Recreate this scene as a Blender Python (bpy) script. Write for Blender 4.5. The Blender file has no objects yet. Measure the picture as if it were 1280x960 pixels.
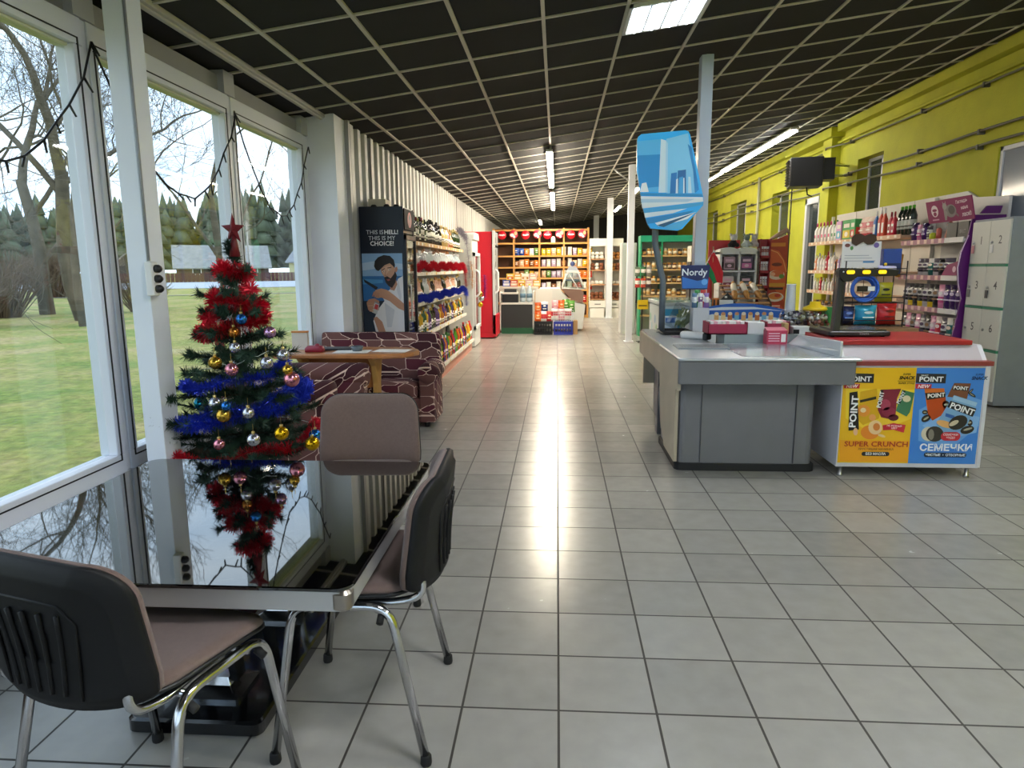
import bpy, math, random
from mathutils import Vector, Matrix
random.seed(11)
SC = bpy.context.scene
COL = SC.collection
PI = math.pi
R = math.radians
rnd = random.uniform

# ---------------------------------------------------------------- materials
def lin(h):
    if not isinstance(h, str): return (h[0], h[1], h[2], 1)
    h = h.lstrip('#'); o = []
    for i in (0, 2, 4):
        c = int(h[i:i+2], 16) / 255
        o.append(c / 12.92 if c <= .04045 else ((c + .055) / 1.055) ** 2.4)
    return (*o, 1)
_M = {}
def mat(name, col='#888888', rough=.5, metal=0., emit=0., trans=0., coat=0., var=0., vscale=8., bump=0., bscale=60., spec=None, sheen=0.):
    if name in _M: return _M[name]
    m = bpy.data.materials.new(name); m.use_nodes = True; _M[name] = m
    nt = m.node_tree; b = nt.nodes['Principled BSDF']; c = lin(col)
    b.inputs['Base Color'].default_value = c
    b.inputs['Roughness'].default_value = rough
    b.inputs['Metallic'].default_value = metal
    b.inputs['Coat Weight'].default_value = coat
    b.inputs['Transmission Weight'].default_value = trans
    b.inputs['Sheen Weight'].default_value = sheen
    if spec is not None: b.inputs['Specular IOR Level'].default_value = spec
    if emit:
        b.inputs['Emission Color'].default_value = c; b.inputs['Emission Strength'].default_value = emit
    if var or bump:
        tc = nt.nodes.new('ShaderNodeTexCoord')
    if var:
        n = nt.nodes.new('ShaderNodeTexNoise'); n.inputs['Scale'].default_value = vscale; n.inputs['Detail'].default_value = 4
        nt.links.new(tc.outputs['Object'], n.inputs['Vector'])
        r = nt.nodes.new('ShaderNodeValToRGB')
        r.color_ramp.elements[0].position = .3; r.color_ramp.elements[1].position = .7
        r.color_ramp.elements[0].color = (c[0]*(1-var), c[1]*(1-var), c[2]*(1-var), 1)
        r.color_ramp.elements[1].color = (min(1, c[0]*(1+var)), min(1, c[1]*(1+var)), min(1, c[2]*(1+var)), 1)
        nt.links.new(n.outputs['Fac'], r.inputs['Fac']); nt.links.new(r.outputs['Color'], b.inputs['Base Color'])
    if bump:
        n2 = nt.nodes.new('ShaderNodeTexNoise'); n2.inputs['Scale'].default_value = bscale
        nt.links.new(tc.outputs['Object'], n2.inputs['Vector'])
        bp = nt.nodes.new('ShaderNodeBump'); bp.inputs['Strength'].default_value = bump; bp.inputs['Distance'].default_value = .01
        nt.links.new(n2.outputs['Fac'], bp.inputs['Height']); nt.links.new(bp.outputs['Normal'], b.inputs['Normal'])
    return m
def flat(h, rough=.45):               # plain printed / plastic colour
    return mat('paint_' + h.lstrip('#') + ('' if rough == .45 else '_%d' % int(rough*100)), h, rough)
def clear(name, tint='#ffffff', refl=.08, rough=.02):
    if name in _M: return _M[name]
    m = bpy.data.materials.new(name); m.use_nodes = True; _M[name] = m
    nt = m.node_tree; nt.nodes.clear()
    o = nt.nodes.new('ShaderNodeOutputMaterial'); mx = nt.nodes.new('ShaderNodeMixShader')
    t = nt.nodes.new('ShaderNodeBsdfTransparent'); g = nt.nodes.new('ShaderNodeBsdfGlossy')
    t.inputs['Color'].default_value = lin(tint); g.inputs['Roughness'].default_value = rough
    f = nt.nodes.new('ShaderNodeLayerWeight'); w = nt.nodes.new('ShaderNodeMath'); w.operation = 'POWER'; w.inputs[1].default_value = 5
    a = nt.nodes.new('ShaderNodeMath'); a.operation = 'MULTIPLY_ADD'; a.use_clamp = True; a.inputs[1].default_value = .7; a.inputs[2].default_value = refl
    nt.links.new(f.outputs['Facing'], w.inputs[0]); nt.links.new(w.outputs[0], a.inputs[0]); nt.links.new(a.outputs[0], mx.inputs[0])
    nt.links.new(t.outputs[0], mx.inputs[1]); nt.links.new(g.outputs[0], mx.inputs[2]); nt.links.new(mx.outputs[0], o.inputs['Surface'])
    return m

# ---------------------------------------------------------------- mesh builder
_TXT = {}
def text_geo(s, bold=0., shear=0., align='CENTER'):
    k = (s, bold, shear, align)
    if k in _TXT: return _TXT[k]
    cu = bpy.data.curves.new('t', 'FONT'); cu.body = s; cu.size = 1; cu.align_x = align; cu.align_y = 'CENTER'
    cu.offset = bold; cu.shear = shear; cu.resolution_u = 2
    o = bpy.data.objects.new('t', cu); COL.objects.link(o)
    me = bpy.data.meshes.new_from_object(o.evaluated_get(bpy.context.evaluated_depsgraph_get()))
    r = ([(v.co.x, v.co.y) for v in me.vertices], [tuple(p.vertices) for p in me.polygons])
    bpy.data.objects.remove(o); bpy.data.curves.remove(cu); bpy.data.meshes.remove(me)
    _TXT[k] = r
    return r

class Pl:                              # a plane for flat printing: origin, unit axes, normal
    def __init__(s, o, ux=(1, 0, 0), uy=(0, 0, 1)):
        s.o = Vector(o); s.x = Vector(ux).normalized(); s.y = Vector(uy).normalized(); s.n = s.x.cross(s.y)
    def p(s, u, v, k=0): return s.o + s.x*u + s.y*v + s.n*(k*.0006)

def rrect(w, h, r, n=5, cx=0, cy=0):
    pts = []
    for (sx, sy, a0) in ((1, 1, 0), (-1, 1, 90), (-1, -1, 180), (1, -1, 270)):
        for k in range(n+1):
            a = R(a0 + 90*k/n)
            pts.append((cx + sx*(w/2-r) + r*math.cos(a), cy + sy*(h/2-r) + r*math.sin(a)))
    return pts
def ell(w, h, n=20, cx=0, cy=0, rot=0):
    o = []
    for k in range(n):
        a = 2*PI*k/n; x = w/2*math.cos(a); y = h/2*math.sin(a)
        o.append((cx + x*math.cos(rot)-y*math.sin(rot), cy + x*math.sin(rot)+y*math.cos(rot)))
    return o
def arcpath(pts, r=.03, n=5):          # polyline with rounded corners
    P = [Vector(p) for p in pts]; out = [P[0]]
    for i in range(1, len(P)-1):
        a, b, c = P[i-1], P[i], P[i+1]
        d1 = (a-b); d2 = (c-b); q = min(r, d1.length*.49, d2.length*.49)
        s, e = b + d1.normalized()*q, b + d2.normalized()*q
        for k in range(n+1):
            t = k/n; out.append(s*(1-t)**2 + b*2*t*(1-t) + e*t*t)
    out.append(P[-1]); return out

class MB:
    def __init__(s, m=None): s.v = []; s.f = []; s.mi = []; s.ms = []; s.sm = []; s.cur = 0; m and s.use(m)
    def use(s, m):
        if m not in s.ms: s.ms.append(m)
        s.cur = s.ms.index(m); return s
    def add(s, vs, fs, smooth=False):
        b = len(s.v); s.v += [tuple(v) for v in vs]
        for f in fs: s.f.append(tuple(i+b for i in f)); s.mi.append(s.cur); s.sm.append(smooth)
        return s
    def box(s, x0, x1, y0, y1, z0, z1):
        return s.add([(x0,y0,z0),(x1,y0,z0),(x1,y1,z0),(x0,y1,z0),(x0,y0,z1),(x1,y0,z1),(x1,y1,z1),(x0,y1,z1)],
                     [(0,3,2,1),(4,5,6,7),(0,1,5,4),(1,2,6,5),(2,3,7,6),(3,0,4,7)])
    def cbox(s, c, sz, rz=0, M=None):
        M = M or Matrix.Translation(c) @ Matrix.Rotation(rz, 4, 'Z')
        a, b, d = sz[0]/2, sz[1]/2, sz[2]/2
        vs = [M @ Vector(p) for p in ((-a,-b,-d),(a,-b,-d),(a,b,-d),(-a,b,-d),(-a,-b,d),(a,-b,d),(a,b,d),(-a,b,d))]
        return s.add(vs, [(0,3,2,1),(4,5,6,7),(0,1,5,4),(1,2,6,5),(2,3,7,6),(3,0,4,7)])
    def rbox(s, x0, x1, y0, y1, z0, z1, r=.02, n=3, ch=None):   # vertical edges rounded, small chamfer top and bottom
        ch = r*.4 if ch is None else ch
        o = rrect(x1-x0, y1-y0, r, n, (x0+x1)/2, (y0+y1)/2)
        return s.pad(o, [(ch, z0), (0, z0+ch), (0, z1-ch), (ch, z1)], smooth=False)
    def pad(s, outline, prof, M=None, bend=None, smooth=True, caps=True):
        cx = sum(p[0] for p in outline)/len(outline); cy = sum(p[1] for p in outline)/len(outline)
        hx = max(abs(p[0]-cx) for p in outline); hy = max(abs(p[1]-cy) for p in outline)
        n = len(outline); vs = []; fs = []
        for (ins, z) in prof:
            kx = 1-ins/hx; ky = 1-ins/hy
            for p in outline:
                q = Vector((cx+(p[0]-cx)*max(kx, 0), cy+(p[1]-cy)*max(ky, 0), z))
                if bend: q = Vector(bend(q))
                if M: q = M @ q
                vs.append(q)
        for k in range(len(prof)-1):
            for i in range(n):
                j = (i+1) % n; fs.append((k*n+i, k*n+j, (k+1)*n+j, (k+1)*n+i))
        if caps:
            fs.append(tuple(range(n-1, -1, -1))); fs.append(tuple((len(prof)-1)*n+i for i in range(n)))
        return s.add(vs, fs, smooth)
    def prism(s, poly, o, ux, uy, th):  # 2-D polygon extruded along its normal
        pl = Pl(o, ux, uy); n = len(poly)
        vs = [pl.o + pl.x*a + pl.y*b for a, b in poly] + [pl.o + pl.x*a + pl.y*b + pl.n*th for a, b in poly]
        fs = [tuple(range(n-1, -1, -1)), tuple(range(n, 2*n))] + [(i, (i+1) % n, n+(i+1) % n, n+i) for i in range(n)]
        return s.add(vs, fs)
    def tube(s, path, r, n=8, closed=False, cap=True, flatten=1., up=None):
        P = [Vector(p) for p in path]; N = len(P); rr = r if isinstance(r, (list, tuple)) else [r]*N
        vs = []; prev = None
        for i in range(N):
            a = P[(i-1) % N] if (closed or i > 0) else P[i]; b = P[(i+1) % N] if (closed or i < N-1) else P[i]
            t = (b-a)
            t = t.normalized() if t.length > 1e-9 else Vector((0, 0, 1))
            if up is not None: u = Vector(up)
            elif prev is None: u = Vector((0, 0, 1)) if abs(t.z) < .9 else Vector((1, 0, 0))
            else: u = prev
            x = u - t*u.dot(t)
            if x.length < 1e-6: x = t.orthogonal()
            x.normalize(); y = t.cross(x); prev = x
            for k in range(n):
                an = 2*PI*k/n; vs.append(P[i] + x*(math.cos(an)*rr[i]) + y*(math.sin(an)*rr[i]*flatten))
        fs = []
        for i in range(N if closed else N-1):
            for k in range(n):
                a, b = i*n+k, i*n+(k+1) % n; c, d = ((i+1) % N)*n+(k+1) % n, ((i+1) % N)*n+k
                fs.append((a, b, c, d))
        if cap and not closed: fs += [tuple(range(n-1, -1, -1)), tuple((N-1)*n+k for k in range(n))]
        return s.add(vs, fs, n > 4)
    def lathe(s, prof, o=(0, 0, 0), n=14, M=None, smooth=True):
        vs = []; fs = []; o = Vector(o)
        for (r, z) in prof:
            for k in range(n):
                a = 2*PI*k/n; q = Vector((r*math.cos(a), r*math.sin(a), z))
                vs.append((M @ q) if M else q + o)
        for i in range(len(prof)-1):
            for k in range(n): fs.append((i*n+k, i*n+(k+1) % n, (i+1)*n+(k+1) % n, (i+1)*n+k))
        if prof[0][0] > 1e-5: fs.append(tuple(range(n-1, -1, -1)))
        if prof[-1][0] > 1e-5: fs.append(tuple((len(prof)-1)*n+k for k in range(n)))
        return s.add(vs, fs, smooth)
    def ball(s, c, r, n=10, sq=1.):
        m = max(4, n//2+1)
        return s.lathe([(r*math.sin(PI*i/m), -r*sq*math.cos(PI*i/m)) for i in range(m+1)], c, n)
    def poly(s, pl, pts, m, k=1):
        s.use(m); return s.add([pl.p(a, b, k) for a, b in pts], [tuple(range(len(pts)))])
    def rect(s, pl, x0, x1, y0, y1, m, k=1): return s.poly(pl, [(x0, y0), (x1, y0), (x1, y1), (x0, y1)], m, k)
    def stroke(s, pl, pts, w, m, k=2):
        s.use(m)
        for (a, b) in zip(pts, pts[1:]):
            dx, dy = b[0]-a[0], b[1]-a[1]; L = math.hypot(dx, dy) or 1
            nx, ny = -dy/L*w/2, dx/L*w/2
            s.add([pl.p(*q, k) for q in ((a[0]+nx, a[1]+ny), (a[0]-nx, a[1]-ny), (b[0]-nx, b[1]-ny), (b[0]+nx, b[1]+ny))], [(0, 1, 2, 3)])
        return s
    def text(s, pl, t, u, v, size, m, k=3, bold=0., shear=0., rot=0., align='CENTER', sx=1.):
        vs, fs = text_geo(t, bold, shear, align); s.use(m); c, d = math.cos(rot), math.sin(rot)
        return s.add([pl.p(u + size*(x*sx*c - y*d), v + size*(x*sx*d + y*c), k) for x, y in vs], fs)
    def pouch(s, w, h, t, M=None, cols=None, nx=7, ny=9):   # a sealed bag: base at z=0, front towards -y
        vs = []; W = nx+1
        for side in (-1, 1):
            for j in range(ny+1):
                v = j/ny
                for i in range(nx+1):
                    u = i/nx; e = (math.sin(PI*u)**.6) * (math.sin(PI*min(1, .06+v*.94))**.5 if 0 < v < 1 else 0)
                    x = (u-.5)*w*(1-.06*math.sin(PI*v)); q = Vector((x, side*t/2*e, v*h))
                    vs.append(M @ q if M else q)
        base = len(s.v); s.v += [tuple(v) for v in vs]
        for sd in (0, 1):
            for j in range(ny):
                if cols: s.use(cols[min(len(cols)-1, int(j/ny*len(cols)))])
                for i in range(nx):
                    a = sd*W*(ny+1)+j*W+i; f = (a, a+1, a+W+1, a+W)
                    s.f.append(tuple(base+q for q in (f if sd == 0 else f[::-1]))); s.mi.append(s.cur); s.sm.append(True)
        return s
    def mesh(s, name, sub=None):
        me = bpy.data.meshes.new(name)
        v = [tuple(Vector(p)-Vector(sub)) for p in s.v] if sub is not None else s.v
        me.from_pydata(v, [], s.f)
        for m in s.ms: me.materials.append(m)
        me.polygons.foreach_set('material_index', s.mi); me.polygons.foreach_set('use_smooth', s.sm)
        me.update(); return me
    def build(s, name, parent=None, world=False, bevel=0., label=None):
        sub = None
        if parent is None:
            xs = [p[0] for p in s.v]; ys = [p[1] for p in s.v]; z = min(p[2] for p in s.v)
            sub = ((min(xs)+max(xs))/2, (min(ys)+max(ys))/2, z)
        elif world:
            root = parent
            while root.parent: root = root.parent
            Mi = (Matrix.Translation(root.location) @ Matrix.Rotation(root.rotation_euler.z, 4, 'Z')).inverted()
            s.v = [tuple(Mi @ Vector(p)) for p in s.v]
        o = bpy.data.objects.new(name, s.mesh(name, sub)); COL.objects.link(o)
        if parent: o.parent = parent
        else: o.location = sub
        if bevel:
            b = o.modifiers.new('edge', 'BEVEL'); b.width = bevel; b.segments = 2; b.limit_method = 'ANGLE'; b.angle_limit = R(50)
        if label: o['label'] = label
        return o

def tag(o, label, cat, group=None, kind=None):
    o['label'] = label; o['category'] = cat
    if group: o['group'] = group
    if kind: o['kind'] = kind
    return o
def struct(o): o['kind'] = 'structure'; return o
def thing(name, label, cat, loc=(0, 0, 0), rz=0., group=None):
    o = bpy.data.objects.new(name, None); COL.objects.link(o); o.location = loc; o.rotation_euler = (0, 0, rz)
    o.empty_display_size = .1
    return tag(o, label, cat, group)
def dup(root, loc, rz, label=None, group=None):
    r = root.copy(); COL.objects.link(r); r.location = loc; r.rotation_euler = (0, 0, rz)
    if label: r['label'] = label
    if group: r['group'] = group
    for ch in list(root.children):
        c = ch.copy(); COL.objects.link(c); c.parent = r
        for g in ch.children:
            d = g.copy(); COL.objects.link(d); d.parent = c
    return r
def inst(me, name, loc, rz, label, cat, group=None, scale=None, rot=None):   # one more single-mesh thing sharing mesh data
    o = bpy.data.objects.new(name, me); COL.objects.link(o); o.location = loc; o.rotation_euler = rot or (0, 0, rz)
    if scale: o.scale = scale if isinstance(scale, tuple) else (scale,)*3
    return tag(o, label, cat, group)
ORD = ['first','second','third','fourth','fifth','sixth','seventh','eighth','ninth','tenth','eleventh','twelfth','thirteenth','fourteenth','fifteenth','sixteenth','seventeenth','eighteenth','nineteenth','twentieth']
def nth(i):
    if i < 20: return ORD[i]
    t, u = divmod(i+1, 10); T = {2:'twent',3:'thirt',4:'fort',5:'fift',6:'sixt'}[t]
    return T+'ieth' if u == 0 else T+'y-'+ORD[u-1]
# ---------------------------------------------------------------- camera (eye height 1.48 m, 24 mm phone lens)
def make_camera():
    yaw, pitch, roll = -0.0667777904, -0.170198498, -0.00696106319
    f = Vector((math.sin(yaw)*math.cos(pitch), math.cos(yaw)*math.cos(pitch), math.sin(pitch)))
    r = Vector((math.cos(yaw), -math.sin(yaw), 0)); u = r.cross(f)
    r2 = r*math.cos(roll) + u*math.sin(roll); u2 = u*math.cos(roll) - r*math.sin(roll)
    cd = bpy.data.cameras.new('camera'); cd.sensor_width = 36; cd.lens = 847.07/1280*36; cd.clip_end = 800; cd.clip_start = .05
    o = bpy.data.objects.new('camera', cd); COL.objects.link(o)
    M = Matrix((r2, u2, -f)).transposed().to_4x4(); M.translation = (0, 0, 1.484)
    o.matrix_world = M; SC.camera = o
make_camera()
SC.view_settings.view_transform = 'Standard'; SC.view_settings.look = 'None'
SC.view_settings.exposure = 1.55; SC.view_settings.gamma = 1; SC.view_settings.use_curve_mapping = False
SC.cycles.use_denoising = True; SC.cycles.max_bounces = 8; SC.cycles.transparent_max_bounces = 16
SC.cycles.caustics_reflective = False; SC.cycles.caustics_refractive = False; SC.cycles.sample_clamp_indirect = 6
def make_world():
    w = bpy.data.worlds.new('overcast_sky'); SC.world = w; w.use_nodes = True; nt = w.node_tree
    bg = nt.nodes['Background']; tc = nt.nodes.new('ShaderNodeTexCoord')
    mp = nt.nodes.new('ShaderNodeMapping'); mp.inputs['Scale'].default_value = (1, 1, 3)
    n = nt.nodes.new('ShaderNodeTexNoise'); n.inputs['Scale'].default_value = 2.2; n.inputs['Detail'].default_value = 5
    r = nt.nodes.new('ShaderNodeValToRGB'); r.color_ramp.elements[0].color = lin('#a4bede'); r.color_ramp.elements[1].color = lin('#dde7f5')
    r.color_ramp.elements[0].position = .35; r.color_ramp.elements[1].position = .62
    nt.links.new(tc.outputs['Generated'], mp.inputs[0]); nt.links.new(mp.outputs[0], n.inputs['Vector'])
    nt.links.new(n.outputs['Fac'], r.inputs[0]); nt.links.new(r.outputs[0], bg.inputs['Color']); bg.inputs['Strength'].default_value = 1.1
make_world()

# ---------------------------------------------------------------- setting materials
def tile_floor():
    m = mat('floor_tiles', '#a9a69c', .32); nt = m.node_tree; b = nt.nodes['Principled BSDF']; N = nt.nodes.new; L = nt.links.new
    geo = N('ShaderNodeNewGeometry'); sp = N('ShaderNodeSeparateXYZ'); L(geo.outputs['Position'], sp.inputs[0])
    def M(op, a, b_=None, c=None):
        q = N('ShaderNodeMath'); q.operation = op
        for i, x in enumerate((a, b_, c)):
            if x is None: continue
            if isinstance(x, (int, float)): q.inputs[i].default_value = x
            else: L(x, q.inputs[i])
        return q.outputs[0]
    T = .33
    ux = M('DIVIDE', M('SUBTRACT', sp.outputs[0], .0114), T); uy = M('DIVIDE', M('SUBTRACT', sp.outputs[1], .106), T)
    ex = M('ABSOLUTE', M('SUBTRACT', M('FRACT', ux), .5)); ey = M('ABSOLUTE', M('SUBTRACT', M('FRACT', uy), .5))
    e = M('MAXIMUM', ex, ey); grout = M('GREATER_THAN', e, .5-.0125)
    cx = N('ShaderNodeCombineXYZ'); L(M('FLOOR', ux), cx.inputs[0]); L(M('FLOOR', uy), cx.inputs[1])
    wn = N('ShaderNodeTexWhiteNoise'); L(cx.outputs[0], wn.inputs['Vector'])
    no = N('ShaderNodeTexNoise'); no.inputs['Scale'].default_value = 11; no.inputs['Detail'].default_value = 6; L(geo.outputs['Position'], no.inputs['Vector'])
    r = N('ShaderNodeValToRGB'); r.color_ramp.elements[0].color = lin('#908e89'); r.color_ramp.elements[1].color = lin('#a4a19b')
    r.color_ramp.elements[0].position = .2; r.color_ramp.elements[1].position = .8
    L(M('ADD', M('MULTIPLY', no.outputs['Fac'], .6), M('MULTIPLY', wn.outputs['Value'], .4)), r.inputs[0])
    mx = N('ShaderNodeMix'); mx.data_type = 'RGBA'; L(grout, mx.inputs['Factor']); L(r.outputs[0], mx.inputs['A']); mx.inputs['B'].default_value = lin('#34302b')
    L(mx.outputs['Result'], b.inputs['Base Color'])
    L(M('ADD', M('MULTIPLY', no.outputs['Fac'], .1), M('ADD', M('MULTIPLY', grout, .4), .2)), b.inputs['Roughness'])
    bp = N('ShaderNodeBump'); bp.invert = True; bp.inputs['Strength'].default_value = .5; bp.inputs['Distance'].default_value = .003
    L(grout, bp.inputs['Height']); L(bp.outputs[0], b.inputs['Normal'])
    return m
WHITE = mat('white_pvc', '#d4d6da', .35); GREYW = mat('grey_paint', '#b4b5ba', .5, var=.06, vscale=3)
BLACK = mat('black_plastic', '#0f0f11', .42); CHROME = mat('chrome', '#c9cacc', .16, 1); STEEL = mat('brushed_steel', '#b2b4b6', .32, 1)
DARK = mat('dark_void', '#15161a', .6); RUB = mat('rubber', '#141414', .8)
LIME = mat('lime_wall_paint', '#b4b526', .75, var=.1, vscale=2.5, bump=.35, bscale=45)
GLASS = clear('window_glass', '#f4f8f7', .05)
CABG = clear('cabinet_glass', '#eef4f2', .06)
PLAS = clear('clear_plastic', '#eef2f4', .12, .15)

# ---------------------------------------------------------------- room shell
XL, XR, Y0, Y1 = -2.52, 4.95, -3.0, 29.0
H0, KS = 3.232, .135
cz = lambda x: H0 + KS*x
m = MB(tile_floor()); m.add([(XL-.1, Y0, 0), (XR+.4, Y0, 0), (XR+.4, Y1, 0), (XL-.1, Y1, 0)], [(0, 1, 2, 3)])
m.box(XL-.1, XR+.4, Y0, Y1, -.25, -.01)
struct(m.build('floor'))
m = MB(mat('ceiling_panels', '#1a1a1c', .9, var=.12, vscale=1.5))
xa, xb = XL-.2, XR+.5
m.add([(xa, Y0, cz(xa)), (xb, Y0, cz(xb)), (xb, Y1, cz(xb)), (xa, Y1, cz(xa)), (xa, Y0, cz(xa)+.2), (xb, Y0, cz(xb)+.2), (xb, Y1, cz(xb)+.2), (xa, Y1, cz(xa)+.2)],
      [(0, 3, 2, 1), (4, 5, 6, 7), (0, 1, 5, 4), (1, 2, 6, 5), (2, 3, 7, 6), (3, 0, 4, 7)])
ceil_o = struct(m.build('ceiling'))
m = MB(mat('ceiling_grid_enamel', '#c4c0b4', .5))
def slat(x0, x1, y0, y1, d=.012):      # a bar lying under the sloping ceiling
    m.add([(x0, y0, cz(x0)-d), (x1, y0, cz(x1)-d), (x1, y1, cz(x1)-d), (x0, y1, cz(x0)-d), (x0, y0, cz(x0)+.01), (x1, y0, cz(x1)+.01), (x1, y1, cz(x1)+.01), (x0, y1, cz(x0)+.01)],
          [(0, 3, 2, 1), (4, 5, 6, 7), (0, 1, 5, 4), (1, 2, 6, 5), (2, 3, 7, 6), (3, 0, 4, 7)])
GX = [-1.294+.5946*i for i in range(-2, 12)]
for x in GX:
    if -2.3 < x < XR: slat(x-.013, x+.013, Y0, Y1, .014)
GY = [5.14+.632*j for j in range(-12, 38)]
for y in GY: slat(-2.5, XR, y-.012, y+.012, .012)
struct(m.build('ceiling_grid', ceil_o, True))
m = MB(mat('batten_paint', '#bab7b0', .5)); slat(-2.285, -2.215, Y0, 6.72, .03); slat(-2.262, -2.238, Y0, 6.72, .042)
struct(m.build('trim_1', bevel=.006))

# left wall: dark dado, header, pier and ribbed cladding
wl = MB(mat('dado_panel', '#4a403a', .6, var=.15)); wl.box(-2.6, -2.44, Y0, 6.7, 0, .37)
wl.use(GREYW); wl.box(-2.62, -2.5, Y0, 6.75, 2.66, 2.95)
wl.use(mat('header_paint', '#98979a', .55)); wl.box(-2.5, -2.44, Y0, 6.7, 2.74, 2.86)
wall_l = struct(wl.build('wall_left'))
MUL = [-2.53, -1.02, .5, 2.02, 3.54, 5.09, 6.58]
m = MB(GREYW)
for y in MUL: m.box(-2.49, -2.392, y-.08, y+.08, 2.736, 2.895)
struct(m.build('header_posts', wall_l, True))
m = MB(mat('pier_paint', '#eceff8', .55, var=.05, vscale=2)); m.box(-2.6, -2.13, 6.66, 6.98, 0, 2.94)
m.use(mat('trim_grey', '#a4a4a4', .5)); m.box(-2.2, -2.09, 6.98, 7.04, 0, 2.945)
struct(m.build('pier', wall_l, True))
m = MB(mat('ribbed_steel', '#bcbcba', .55, .1, var=.06, vscale=1.2)); pr = []; y = 7.04; k = 0
while y < Y1:
    pr += [(-2.16, y), (-2.16, y+.1), (-2.125, y+.13), (-2.125, y+.23)]; y += .26
n = len(pr)
m.add([(a, b, z) for z in (0, 2.96) for a, b in pr], [(i, i+1, n+i+1, n+i) for i in range(n-1)])
m.box(-2.6, -2.17, 6.98, Y1, 0, 3.0)
m.use(mat('seam', '#6d6c69', .6))
for y in (7.9, 9.2, 10.7, 12.3, 14.6, 17.2, 20.5): m.box(-2.126, -2.118, y, y+.022, 0, 2.95)
struct(m.build('cladding', wall_l, True))

# windows
GAS = mat('gasket', '#17181b', .7); WFR = mat('window_frame', '#dcdfe6', .4)
for i in range(6):
    a, b = MUL[i]+.02, MUL[i+1]-.02
    w = MB(WFR); x0, x1 = -2.50, -2.40
    w.box(x0, x1, a, a+.07, .48, 2.6); w.box(x0, x1, b-.07, b, .48, 2.6); w.box(x0, x1, a, b, .372, .48); w.box(x0, x1, a, b, 2.6, 2.735)
    w.use(mat('reveal_cream', '#cfd0ae', .6)); w.box(-2.5, -2.43, a+.07, b-.07, 2.585, 2.603)
    wo = struct(w.build('window_%d' % (i+1), bevel=.006))
    g = MB(GAS)
    for (p, q, r_, s_) in ((a+.036, a+.046, .445, 2.635), (b-.046, b-.036, .445, 2.635), (a+.046, b-.046, .445, .452), (a+.046, b-.046, 2.628, 2.635)): g.box(-2.405, -2.397, p, q, r_, s_)
    struct(g.build('gasket', wo, True))
    g = MB(GLASS); g.box(-2.452, -2.446, a+.075, b-.075, .485, 2.585); struct(g.build('pane', wo, True))
m = MB(WFR)
for y in MUL[1:-1]: m.box(-2.495, -2.408, y-.0195, y+.0195, .375, 2.733)
m.box(-2.495, -2.408, 6.562, 6.658, .375, 2.733); m.box(-2.46, -2.36, Y0, 6.66, .335, .372)
struct(m.build('trim_2', bevel=.004))

# right wall with deep window openings
ops = [(11.1, 12.0, 1.9, 3.2), (13.45, 14.25, 0, 2.78), (15.35, 16.5, 1.2, 3.1), (18.7, 20.3, 1.2, 3.2), (21.9, 23.3, 1.2, 3.2), (5.2, 8.3, 1.9, 2.78)]
ops.sort()
w = MB(LIME); y = Y0; T_ = 4.98
for (a, b, z0, z1) in ops:
    w.box(XR, XR+.3, y, a, 0, T_-1); w.box(XR, XR+.3, a, b, z1, T_-1)
    if z0 > 0: w.box(XR, XR+.3, a, b, 0, z0)
    y = b
w.box(XR, XR+.3, y, Y1, 0, T_-1)
wall_r = struct(w.build('wall_right'))
m = MB(LIME); m.box(XR-.16, XR+.01, 12.75, 13.15, 0, 3.7); m.box(XR-.24, XR, 12.6, 15.0, 3.68, 3.84); m.box(XR-.14, XR, Y0, 12.6, 3.75, 3.9); m.box(XR-.14, XR, 15, Y1, 3.75, 3.9)
m.box(XR-.06, XR, Y0, Y1, 3.58, 3.62)
struct(m.build('cornice', wall_r, True, bevel=.01))
DGL = mat('dim_glass', '#3a4142', .08, spec=.7)
for i, (a, b, z0, z1) in enumerate(ops):
    if z0 == 0:
        d = MB(WHITE); d.box(XR-.03, XR+.1, a, a+.1, 0, z1); d.box(XR-.03, XR+.1, b-.1, b, 0, z1); d.box(XR-.03, XR+.1, a, b, z1-.12, z1); d.box(XR, XR+.08, a, b, 0, .4)
        do = struct(d.build('door_1', bevel=.005)); g = MB(DGL); g.box(XR+.03, XR+.05, a+.1, b-.1, .4, z1-.12); struct(g.build('pane', do, True))
        g = MB(STEEL); g.tube(arcpath([(XR, a+.16, 1.0), (XR-.05, a+.16, 1.0), (XR-.05, a+.16, 1.3), (XR, a+.16, 1.3)]), .012); struct(g.build('door_handle', do, True))
    else:
        near = a < 6
        xo = XR+(.02 if near else .17); d = MB(WHITE); c = a+(b-a)*.42
        for (p, q, r_, s_) in ((a, a+.05, z0, z1), (b-.05, b, z0, z1), (a, b, z0, z0+.05), (a, b, z1-.05, z1), (c-.05, c+.05, z0, z1)): d.box(xo, xo+.06, p, q, r_, s_)
        do = struct(d.build('window_%d' % (7+i), bevel=.004)); g = MB(mat('frosted_pane', '#8d939c', .12) if near else DGL); g.box(xo+.02, xo+.04, a, b, z0, z1); struct(g.build('pane', do, True))
w = MB(mat('back_room_wall', '#4b4d4c', .8)); w.box(XR+1.3, XR+1.4, Y0, Y1, 0, 4); w.box(XR+.3, XR+1.4, Y0, Y1, 3.95, 4.05); w.box(XR+.3, XR+1.4, Y0, Y1, -.05, 0)
struct(w.build('wall_beyond'))
w = MB(mat('dark_cladding', '#3c3b39', .6)); w.box(XL, XR+.3, Y1, Y1+.1, 0, 4.1)
for k in range(30): w.box(XL+k*.25, XL+k*.25+.12, Y1-.03, Y1, 0, 4)
struct(w.build('wall_back'))
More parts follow.
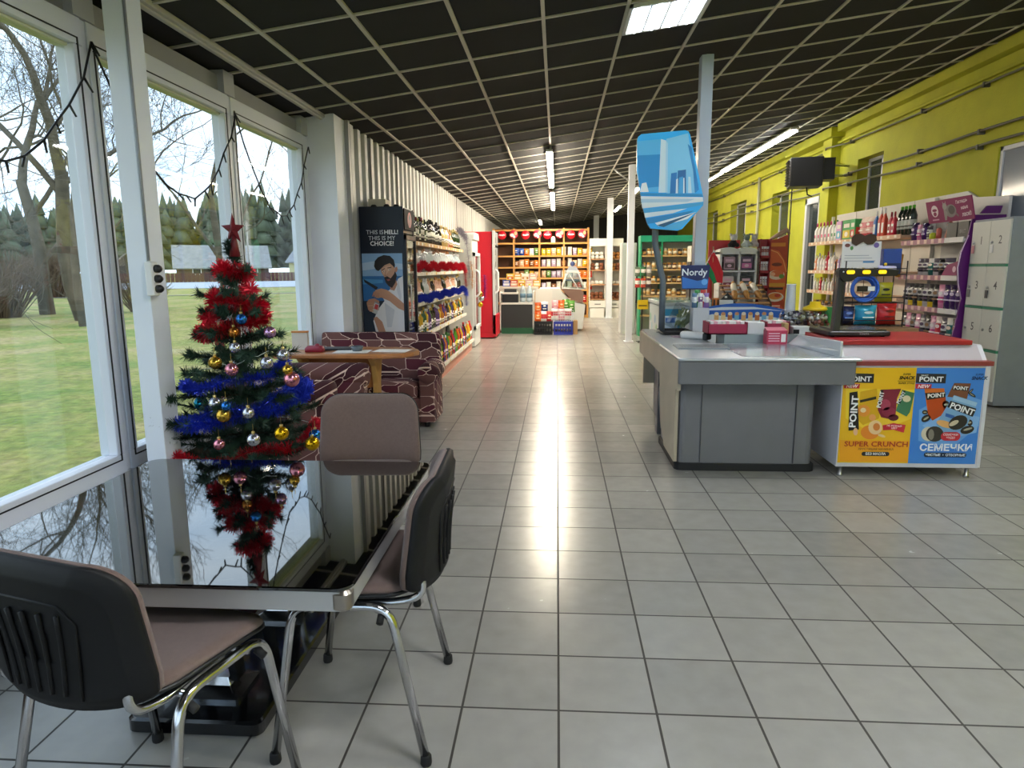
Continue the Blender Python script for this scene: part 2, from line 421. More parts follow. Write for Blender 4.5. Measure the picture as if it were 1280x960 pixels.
w = MB(mat('front_wall_paint', '#b9b8b2', .7)); w.box(XL-.1, XR+.3, Y0-.1, Y0, 2.75, 4.1); w.box(XL-.1, XR+.3, Y0-.1, Y0, 0, .35)
for a, b in ((XL-.1, -2.2), (-.35, -.2), (1.65, 1.8), (3.65, XR+.3)): w.box(a, b, Y0-.1, Y0, .35, 2.75)
struct(w.build('wall_front'))
for i, (a, b) in enumerate(((-2.2, -.35), (-.2, 1.65), (1.8, 3.65))):  # unseen windows added behind the camera to let in fill daylight
    d = MB(WFR)
    for q in ((a, a+.07, .35, 2.75), (b-.07, b, .35, 2.75), (a+.07, b-.07, .35, .43), (a+.07, b-.07, 2.67, 2.75)): d.box(q[0], q[1], Y0-.08, Y0-.02, q[2], q[3])
    do = struct(d.build('window_%d' % (14+i))); g = MB(GLASS); g.box(a+.07, b-.07, Y0-.055, Y0-.05, .43, 2.67); struct(g.build('pane', do, True))

# wall conduits
PIPE = mat('conduit_grey', '#66634a', .5)
def pipe(z, lab, r=.022, wav=.0):
    m = MB(PIPE); pts = []; y = -2.0
    while y < 25:
        x = XR-.05 - (.17 if 12.7 < y < 13.2 else 0); pts.append((x, y, z + wav*math.sin(y*1.7))); y += .45
    m.tube(pts, r, 6); t = thing('conduit_pipe', lab, 'pipe', (XR-.05, 0, z)); m.build('pipe', t, True)
    for y in (5, 8.6, 9.95, 12.2, 15.9, 18, 21):
        b = MB(mat('bracket_grey', '#57564b', .5)); b.box(XR-.075, XR, y-.015, y+.015, z-.03, z+.03); b.build('bracket', t, True)
pipe(3.0, 'upper of two grey conduit pipes running along the lime green wall', .016, .012)
pipe(2.83, 'lower of two grey conduit pipes running along the lime green wall', .016, .02)
pipe(3.52, 'thin conduit pipe high on the lime wall, just under its cornice', .014, .008)
for (y, lab) in ((17.4, 'pale vertical pipe on the lime wall between two narrow windows'), (15.0, 'dark vertical cable on the lime wall right behind the heater')):
    m = MB(mat('riser_pale', '#b8b8a0', .5) if y > 16 else BLACK); m.tube([(XR-.06, y, 1), (XR-.06, y, 3.6)], .035 if y > 16 else .015, 8); tag(m.build('riser_pipe'), lab, 'pipe')

# ---------------------------------------------------------------- columns
COLM = mat('column_paint', '#dde2ea', .45, var=.04, vscale=2); COLB = mat('column_blue_grey', '#b0bed0', .42, var=.04, vscale=2)
def column(x, y, w, d, m_, lab, brk=False):
    t = thing('steel_column', lab, 'column', (x, y, 0)); z = cz(x)
    c = MB(m_); c.box(-w/2, w/2, -d/2, d/2, 0, z); c.build('shaft', t, bevel=.004)
    c = MB(m_); c.box(-w/2-.03, w/2+.03, -d/2-.03, d/2+.03, 0, .012); c.build('base_plate', t)
    if brk:
        for sx in (-1, 1):
            c = MB(STEEL); c.tube([(sx*w/2, 0, z-.3), (sx*.35, 0, z-.03+KS*sx*.35)], .016, 6); c.build('brace', t)
    return t
column(-2.115, 3.42, .105, .15, COLM, 'white square steel post in front of the big windows')
column(1.385, 6.86, .11, .13, COLB, 'blue grey steel column rising behind the blue city sign')
column(1.44, 13.75, .125, .13, COLM, 'pale steel column beside the wire packet stand', True)
column(1.52, 20.2, .17, .15, COLM, 'pale steel column in front of the white bread shelf')
column(1.5, 27, .2, .2, COLM, 'farthest pale steel column, rising behind the white bread shelf')

# ---------------------------------------------------------------- lamps
def emis(name, col, s):
    return mat(name, col, .5, emit=s)
TUBEW = emis('tube_glow_warm', '#fff1d8', 70.); TUBEC = emis('tube_glow_cool', '#f6f5ef', 15.); TUBED = emis('tube_glow_dim', '#fff1d8', 16.); PANV = emis('panel_glow_near', '#f2f8ff', 9.); PANG = emis('panel_glow', '#f2f4f8', 72.)
LH = mat('lamp_housing', '#d9dad8', .4)
def tube_lamp(x, y0, y1, dz, lab, m_, wd=.1):
    t = thing('tube_lamp', lab, 'ceiling lamp', (x, (y0+y1)/2, cz(x)), group='linear tube lamps'); L = (y1-y0)/2; z = -dz
    b = MB(LH); b.box(-wd/2, wd/2, -L, L, z, z+.035); b.build('housing', t, bevel=.004)
    b = MB(m_); b.rbox(-wd/2+.006, wd/2-.006, -L+.03, L-.03, z-.028, z, .02); b.build('diffuser', t)
    for y in (-L*.7, L*.7):
        b = MB(STEEL); b.tube([(0, y, z+.03), (0, y, -.005)], .004, 5); b.build('hanger', t)
    return t
rows = [(10.15, 12.2), (12.35, 14.4), (15.6, 18.0), (18.1, 20.0)]
for i, (a, b) in enumerate(rows):
    tube_lamp(-.12, a, b, .1, '%s lit tube lamp from the camera in the row above the aisle' % nth(i), TUBEW)
for i, (a, b) in enumerate([(11.75, 13.35), (13.4, 15.0), (15.05, 16.6)]):
    tube_lamp(3.82, a, b, .1, '%s lit tube lamp from the front in the row beside the lime wall' % nth(i), TUBEC, .13)
for i, (a, b) in enumerate([(16.8, 19.0), (19.2, 22)]):
    tube_lamp(3.86, a, b, .1, '%s slim tube lamp farther along the lime wall row' % ('nearer', 'farther')[i], TUBED, .07)
for i, (x, y) in enumerate([(2.0, 17.5), (2.0, 22.5), (-.6, 23.5)]):
    tube_lamp(x, y, y+2, .1, ['lit tube lamp high above the green topped shelf', 'lit tube lamp at the far dark end of the hall', 'lit tube lamp hidden beyond the wooden wall shelf'][i], TUBED)
def panel_lamp(x, y, lab, glow=PANG):
    t = thing('panel_lamp', lab, 'ceiling lamp', (x, y, cz(x)), group='square ceiling panel lamps')
    sl = lambda q: KS*q
    def tilted(b, x0, x1, y0, y1, z0, z1):
        b.add([(x0, y0, z0+sl(x0)), (x1, y0, z0+sl(x1)), (x1, y1, z0+sl(x1)), (x0, y1, z0+sl(x0)), (x0, y0, z1+sl(x0)), (x1, y0, z1+sl(x1)), (x1, y1, z1+sl(x1)), (x0, y1, z1+sl(x0))],
              [(0, 3, 2, 1), (4, 5, 6, 7), (0, 1, 5, 4), (1, 2, 6, 5), (2, 3, 7, 6), (3, 0, 4, 7)])
    b = MB(LH); h = .29
    for q in ((-h, h, -h, -h+.025), (-h, h, h-.025, h), (-h, -h+.025, -h, h), (h-.025, h, -h, h)): tilted(b, *q, -.03, 0)
    b.build('frame', t)
    b = MB(mat('lamp_tray', '#dfe8ec', .3)); tilted(b, -h+.025, h-.025, -h+.025, h-.025, -.006, 0); b.build('tray', t)
    for k in range(4):
        xx = -.2+k*.133; b = MB(glow); b.tube([(xx, -h+.03, -.02+sl(xx)), (xx, h-.03, -.02+sl(xx))], .016, 8); b.build('tube', t)
        b = MB(mat('louvre', '#eef4f8', .3)); tilted(b, xx+.06, xx+.072, -h+.025, h-.025, -.03, -.004); b.build('louvre', t)
panel_lamp(.79, 5.46, 'lit square panel lamp set in the black ceiling near the camera', PANV)
for i, (x, y) in enumerate([(.79, 1.0), (3.1, 4.75), (3.2, 1.6), (3.2, -1.2)]):  # lamps out of view; the last two are added as fill light
    panel_lamp(x, y, 'square panel lamp in the ceiling %s' % ['above the camera', 'just outside the view above the lockers side', 'added as fill over bare floor right of the camera', 'added as fill behind and right of the camera'][i])
# ---------------------------------------------------------------- outside the windows
GZ = -.3
def lawn_mat():
    m = mat('winter_lawn', '#6f7a3a', .9); nt = m.node_tree; b = nt.nodes['Principled BSDF']; N = nt.nodes.new; L = nt.links.new
    g = N('ShaderNodeNewGeometry')
    a = N('ShaderNodeTexNoise'); a.inputs['Scale'].default_value = .45; a.inputs['Detail'].default_value = 8; a.inputs['Roughness'].default_value = .7
    c = N('ShaderNodeTexNoise'); c.inputs['Scale'].default_value = 9; c.inputs['Detail'].default_value = 8
    L(g.outputs['Position'], a.inputs['Vector']); L(g.outputs['Position'], c.inputs['Vector'])
    r = N('ShaderNodeValToRGB'); e = r.color_ramp.elements
    e[0].position = .36; e[0].color = lin('#6f8432'); e[1].position = .62; e[1].color = lin('#ae9a68')
    k = e.new(.5); k.color = lin('#96924a')
    L(a.outputs['Fac'], r.inputs[0]); mx = N('ShaderNodeMix'); mx.data_type = 'RGBA'; mx.blend_type = 'OVERLAY'; mx.inputs['Factor'].default_value = .75
    L(r.outputs[0], mx.inputs['A']); L(c.outputs['Fac'], mx.inputs['B']); L(mx.outputs['Result'], b.inputs['Base Color'])
    bp = N('ShaderNodeBump'); bp.inputs['Strength'].default_value = .8; bp.inputs['Distance'].default_value = .08; L(c.outputs['Fac'], bp.inputs['Height']); L(bp.outputs[0], b.inputs['Normal'])
    return m
m = MB(lawn_mat()); m.add([(-400, -60, GZ), (60, -60, GZ), (60, -3.15, GZ), (-2.62, -3.15, GZ), (-2.62, 30, GZ), (60, 30, GZ), (60, 400, GZ), (-400, 400, GZ)], [(0, 1, 2, 3, 4, 5, 6, 7)])
struct(m.build('ground_lawn'))
m = MB(mat('wall_base_concrete', '#8d8a84', .8)); m.box(-2.75, -2.6, Y0, Y1, -.5, .34)
struct(m.build('wall_footing'))
fd = Vector((-.49, .872, 0)); fs = Vector((.872, .49, 0))     # along the view to the village, and across it
def at_far(d, s, z=GZ): q = fd*d + fs*s; return (q.x, q.y, z)
def ribbon(d0, d1, s0, s1, z):
    return [at_far(d0, s0, z), at_far(d0, s1, z), at_far(d1, s1, z), at_far(d1, s0, z)]
m = MB(mat('pale_wet_road', '#a2a8b2', .5)); m.add(ribbon(72, 108, -160, 140, GZ+.03), [(0, 1, 2, 3)]); struct(m.build('road'))
m = MB(mat('footpath_paving', '#9a968c', .8)); m.add(ribbon(53, 53.8, -160, 140, GZ+.03), [(0, 1, 2, 3)]); struct(m.build('footpath'))

BARK = mat('bark', '#5f5646', .9, var=.3, vscale=3, bump=.6, bscale=14)
def bare_tree(seed, h, r0, lean=(0, 0), depth=7, spread=.62, first=.22, fork=3):
    rg = random.Random(seed); m = MB(BARK)
    def limb(p, d, L, r, dp):
        n = 4 if dp > depth-3 else 3; pts = [p]; rad = [r]; q = p; dd = d.copy()
        for i in range(n):
            dd = (dd + Vector((rg.uniform(-1, 1), rg.uniform(-1, 1), rg.uniform(-.5, .8)))*(.16 if dp > depth-2 else .28)).normalized()
            q = q + dd*(L/n); pts.append(q); rad.append(r*(1-.38*(i+1)/n))
        sides = 8 if dp > depth-2 else (5 if dp > 3 else 3)
        m.tube(pts, rad, sides, cap=False)
        if dp == 0: return
        k = fork if dp > 2 else 3
        for j in range(k):
            t = rg.uniform(.35, 1) if j else 1.; i = min(n-1, int(t*n)); b = pts[i].lerp(pts[i+1], t*n-i) if i < n else pts[-1]
            ax = dd.orthogonal().normalized(); ax.rotate(Matrix.Rotation(rg.uniform(0, 2*PI), 3, dd))
            nd = (dd*(1-spread*rg.uniform(.5, 1.1)) + ax*spread*rg.uniform(.7, 1.2) + Vector((0, 0, .12))).normalized()
            if j == 0: nd = (dd + ax*.25 + Vector((0, 0, .1))).normalized()
            limb(b - (dd*rad[-1] if j == 0 else dd*0), nd, L*rg.uniform(.58, .82), max(rad[min(n, i+1)]*(.98 if j == 0 else rg.uniform(.4, .65)), .008), dp-1)
    limb(Vector((0, 0, 0)), Vector((lean[0], lean[1], 1)).normalized(), h*.33, r0, depth)
    return m.mesh('bare_tree')
TA = bare_tree(3, 17, .3, (.05, 0)); TB = bare_tree(8, 16, .32, (-.1, .02)); TC = bare_tree(21, 13, .14, (.15, .1), 6); TD = bare_tree(33, 15, .2, (.1, 0), 5, .7)
for i, (me, x, y, rz, s, lab) in enumerate([
    (TA, -21.1, 26.9, .4, 1.0, 'tall bare tree with a straight trunk, left of two seen through the near window'),
    (TB, -17.1, 23.6, 2.0, 1.0, 'leaning bare tree with a mossy forked trunk seen through the near window'),
    (TC, -15.3, 21.0, 1.2, .95, 'thinner bare tree seen between the near window frame and the white post'),
    (TD, -13.6, 27.5, 2.6, 1.0, 'bare tree with drooping twigs seen through the window left of the red star'),
    (TD, -14.2, 41.5, 4.4, 1.0, 'bare tree with fine twigs seen through the window right of the red star'),
    (TB, -33, 36, 5.0, 1.0, 'bare tree at the left edge of the near window, farther back'),
    (TA, -30, 27, 1.0, 1.05, 'bare tree leaning into the left edge of the near window'),
    (TB, -12, 9, .3, .8, 'bare tree reflected in the black glass table')]):
    inst(me, 'bare_tree', (x, y, GZ-.05), rz, lab, 'tree', 'bare trees outside', s)
def shrub(seed, n, h, w, col):
    rg = random.Random(seed); m = MB(mat('twig_'+col, '#'+col, .9))
    for _ in range(n):
        a = rg.uniform(0, 2*PI); d = rg.uniform(0, w); p = Vector((math.cos(a)*d*.3, math.sin(a)*d*.3, 0)); q = Vector((math.cos(a)*d, math.sin(a)*d, h*rg.uniform(.5, 1)))
        c = p.lerp(q, .6)+Vector((rg.uniform(-.2, .2), rg.uniform(-.2, .2), .15)); m.tube([p, c, q], [.02, .012, .004], 3, cap=False)
        for _ in range(4):
            e = c + Vector((rg.uniform(-.5, .5), rg.uniform(-.5, .5), rg.uniform(0, .6))); m.tube([c, e], [.008, .003], 3, cap=False)
    return m.mesh('twiggy_shrub')
SH = shrub(1, 260, 2.4, 1.9, '6d5a48')
for i, (x, y, s, lab) in enumerate([(-18.6, 20.3, 1.0, 'brown leafless bush on the lawn at the left edge of the near window'), (-21.5, 25.0, 1.15, 'reddish brown bush behind the two big bare trees'),
    (-18.0, 28.5, .8, 'leafless bush seen between the window frame and the white post'), (-34, 44, 1.5, 'leafless bush far behind the big trees by the pale road')]):
    inst(SH, 'leafless_bush', (x, y, GZ), i*1.3, lab, 'bush', 'leafless bushes on the lawn', s)
# village
def house(d, s, w, dp, hw, hr, rz, wall, roof, lab, wins):
    t = thing('village_house', lab, 'house', at_far(d, s), math.atan2(fs.y, fs.x)+rz)
    b = MB(flat(wall, .8)); b.box(-w/2, w/2, -dp/2, dp/2, 0, hw); b.prism([(-dp/2, hw), (dp/2, hw), (0, hw+hr)], (-w/2, 0, 0), (0, 1, 0), (0, 0, 1), w); b.build('walls', t)
    b = MB(mat('roof_'+roof, '#'+roof, .7, var=.15, vscale=1.5)); o = .5; k = hr/(dp/2)
    for sy in (-1, 1):
        b.add([(-w/2-o, sy*(dp/2+o), hw-o*k), (w/2+o, sy*(dp/2+o), hw-o*k), (w/2+o, 0, hw+hr), (-w/2-o, 0, hw+hr), (-w/2-o, sy*(dp/2+o), hw-o*k+.2), (w/2+o, sy*(dp/2+o), hw-o*k+.2), (w/2+o, 0, hw+hr+.2), (-w/2-o, 0, hw+hr+.2)],
              [(0, 1, 2, 3), (4, 5, 6, 7), (0, 1, 5, 4), (1, 2, 6, 5), (2, 3, 7, 6), (3, 0, 4, 7)])
    b.build('roof', t)
    for (x, z, ww, hh) in wins:
        b = MB(flat('#eceef0', .5)); b.box(x-ww/2-.12, x+ww/2+.12, -dp/2-.06, -dp/2, z-.12, z+hh+.12); b.build('window', t)
        b = MB(flat('#2b3036', .2)); b.box(x-ww/2, x+ww/2, -dp/2-.08, -dp/2-.06, z, z+hh); b.build('window_pane', t)
    b = MB(flat('#8b6a58', .8)); b.box(w*.15, w*.15+.7, -.4, .4, hw+hr-.6, hw+hr+.9); b.build('chimney', t)
house(126, 6.0, 14, 8, 2.3, 3.3, 0, '#5d4a42', '8f8e8c', 'dark walled village house with a wide pale grey roof, behind the brown fence', [(-4, 1.1, 1.1, 1.2), (-1, 1.1, 1.1, 1.2), (2, 1.1, 1.1, 1.2), (4.6, 1.1, 1.1, 1.2)])
house(124, -7.5, 5.5, 6, 2.0, 2.4, PI/2, '#4d4640', '807f7d', 'small dark gabled shed left of the wide roofed village house', [(0, 1.2, 1, 1)])
house(134, 24.0, 8, 9, 3.4, 4.6, PI/2+.6, '#d8d3a8', '8a8e96', 'pale yellow village house with a gable seen beside the red star', [(-1.5, 1.2, 1.1, 1.3), (1.5, 1.2, 1.1, 1.3)])
house(126, -38, 11, 8, 3, 3.4, .1, '#8a7a6a', '8f8a86', 'low house glimpsed behind the two big bare trees', [(-2, 1.2, 1, 1.2), (2, 1.2, 1, 1.2)])
m = MB(mat('fence_boards', '#5b3634', .8))
for k in range(190):
    s0 = -60+k*.55
    a, b = at_far(110, s0), at_far(110, s0+.48); m.add([(*a[:2], GZ), (*b[:2], GZ), (*b[:2], GZ+1.3), (*a[:2], GZ+1.3), (a[0]-.05, a[1]+.09, GZ), (b[0]-.05, b[1]+.09, GZ), (b[0]-.05, b[1]+.09, GZ+1.3), (a[0]-.05, a[1]+.09, GZ+1.3)],
          [(0, 1, 2, 3), (4, 5, 6, 7), (0, 1, 5, 4), (1, 2, 6, 5), (2, 3, 7, 6), (3, 0, 4, 7)])
tag(m.build('board_fence'), 'long reddish brown board fence across the pale road', 'fence')
rg = random.Random(5); m = MB(mat('hazy_pine_foliage', '#5d6652', .95, var=.3, vscale=.5, bump=.8, bscale=1.2))  # foliage colour greyed and lightened to imitate distance haze
for k in range(520):
    s_ = rg.uniform(-130, 110); d = rg.uniform(185, 235); q = at_far(d, s_); h = rg.uniform(17, 23)*(.9+.1*math.sin(s_*.05)); w = rg.uniform(3.6, 5.4); a0 = rg.uniform(0, 6)
    lev = 5; vs = []
    for i in range(lev):
        z0 = h*(.12+.88*i/lev); rr = w*(1-i/lev)**.7
        m.lathe([(rr, z0), (rr*.55, z0+h/lev*.7), (.05, z0+h/lev*1.35)], (q[0]+rg.uniform(-.3, .3), q[1]+rg.uniform(-.3, .3), GZ), 7)
tag(m.build('pine_treeline'), 'dark green pine forest rising behind the village houses', 'forest', kind='stuff')
for (d, s_, h, lab) in ((104, 8.5, 8.5, 'tall wooden utility pole beside the village road'), (104, -6, 8, 'slim lamp post standing before the wide roofed house')):
    q = at_far(d, s_); m = MB(flat('#8d8a82', .7)); m.tube([(q[0], q[1], GZ), (q[0], q[1], GZ+h)], .13, 8); m.tube([(q[0]-.8, q[1], GZ+h-.6), (q[0]+.8, q[1], GZ+h-.6)], .05, 6); tag(m.build('utility_pole'), lab, 'pole')
# string of lights hung along the window heads
m = MB(BLACK); bl = MB(flat('#20211f', .3)); xw = -2.372
pk = [-1.02, .5, 2.02, 3.56, 5.12, 6.58]
path = []
for a, b in zip(pk, pk[1:]):
    for i in range(15):
        t = i/14; path.append((xw+rnd(-.01, .01), a+(b-a)*t, 2.62 - .68*math.sin(PI*t)**.85*(1 if i not in (0, 14) else 0) + rnd(-.015, .015)))
t = thing('string_lights', 'dark unlit string of fairy lights swagged along the big windows', 'string lights', (xw, 2.8, 1.9))
m.tube(path, .006, 5); m.build('wire', t, True)
for p in path[::1]:
    bl = MB(flat('#20211f', .3)); q = Vector(p); e = q + Vector((rnd(0, .03), rnd(-.03, .03), rnd(-.07, -.03))); bl.tube([q, e], [.007, .005], 5); bl.build('bulb', t, True)
# ---------------------------------------------------------------- black glass dining table
FAB = mat('brown_upholstery', '#6d5a53', .95, var=.07, vscale=90, bump=.4, bscale=700, sheen=.15)
t = thing('dining_table', 'low square dining table with a shiny black glass top and metal apron', 'table', (-1.155, 2.2, 0))
BG = mat('black_glass', '#020203', .015, coat=.6, spec=1.0)
W, D = 1.24, 1.17
m = MB(BG); m.pad(rrect(W, D, .05, 6), [(.004, .650), (0, .653), (0, .660), (.003, .663)], smooth=False); m.build('tabletop', t)
AL = mat('brushed_aluminium', '#c4c3c1', .42, .55)
m = MB(AL)
for (x0, x1, y0, y1) in ((-W/2+.03, W/2-.03, -D/2+.006, -D/2+.036), (-W/2+.03, W/2-.03, D/2-.036, D/2-.006), (-W/2+.006, -W/2+.036, -D/2+.03, D/2-.03), (W/2-.036, W/2-.006, -D/2+.03, D/2-.03)): m.box(x0, x1, y0, y1, .595, .649)
m.build('apron', t)
for sx in (-1, 1):
    for sy in (-1, 1):
        m = MB(mat('corner_cap_metal', '#a69d92', .3, 1)); m.rbox(sx*(W/2-.03)-.028, sx*(W/2-.03)+.028, sy*(D/2-.03)-.028, sy*(D/2-.03)+.028, .592, .65, .022, 6); m.build('corner_cap', t)
m = MB(mat('black_stone', '#0c0d0f', .12, coat=.3)); m.rbox(-.235, .215, -.31, .55, 0, .055, .03, 4, .008); m.build('base_slab', t)
for (y, lab) in ((-.13, None), (.38, None)):
    m = MB(CHROME); m.pad(rrect(.2, .17, .01, 2, 0, y), [(0, .055), (0, .066), (.05, .085), (.06, .11)], smooth=False); m.build('lower_collar', t); m = MB(CHROME); m.pad(rrect(.16, .13, .01, 2, 0, y), [(.045, .5), (.03, .54), (0, .575), (0, .6)], smooth=False); m.build('upper_collar', t)
    for sx in (-1, 1):
        m = MB(mat('black_steel', '#141416', .25, .5)); m.add([(sx*(.05), y-.03, .1), (sx*.075, y-.03, .1), (sx*.075, y+.03, .1), (sx*.05, y+.03, .1), (sx*.02, y-.03, .35), (sx*.045, y-.03, .35), (sx*.045, y+.03, .35), (sx*.02, y+.03, .35),
            (sx*.07, y-.03, .56), (sx*.1, y-.03, .56), (sx*.1, y+.03, .56), (sx*.07, y+.03, .56)], [(0, 1, 2, 3), (0, 1, 5, 4), (1, 2, 6, 5), (2, 3, 7, 6), (3, 0, 4, 7), (4, 5, 9, 8), (5, 6, 10, 9), (6, 7, 11, 10), (7, 4, 8, 11), (8, 9, 10, 11)]); m.build('pedestal_leg', t)
m = MB(AL); m.box(-.3, .3, -.02, .02, .575, .6); m.box(-.03, .03, -.5, .5, .575, .6); m.build('cross_rail', t)

# ---------------------------------------------------------------- stacking chairs
def make_chair(lab):
    c = thing('stacking_chair', lab, 'chair', group='brown upholstered chairs around the black table')
    for sx in (-1, 1):
        p = arcpath([(sx*.268, .225, .02), (sx*.238, .155, .498), (sx*.238, -.135, .498), (sx*.268, -.235, .02)], .07, 7)
        m = MB(CHROME); m.tube(p, .0135, 10); m.build('leg_frame', c)
        for (x, y) in ((.2685, .226), (.2685, -.236)):
            m = MB(RUB); m.lathe([(.016, 0), (.018, .006), (.0165, .03), (.014, .034)], (sx*x, y, 0), 10); m.build('foot_cap', c)
        m = MB(CHROME); m.tube(arcpath([(sx*.19, .05, .492), (sx*.2, -.15, .492), (sx*.2, -.235, .515), (sx*.19, -.222, .61)], .09, 7), .0115, 9, flatten=1.3); m.build('back_support', c)
    m = MB(CHROME)
    for y in (.1, -.1): m.tube([(-.238, y, .484), (.238, y, .484)], .01, 8)
    m.build('cross_bar', c)
    m = MB(RUB)
    for sx in (-1, 1):
        for y in (.13, -.11): m.tube([(sx*.235, y, .471), (sx*.262, y, .456)], .011, 8)
    m.build('stacking_stud', c)
    # seat: rounded trapezoid, waterfall front
    o = rrect(.465, .43, .1, 8); o = [(x*(1+.12*(y+.215)/.43-.05), y) for x, y in o]
    bend = lambda q: (q.x, q.y, q.z + .018*(q.x/.23)**2 - .02*max(0, (q.y-.08)/.13)**2 + .012*max(0, (-q.y-.1)/.11)**2)
    m = MB(FAB); m.pad(o, [(.012, .508), (.0, .516), (0, .524), (.006, .535), (.03, .543), (.1, .545), (.17, .541)], bend=bend); m.build('seat', c)
    m = MB(BLACK); m.pad([(x*1.015, y*1.015) for x, y in o], [(.06, .490), (.02, .494), (.0, .504), (0, .512), (.012, .514)], bend=bend); m.build('seat_shell', c)
    # backrest: u across (x), v up (y of outline), thickness z -> mapped to y
    ob = [(x, y) for x, y in rrect(.475, .345, .09, 9) if y > -.08]; ob.sort(key=lambda p: math.atan2(p[1]+.05, p[0])); bt = [(.247*math.sin(-R(90)*k/12), -.186+.05*abs(k/12)**2.2+(.03 if abs(k) == 12 else 0)) for k in range(12, -13, -1)]; ob = ob + [(.0+x, y) for x, y in bt][::1]; ob.sort(key=lambda p: math.atan2(p[1], p[0]))
    def put(q):   # q.x across, q.y up, q.z depth (towards front)
        v = q.y
        return (q.x, -.262 + q.z + 1.05*q.x*q.x - .12*v - .35*v*v, .7 + v)
    m = MB(FAB); m.pad(ob, [(.16, -.002), (.08, -.003), (.006, -.004), (0, .004), (.002, .016), (.012, .027), (.05, .034), (.1, .036), (.16, .036)], bend=put); m.build('backrest', c)
    m = MB(mat('chair_shell', '#0c0c0d', .6, spec=.3)); m.pad([(x*1.012, y*1.012) for x, y in ob], [(.16, -.03), (.1, -.03), (.045, -.03), (.035, -.03), (.024, -.022), (.004, -.018), (0, -.008), (.004, .003), (.05, -.005), (.1, -.005), (.16, -.005)], bend=put)
    for k in (-2, -1, 0, 1, 2):
        u = k*.036; pts = [put(Vector((u*(1+.3*j/8), -.14+.2*j/8, -.031))) for j in range(9)]; m.tube(pts, .006, 6)
    m.tube([put(Vector((x, y, -.03))) for x, y in [(-.11, -.15), (-.13, .04), (-.1, .085), (.1, .085), (.13, .04), (.11, -.15)]], .004, 6)
    m.build('back_shell', c)
    m = MB(STEEL)
    for sx in (-1, 1):
        for v in (-.06, -.13): p = put(Vector((sx*.185, v, -.022))); m.ball(p, .006, 8)
    m.build('back_screw', c)
    return c
c0 = make_chair('brown chair nearest the camera, its black plastic back shell turned to us')
c0.location = (-1.07, 1.575, 0); c0.rotation_euler.z = R(-15.7)
dup(c0, (-.635, 2.07, 0), R(92), 'brown chair seen side-on at the aisle side of the black glass table')
dup(c0, (-.9, 2.985, 0), R(184), 'brown chair facing us at the far end of the black glass table')

# ---------------------------------------------------------------- christmas tree
TX, TY = -1.82, 3.75
NEED = mat('artificial_needles', '#1c3a28', .7, var=.25, vscale=30)
t = thing('christmas_tree', 'artificial green Christmas tree standing between the white post and the black table', 'Christmas tree', (TX, TY, 0))
m = MB(mat('tree_pole', '#2c3a2c', .6)); m.tube([(0, 0, .02), (0, 0, .9), (.015, 0, 1.62)], [.022, .018, .009], 8)
m.build('trunk', t)
m = MB(mat('stand_steel', '#2f3336', .4, .4))
for k in range(4):
    a = k*PI/2+.4; m.tube(arcpath([(0, 0, .16), (math.cos(a)*.06, math.sin(a)*.06, .07), (math.cos(a)*.26, math.sin(a)*.26, .012)], .05), .012, 6)
m.build('stand', t)
rg = random.Random(17)
def branch(z, a, L, up):
    m = MB(mat('branch_wire', '#33301f', .8)); d = Vector((math.cos(a), math.sin(a), up)).normalized(); p0 = Vector((0, 0, z)); n = 6
    spine = [p0 + d*(L*i/n) + Vector((0, 0, .05*L*(i/n)**2*(2 if up < 0 else -.3))) for i in range(n+1)]
    m.tube(spine, [.006*(1-.6*i/n) for i in range(n+1)], 4); twigs = [(spine[i], spine[i+1]) for i in range(n)]
    side = d.cross(Vector((0, 0, 1))).normalized()
    for q in range(max(2, int(L*9))):
        f = .3+.62*q/max(1, int(L*9)-1); b = p0.lerp(spine[-1], f); sg = 1 if q % 2 else -1; l2 = L*rg.uniform(.22, .4)*(1.15-f*.6)
        e = b + (d*.75 + side*sg*.75 + Vector((0, 0, rg.uniform(-.05, .3)))).normalized()*l2; m.tube([b, e], [.004, .002], 3); twigs += [(b, b.lerp(e, .5)), (b.lerp(e, .5), e)]
    m.use(NEED)
    for a_, b_ in twigs:
        ax = (b_-a_); l = ax.length; ax = ax.normalized()
        for _ in range(int(l*900)+10):
            b = a_ + ax*(l*rg.random()); o = ax.orthogonal().normalized(); o.rotate(Matrix.Rotation(rg.uniform(0, 2*PI), 3, ax))
            e = b + (o + ax*rg.uniform(.3, .9)).normalized()*rg.uniform(.034, .06); w = ax.cross(o)*.0032
            m.add([b-w, b+w, e], [(0, 1, 2)])
    m.build('branch', t)
for (z, n, L, up) in ((.42, 9, .43, .12), (.52, 8, .40, .02), (.63, 9, .42, .14), (.76, 9, .39, .12), (.88, 8, .36, .15), (.99, 7, .31, .12), (1.09, 7, .24, .2), (1.2, 6, .2, .25), (1.31, 6, .17, .3), (1.42, 5, .12, .4)):
    a0 = rg.uniform(0, 6)
    for k in range(n): branch(z+rg.uniform(-.03, .03), a0+2*PI*k/n+rg.uniform(-.25, .25), L*rg.uniform(.8, 1.08), up+rg.uniform(-.08, .08))
for k in range(4): branch(1.5+k*.03, k*1.6, .045, 1.5)
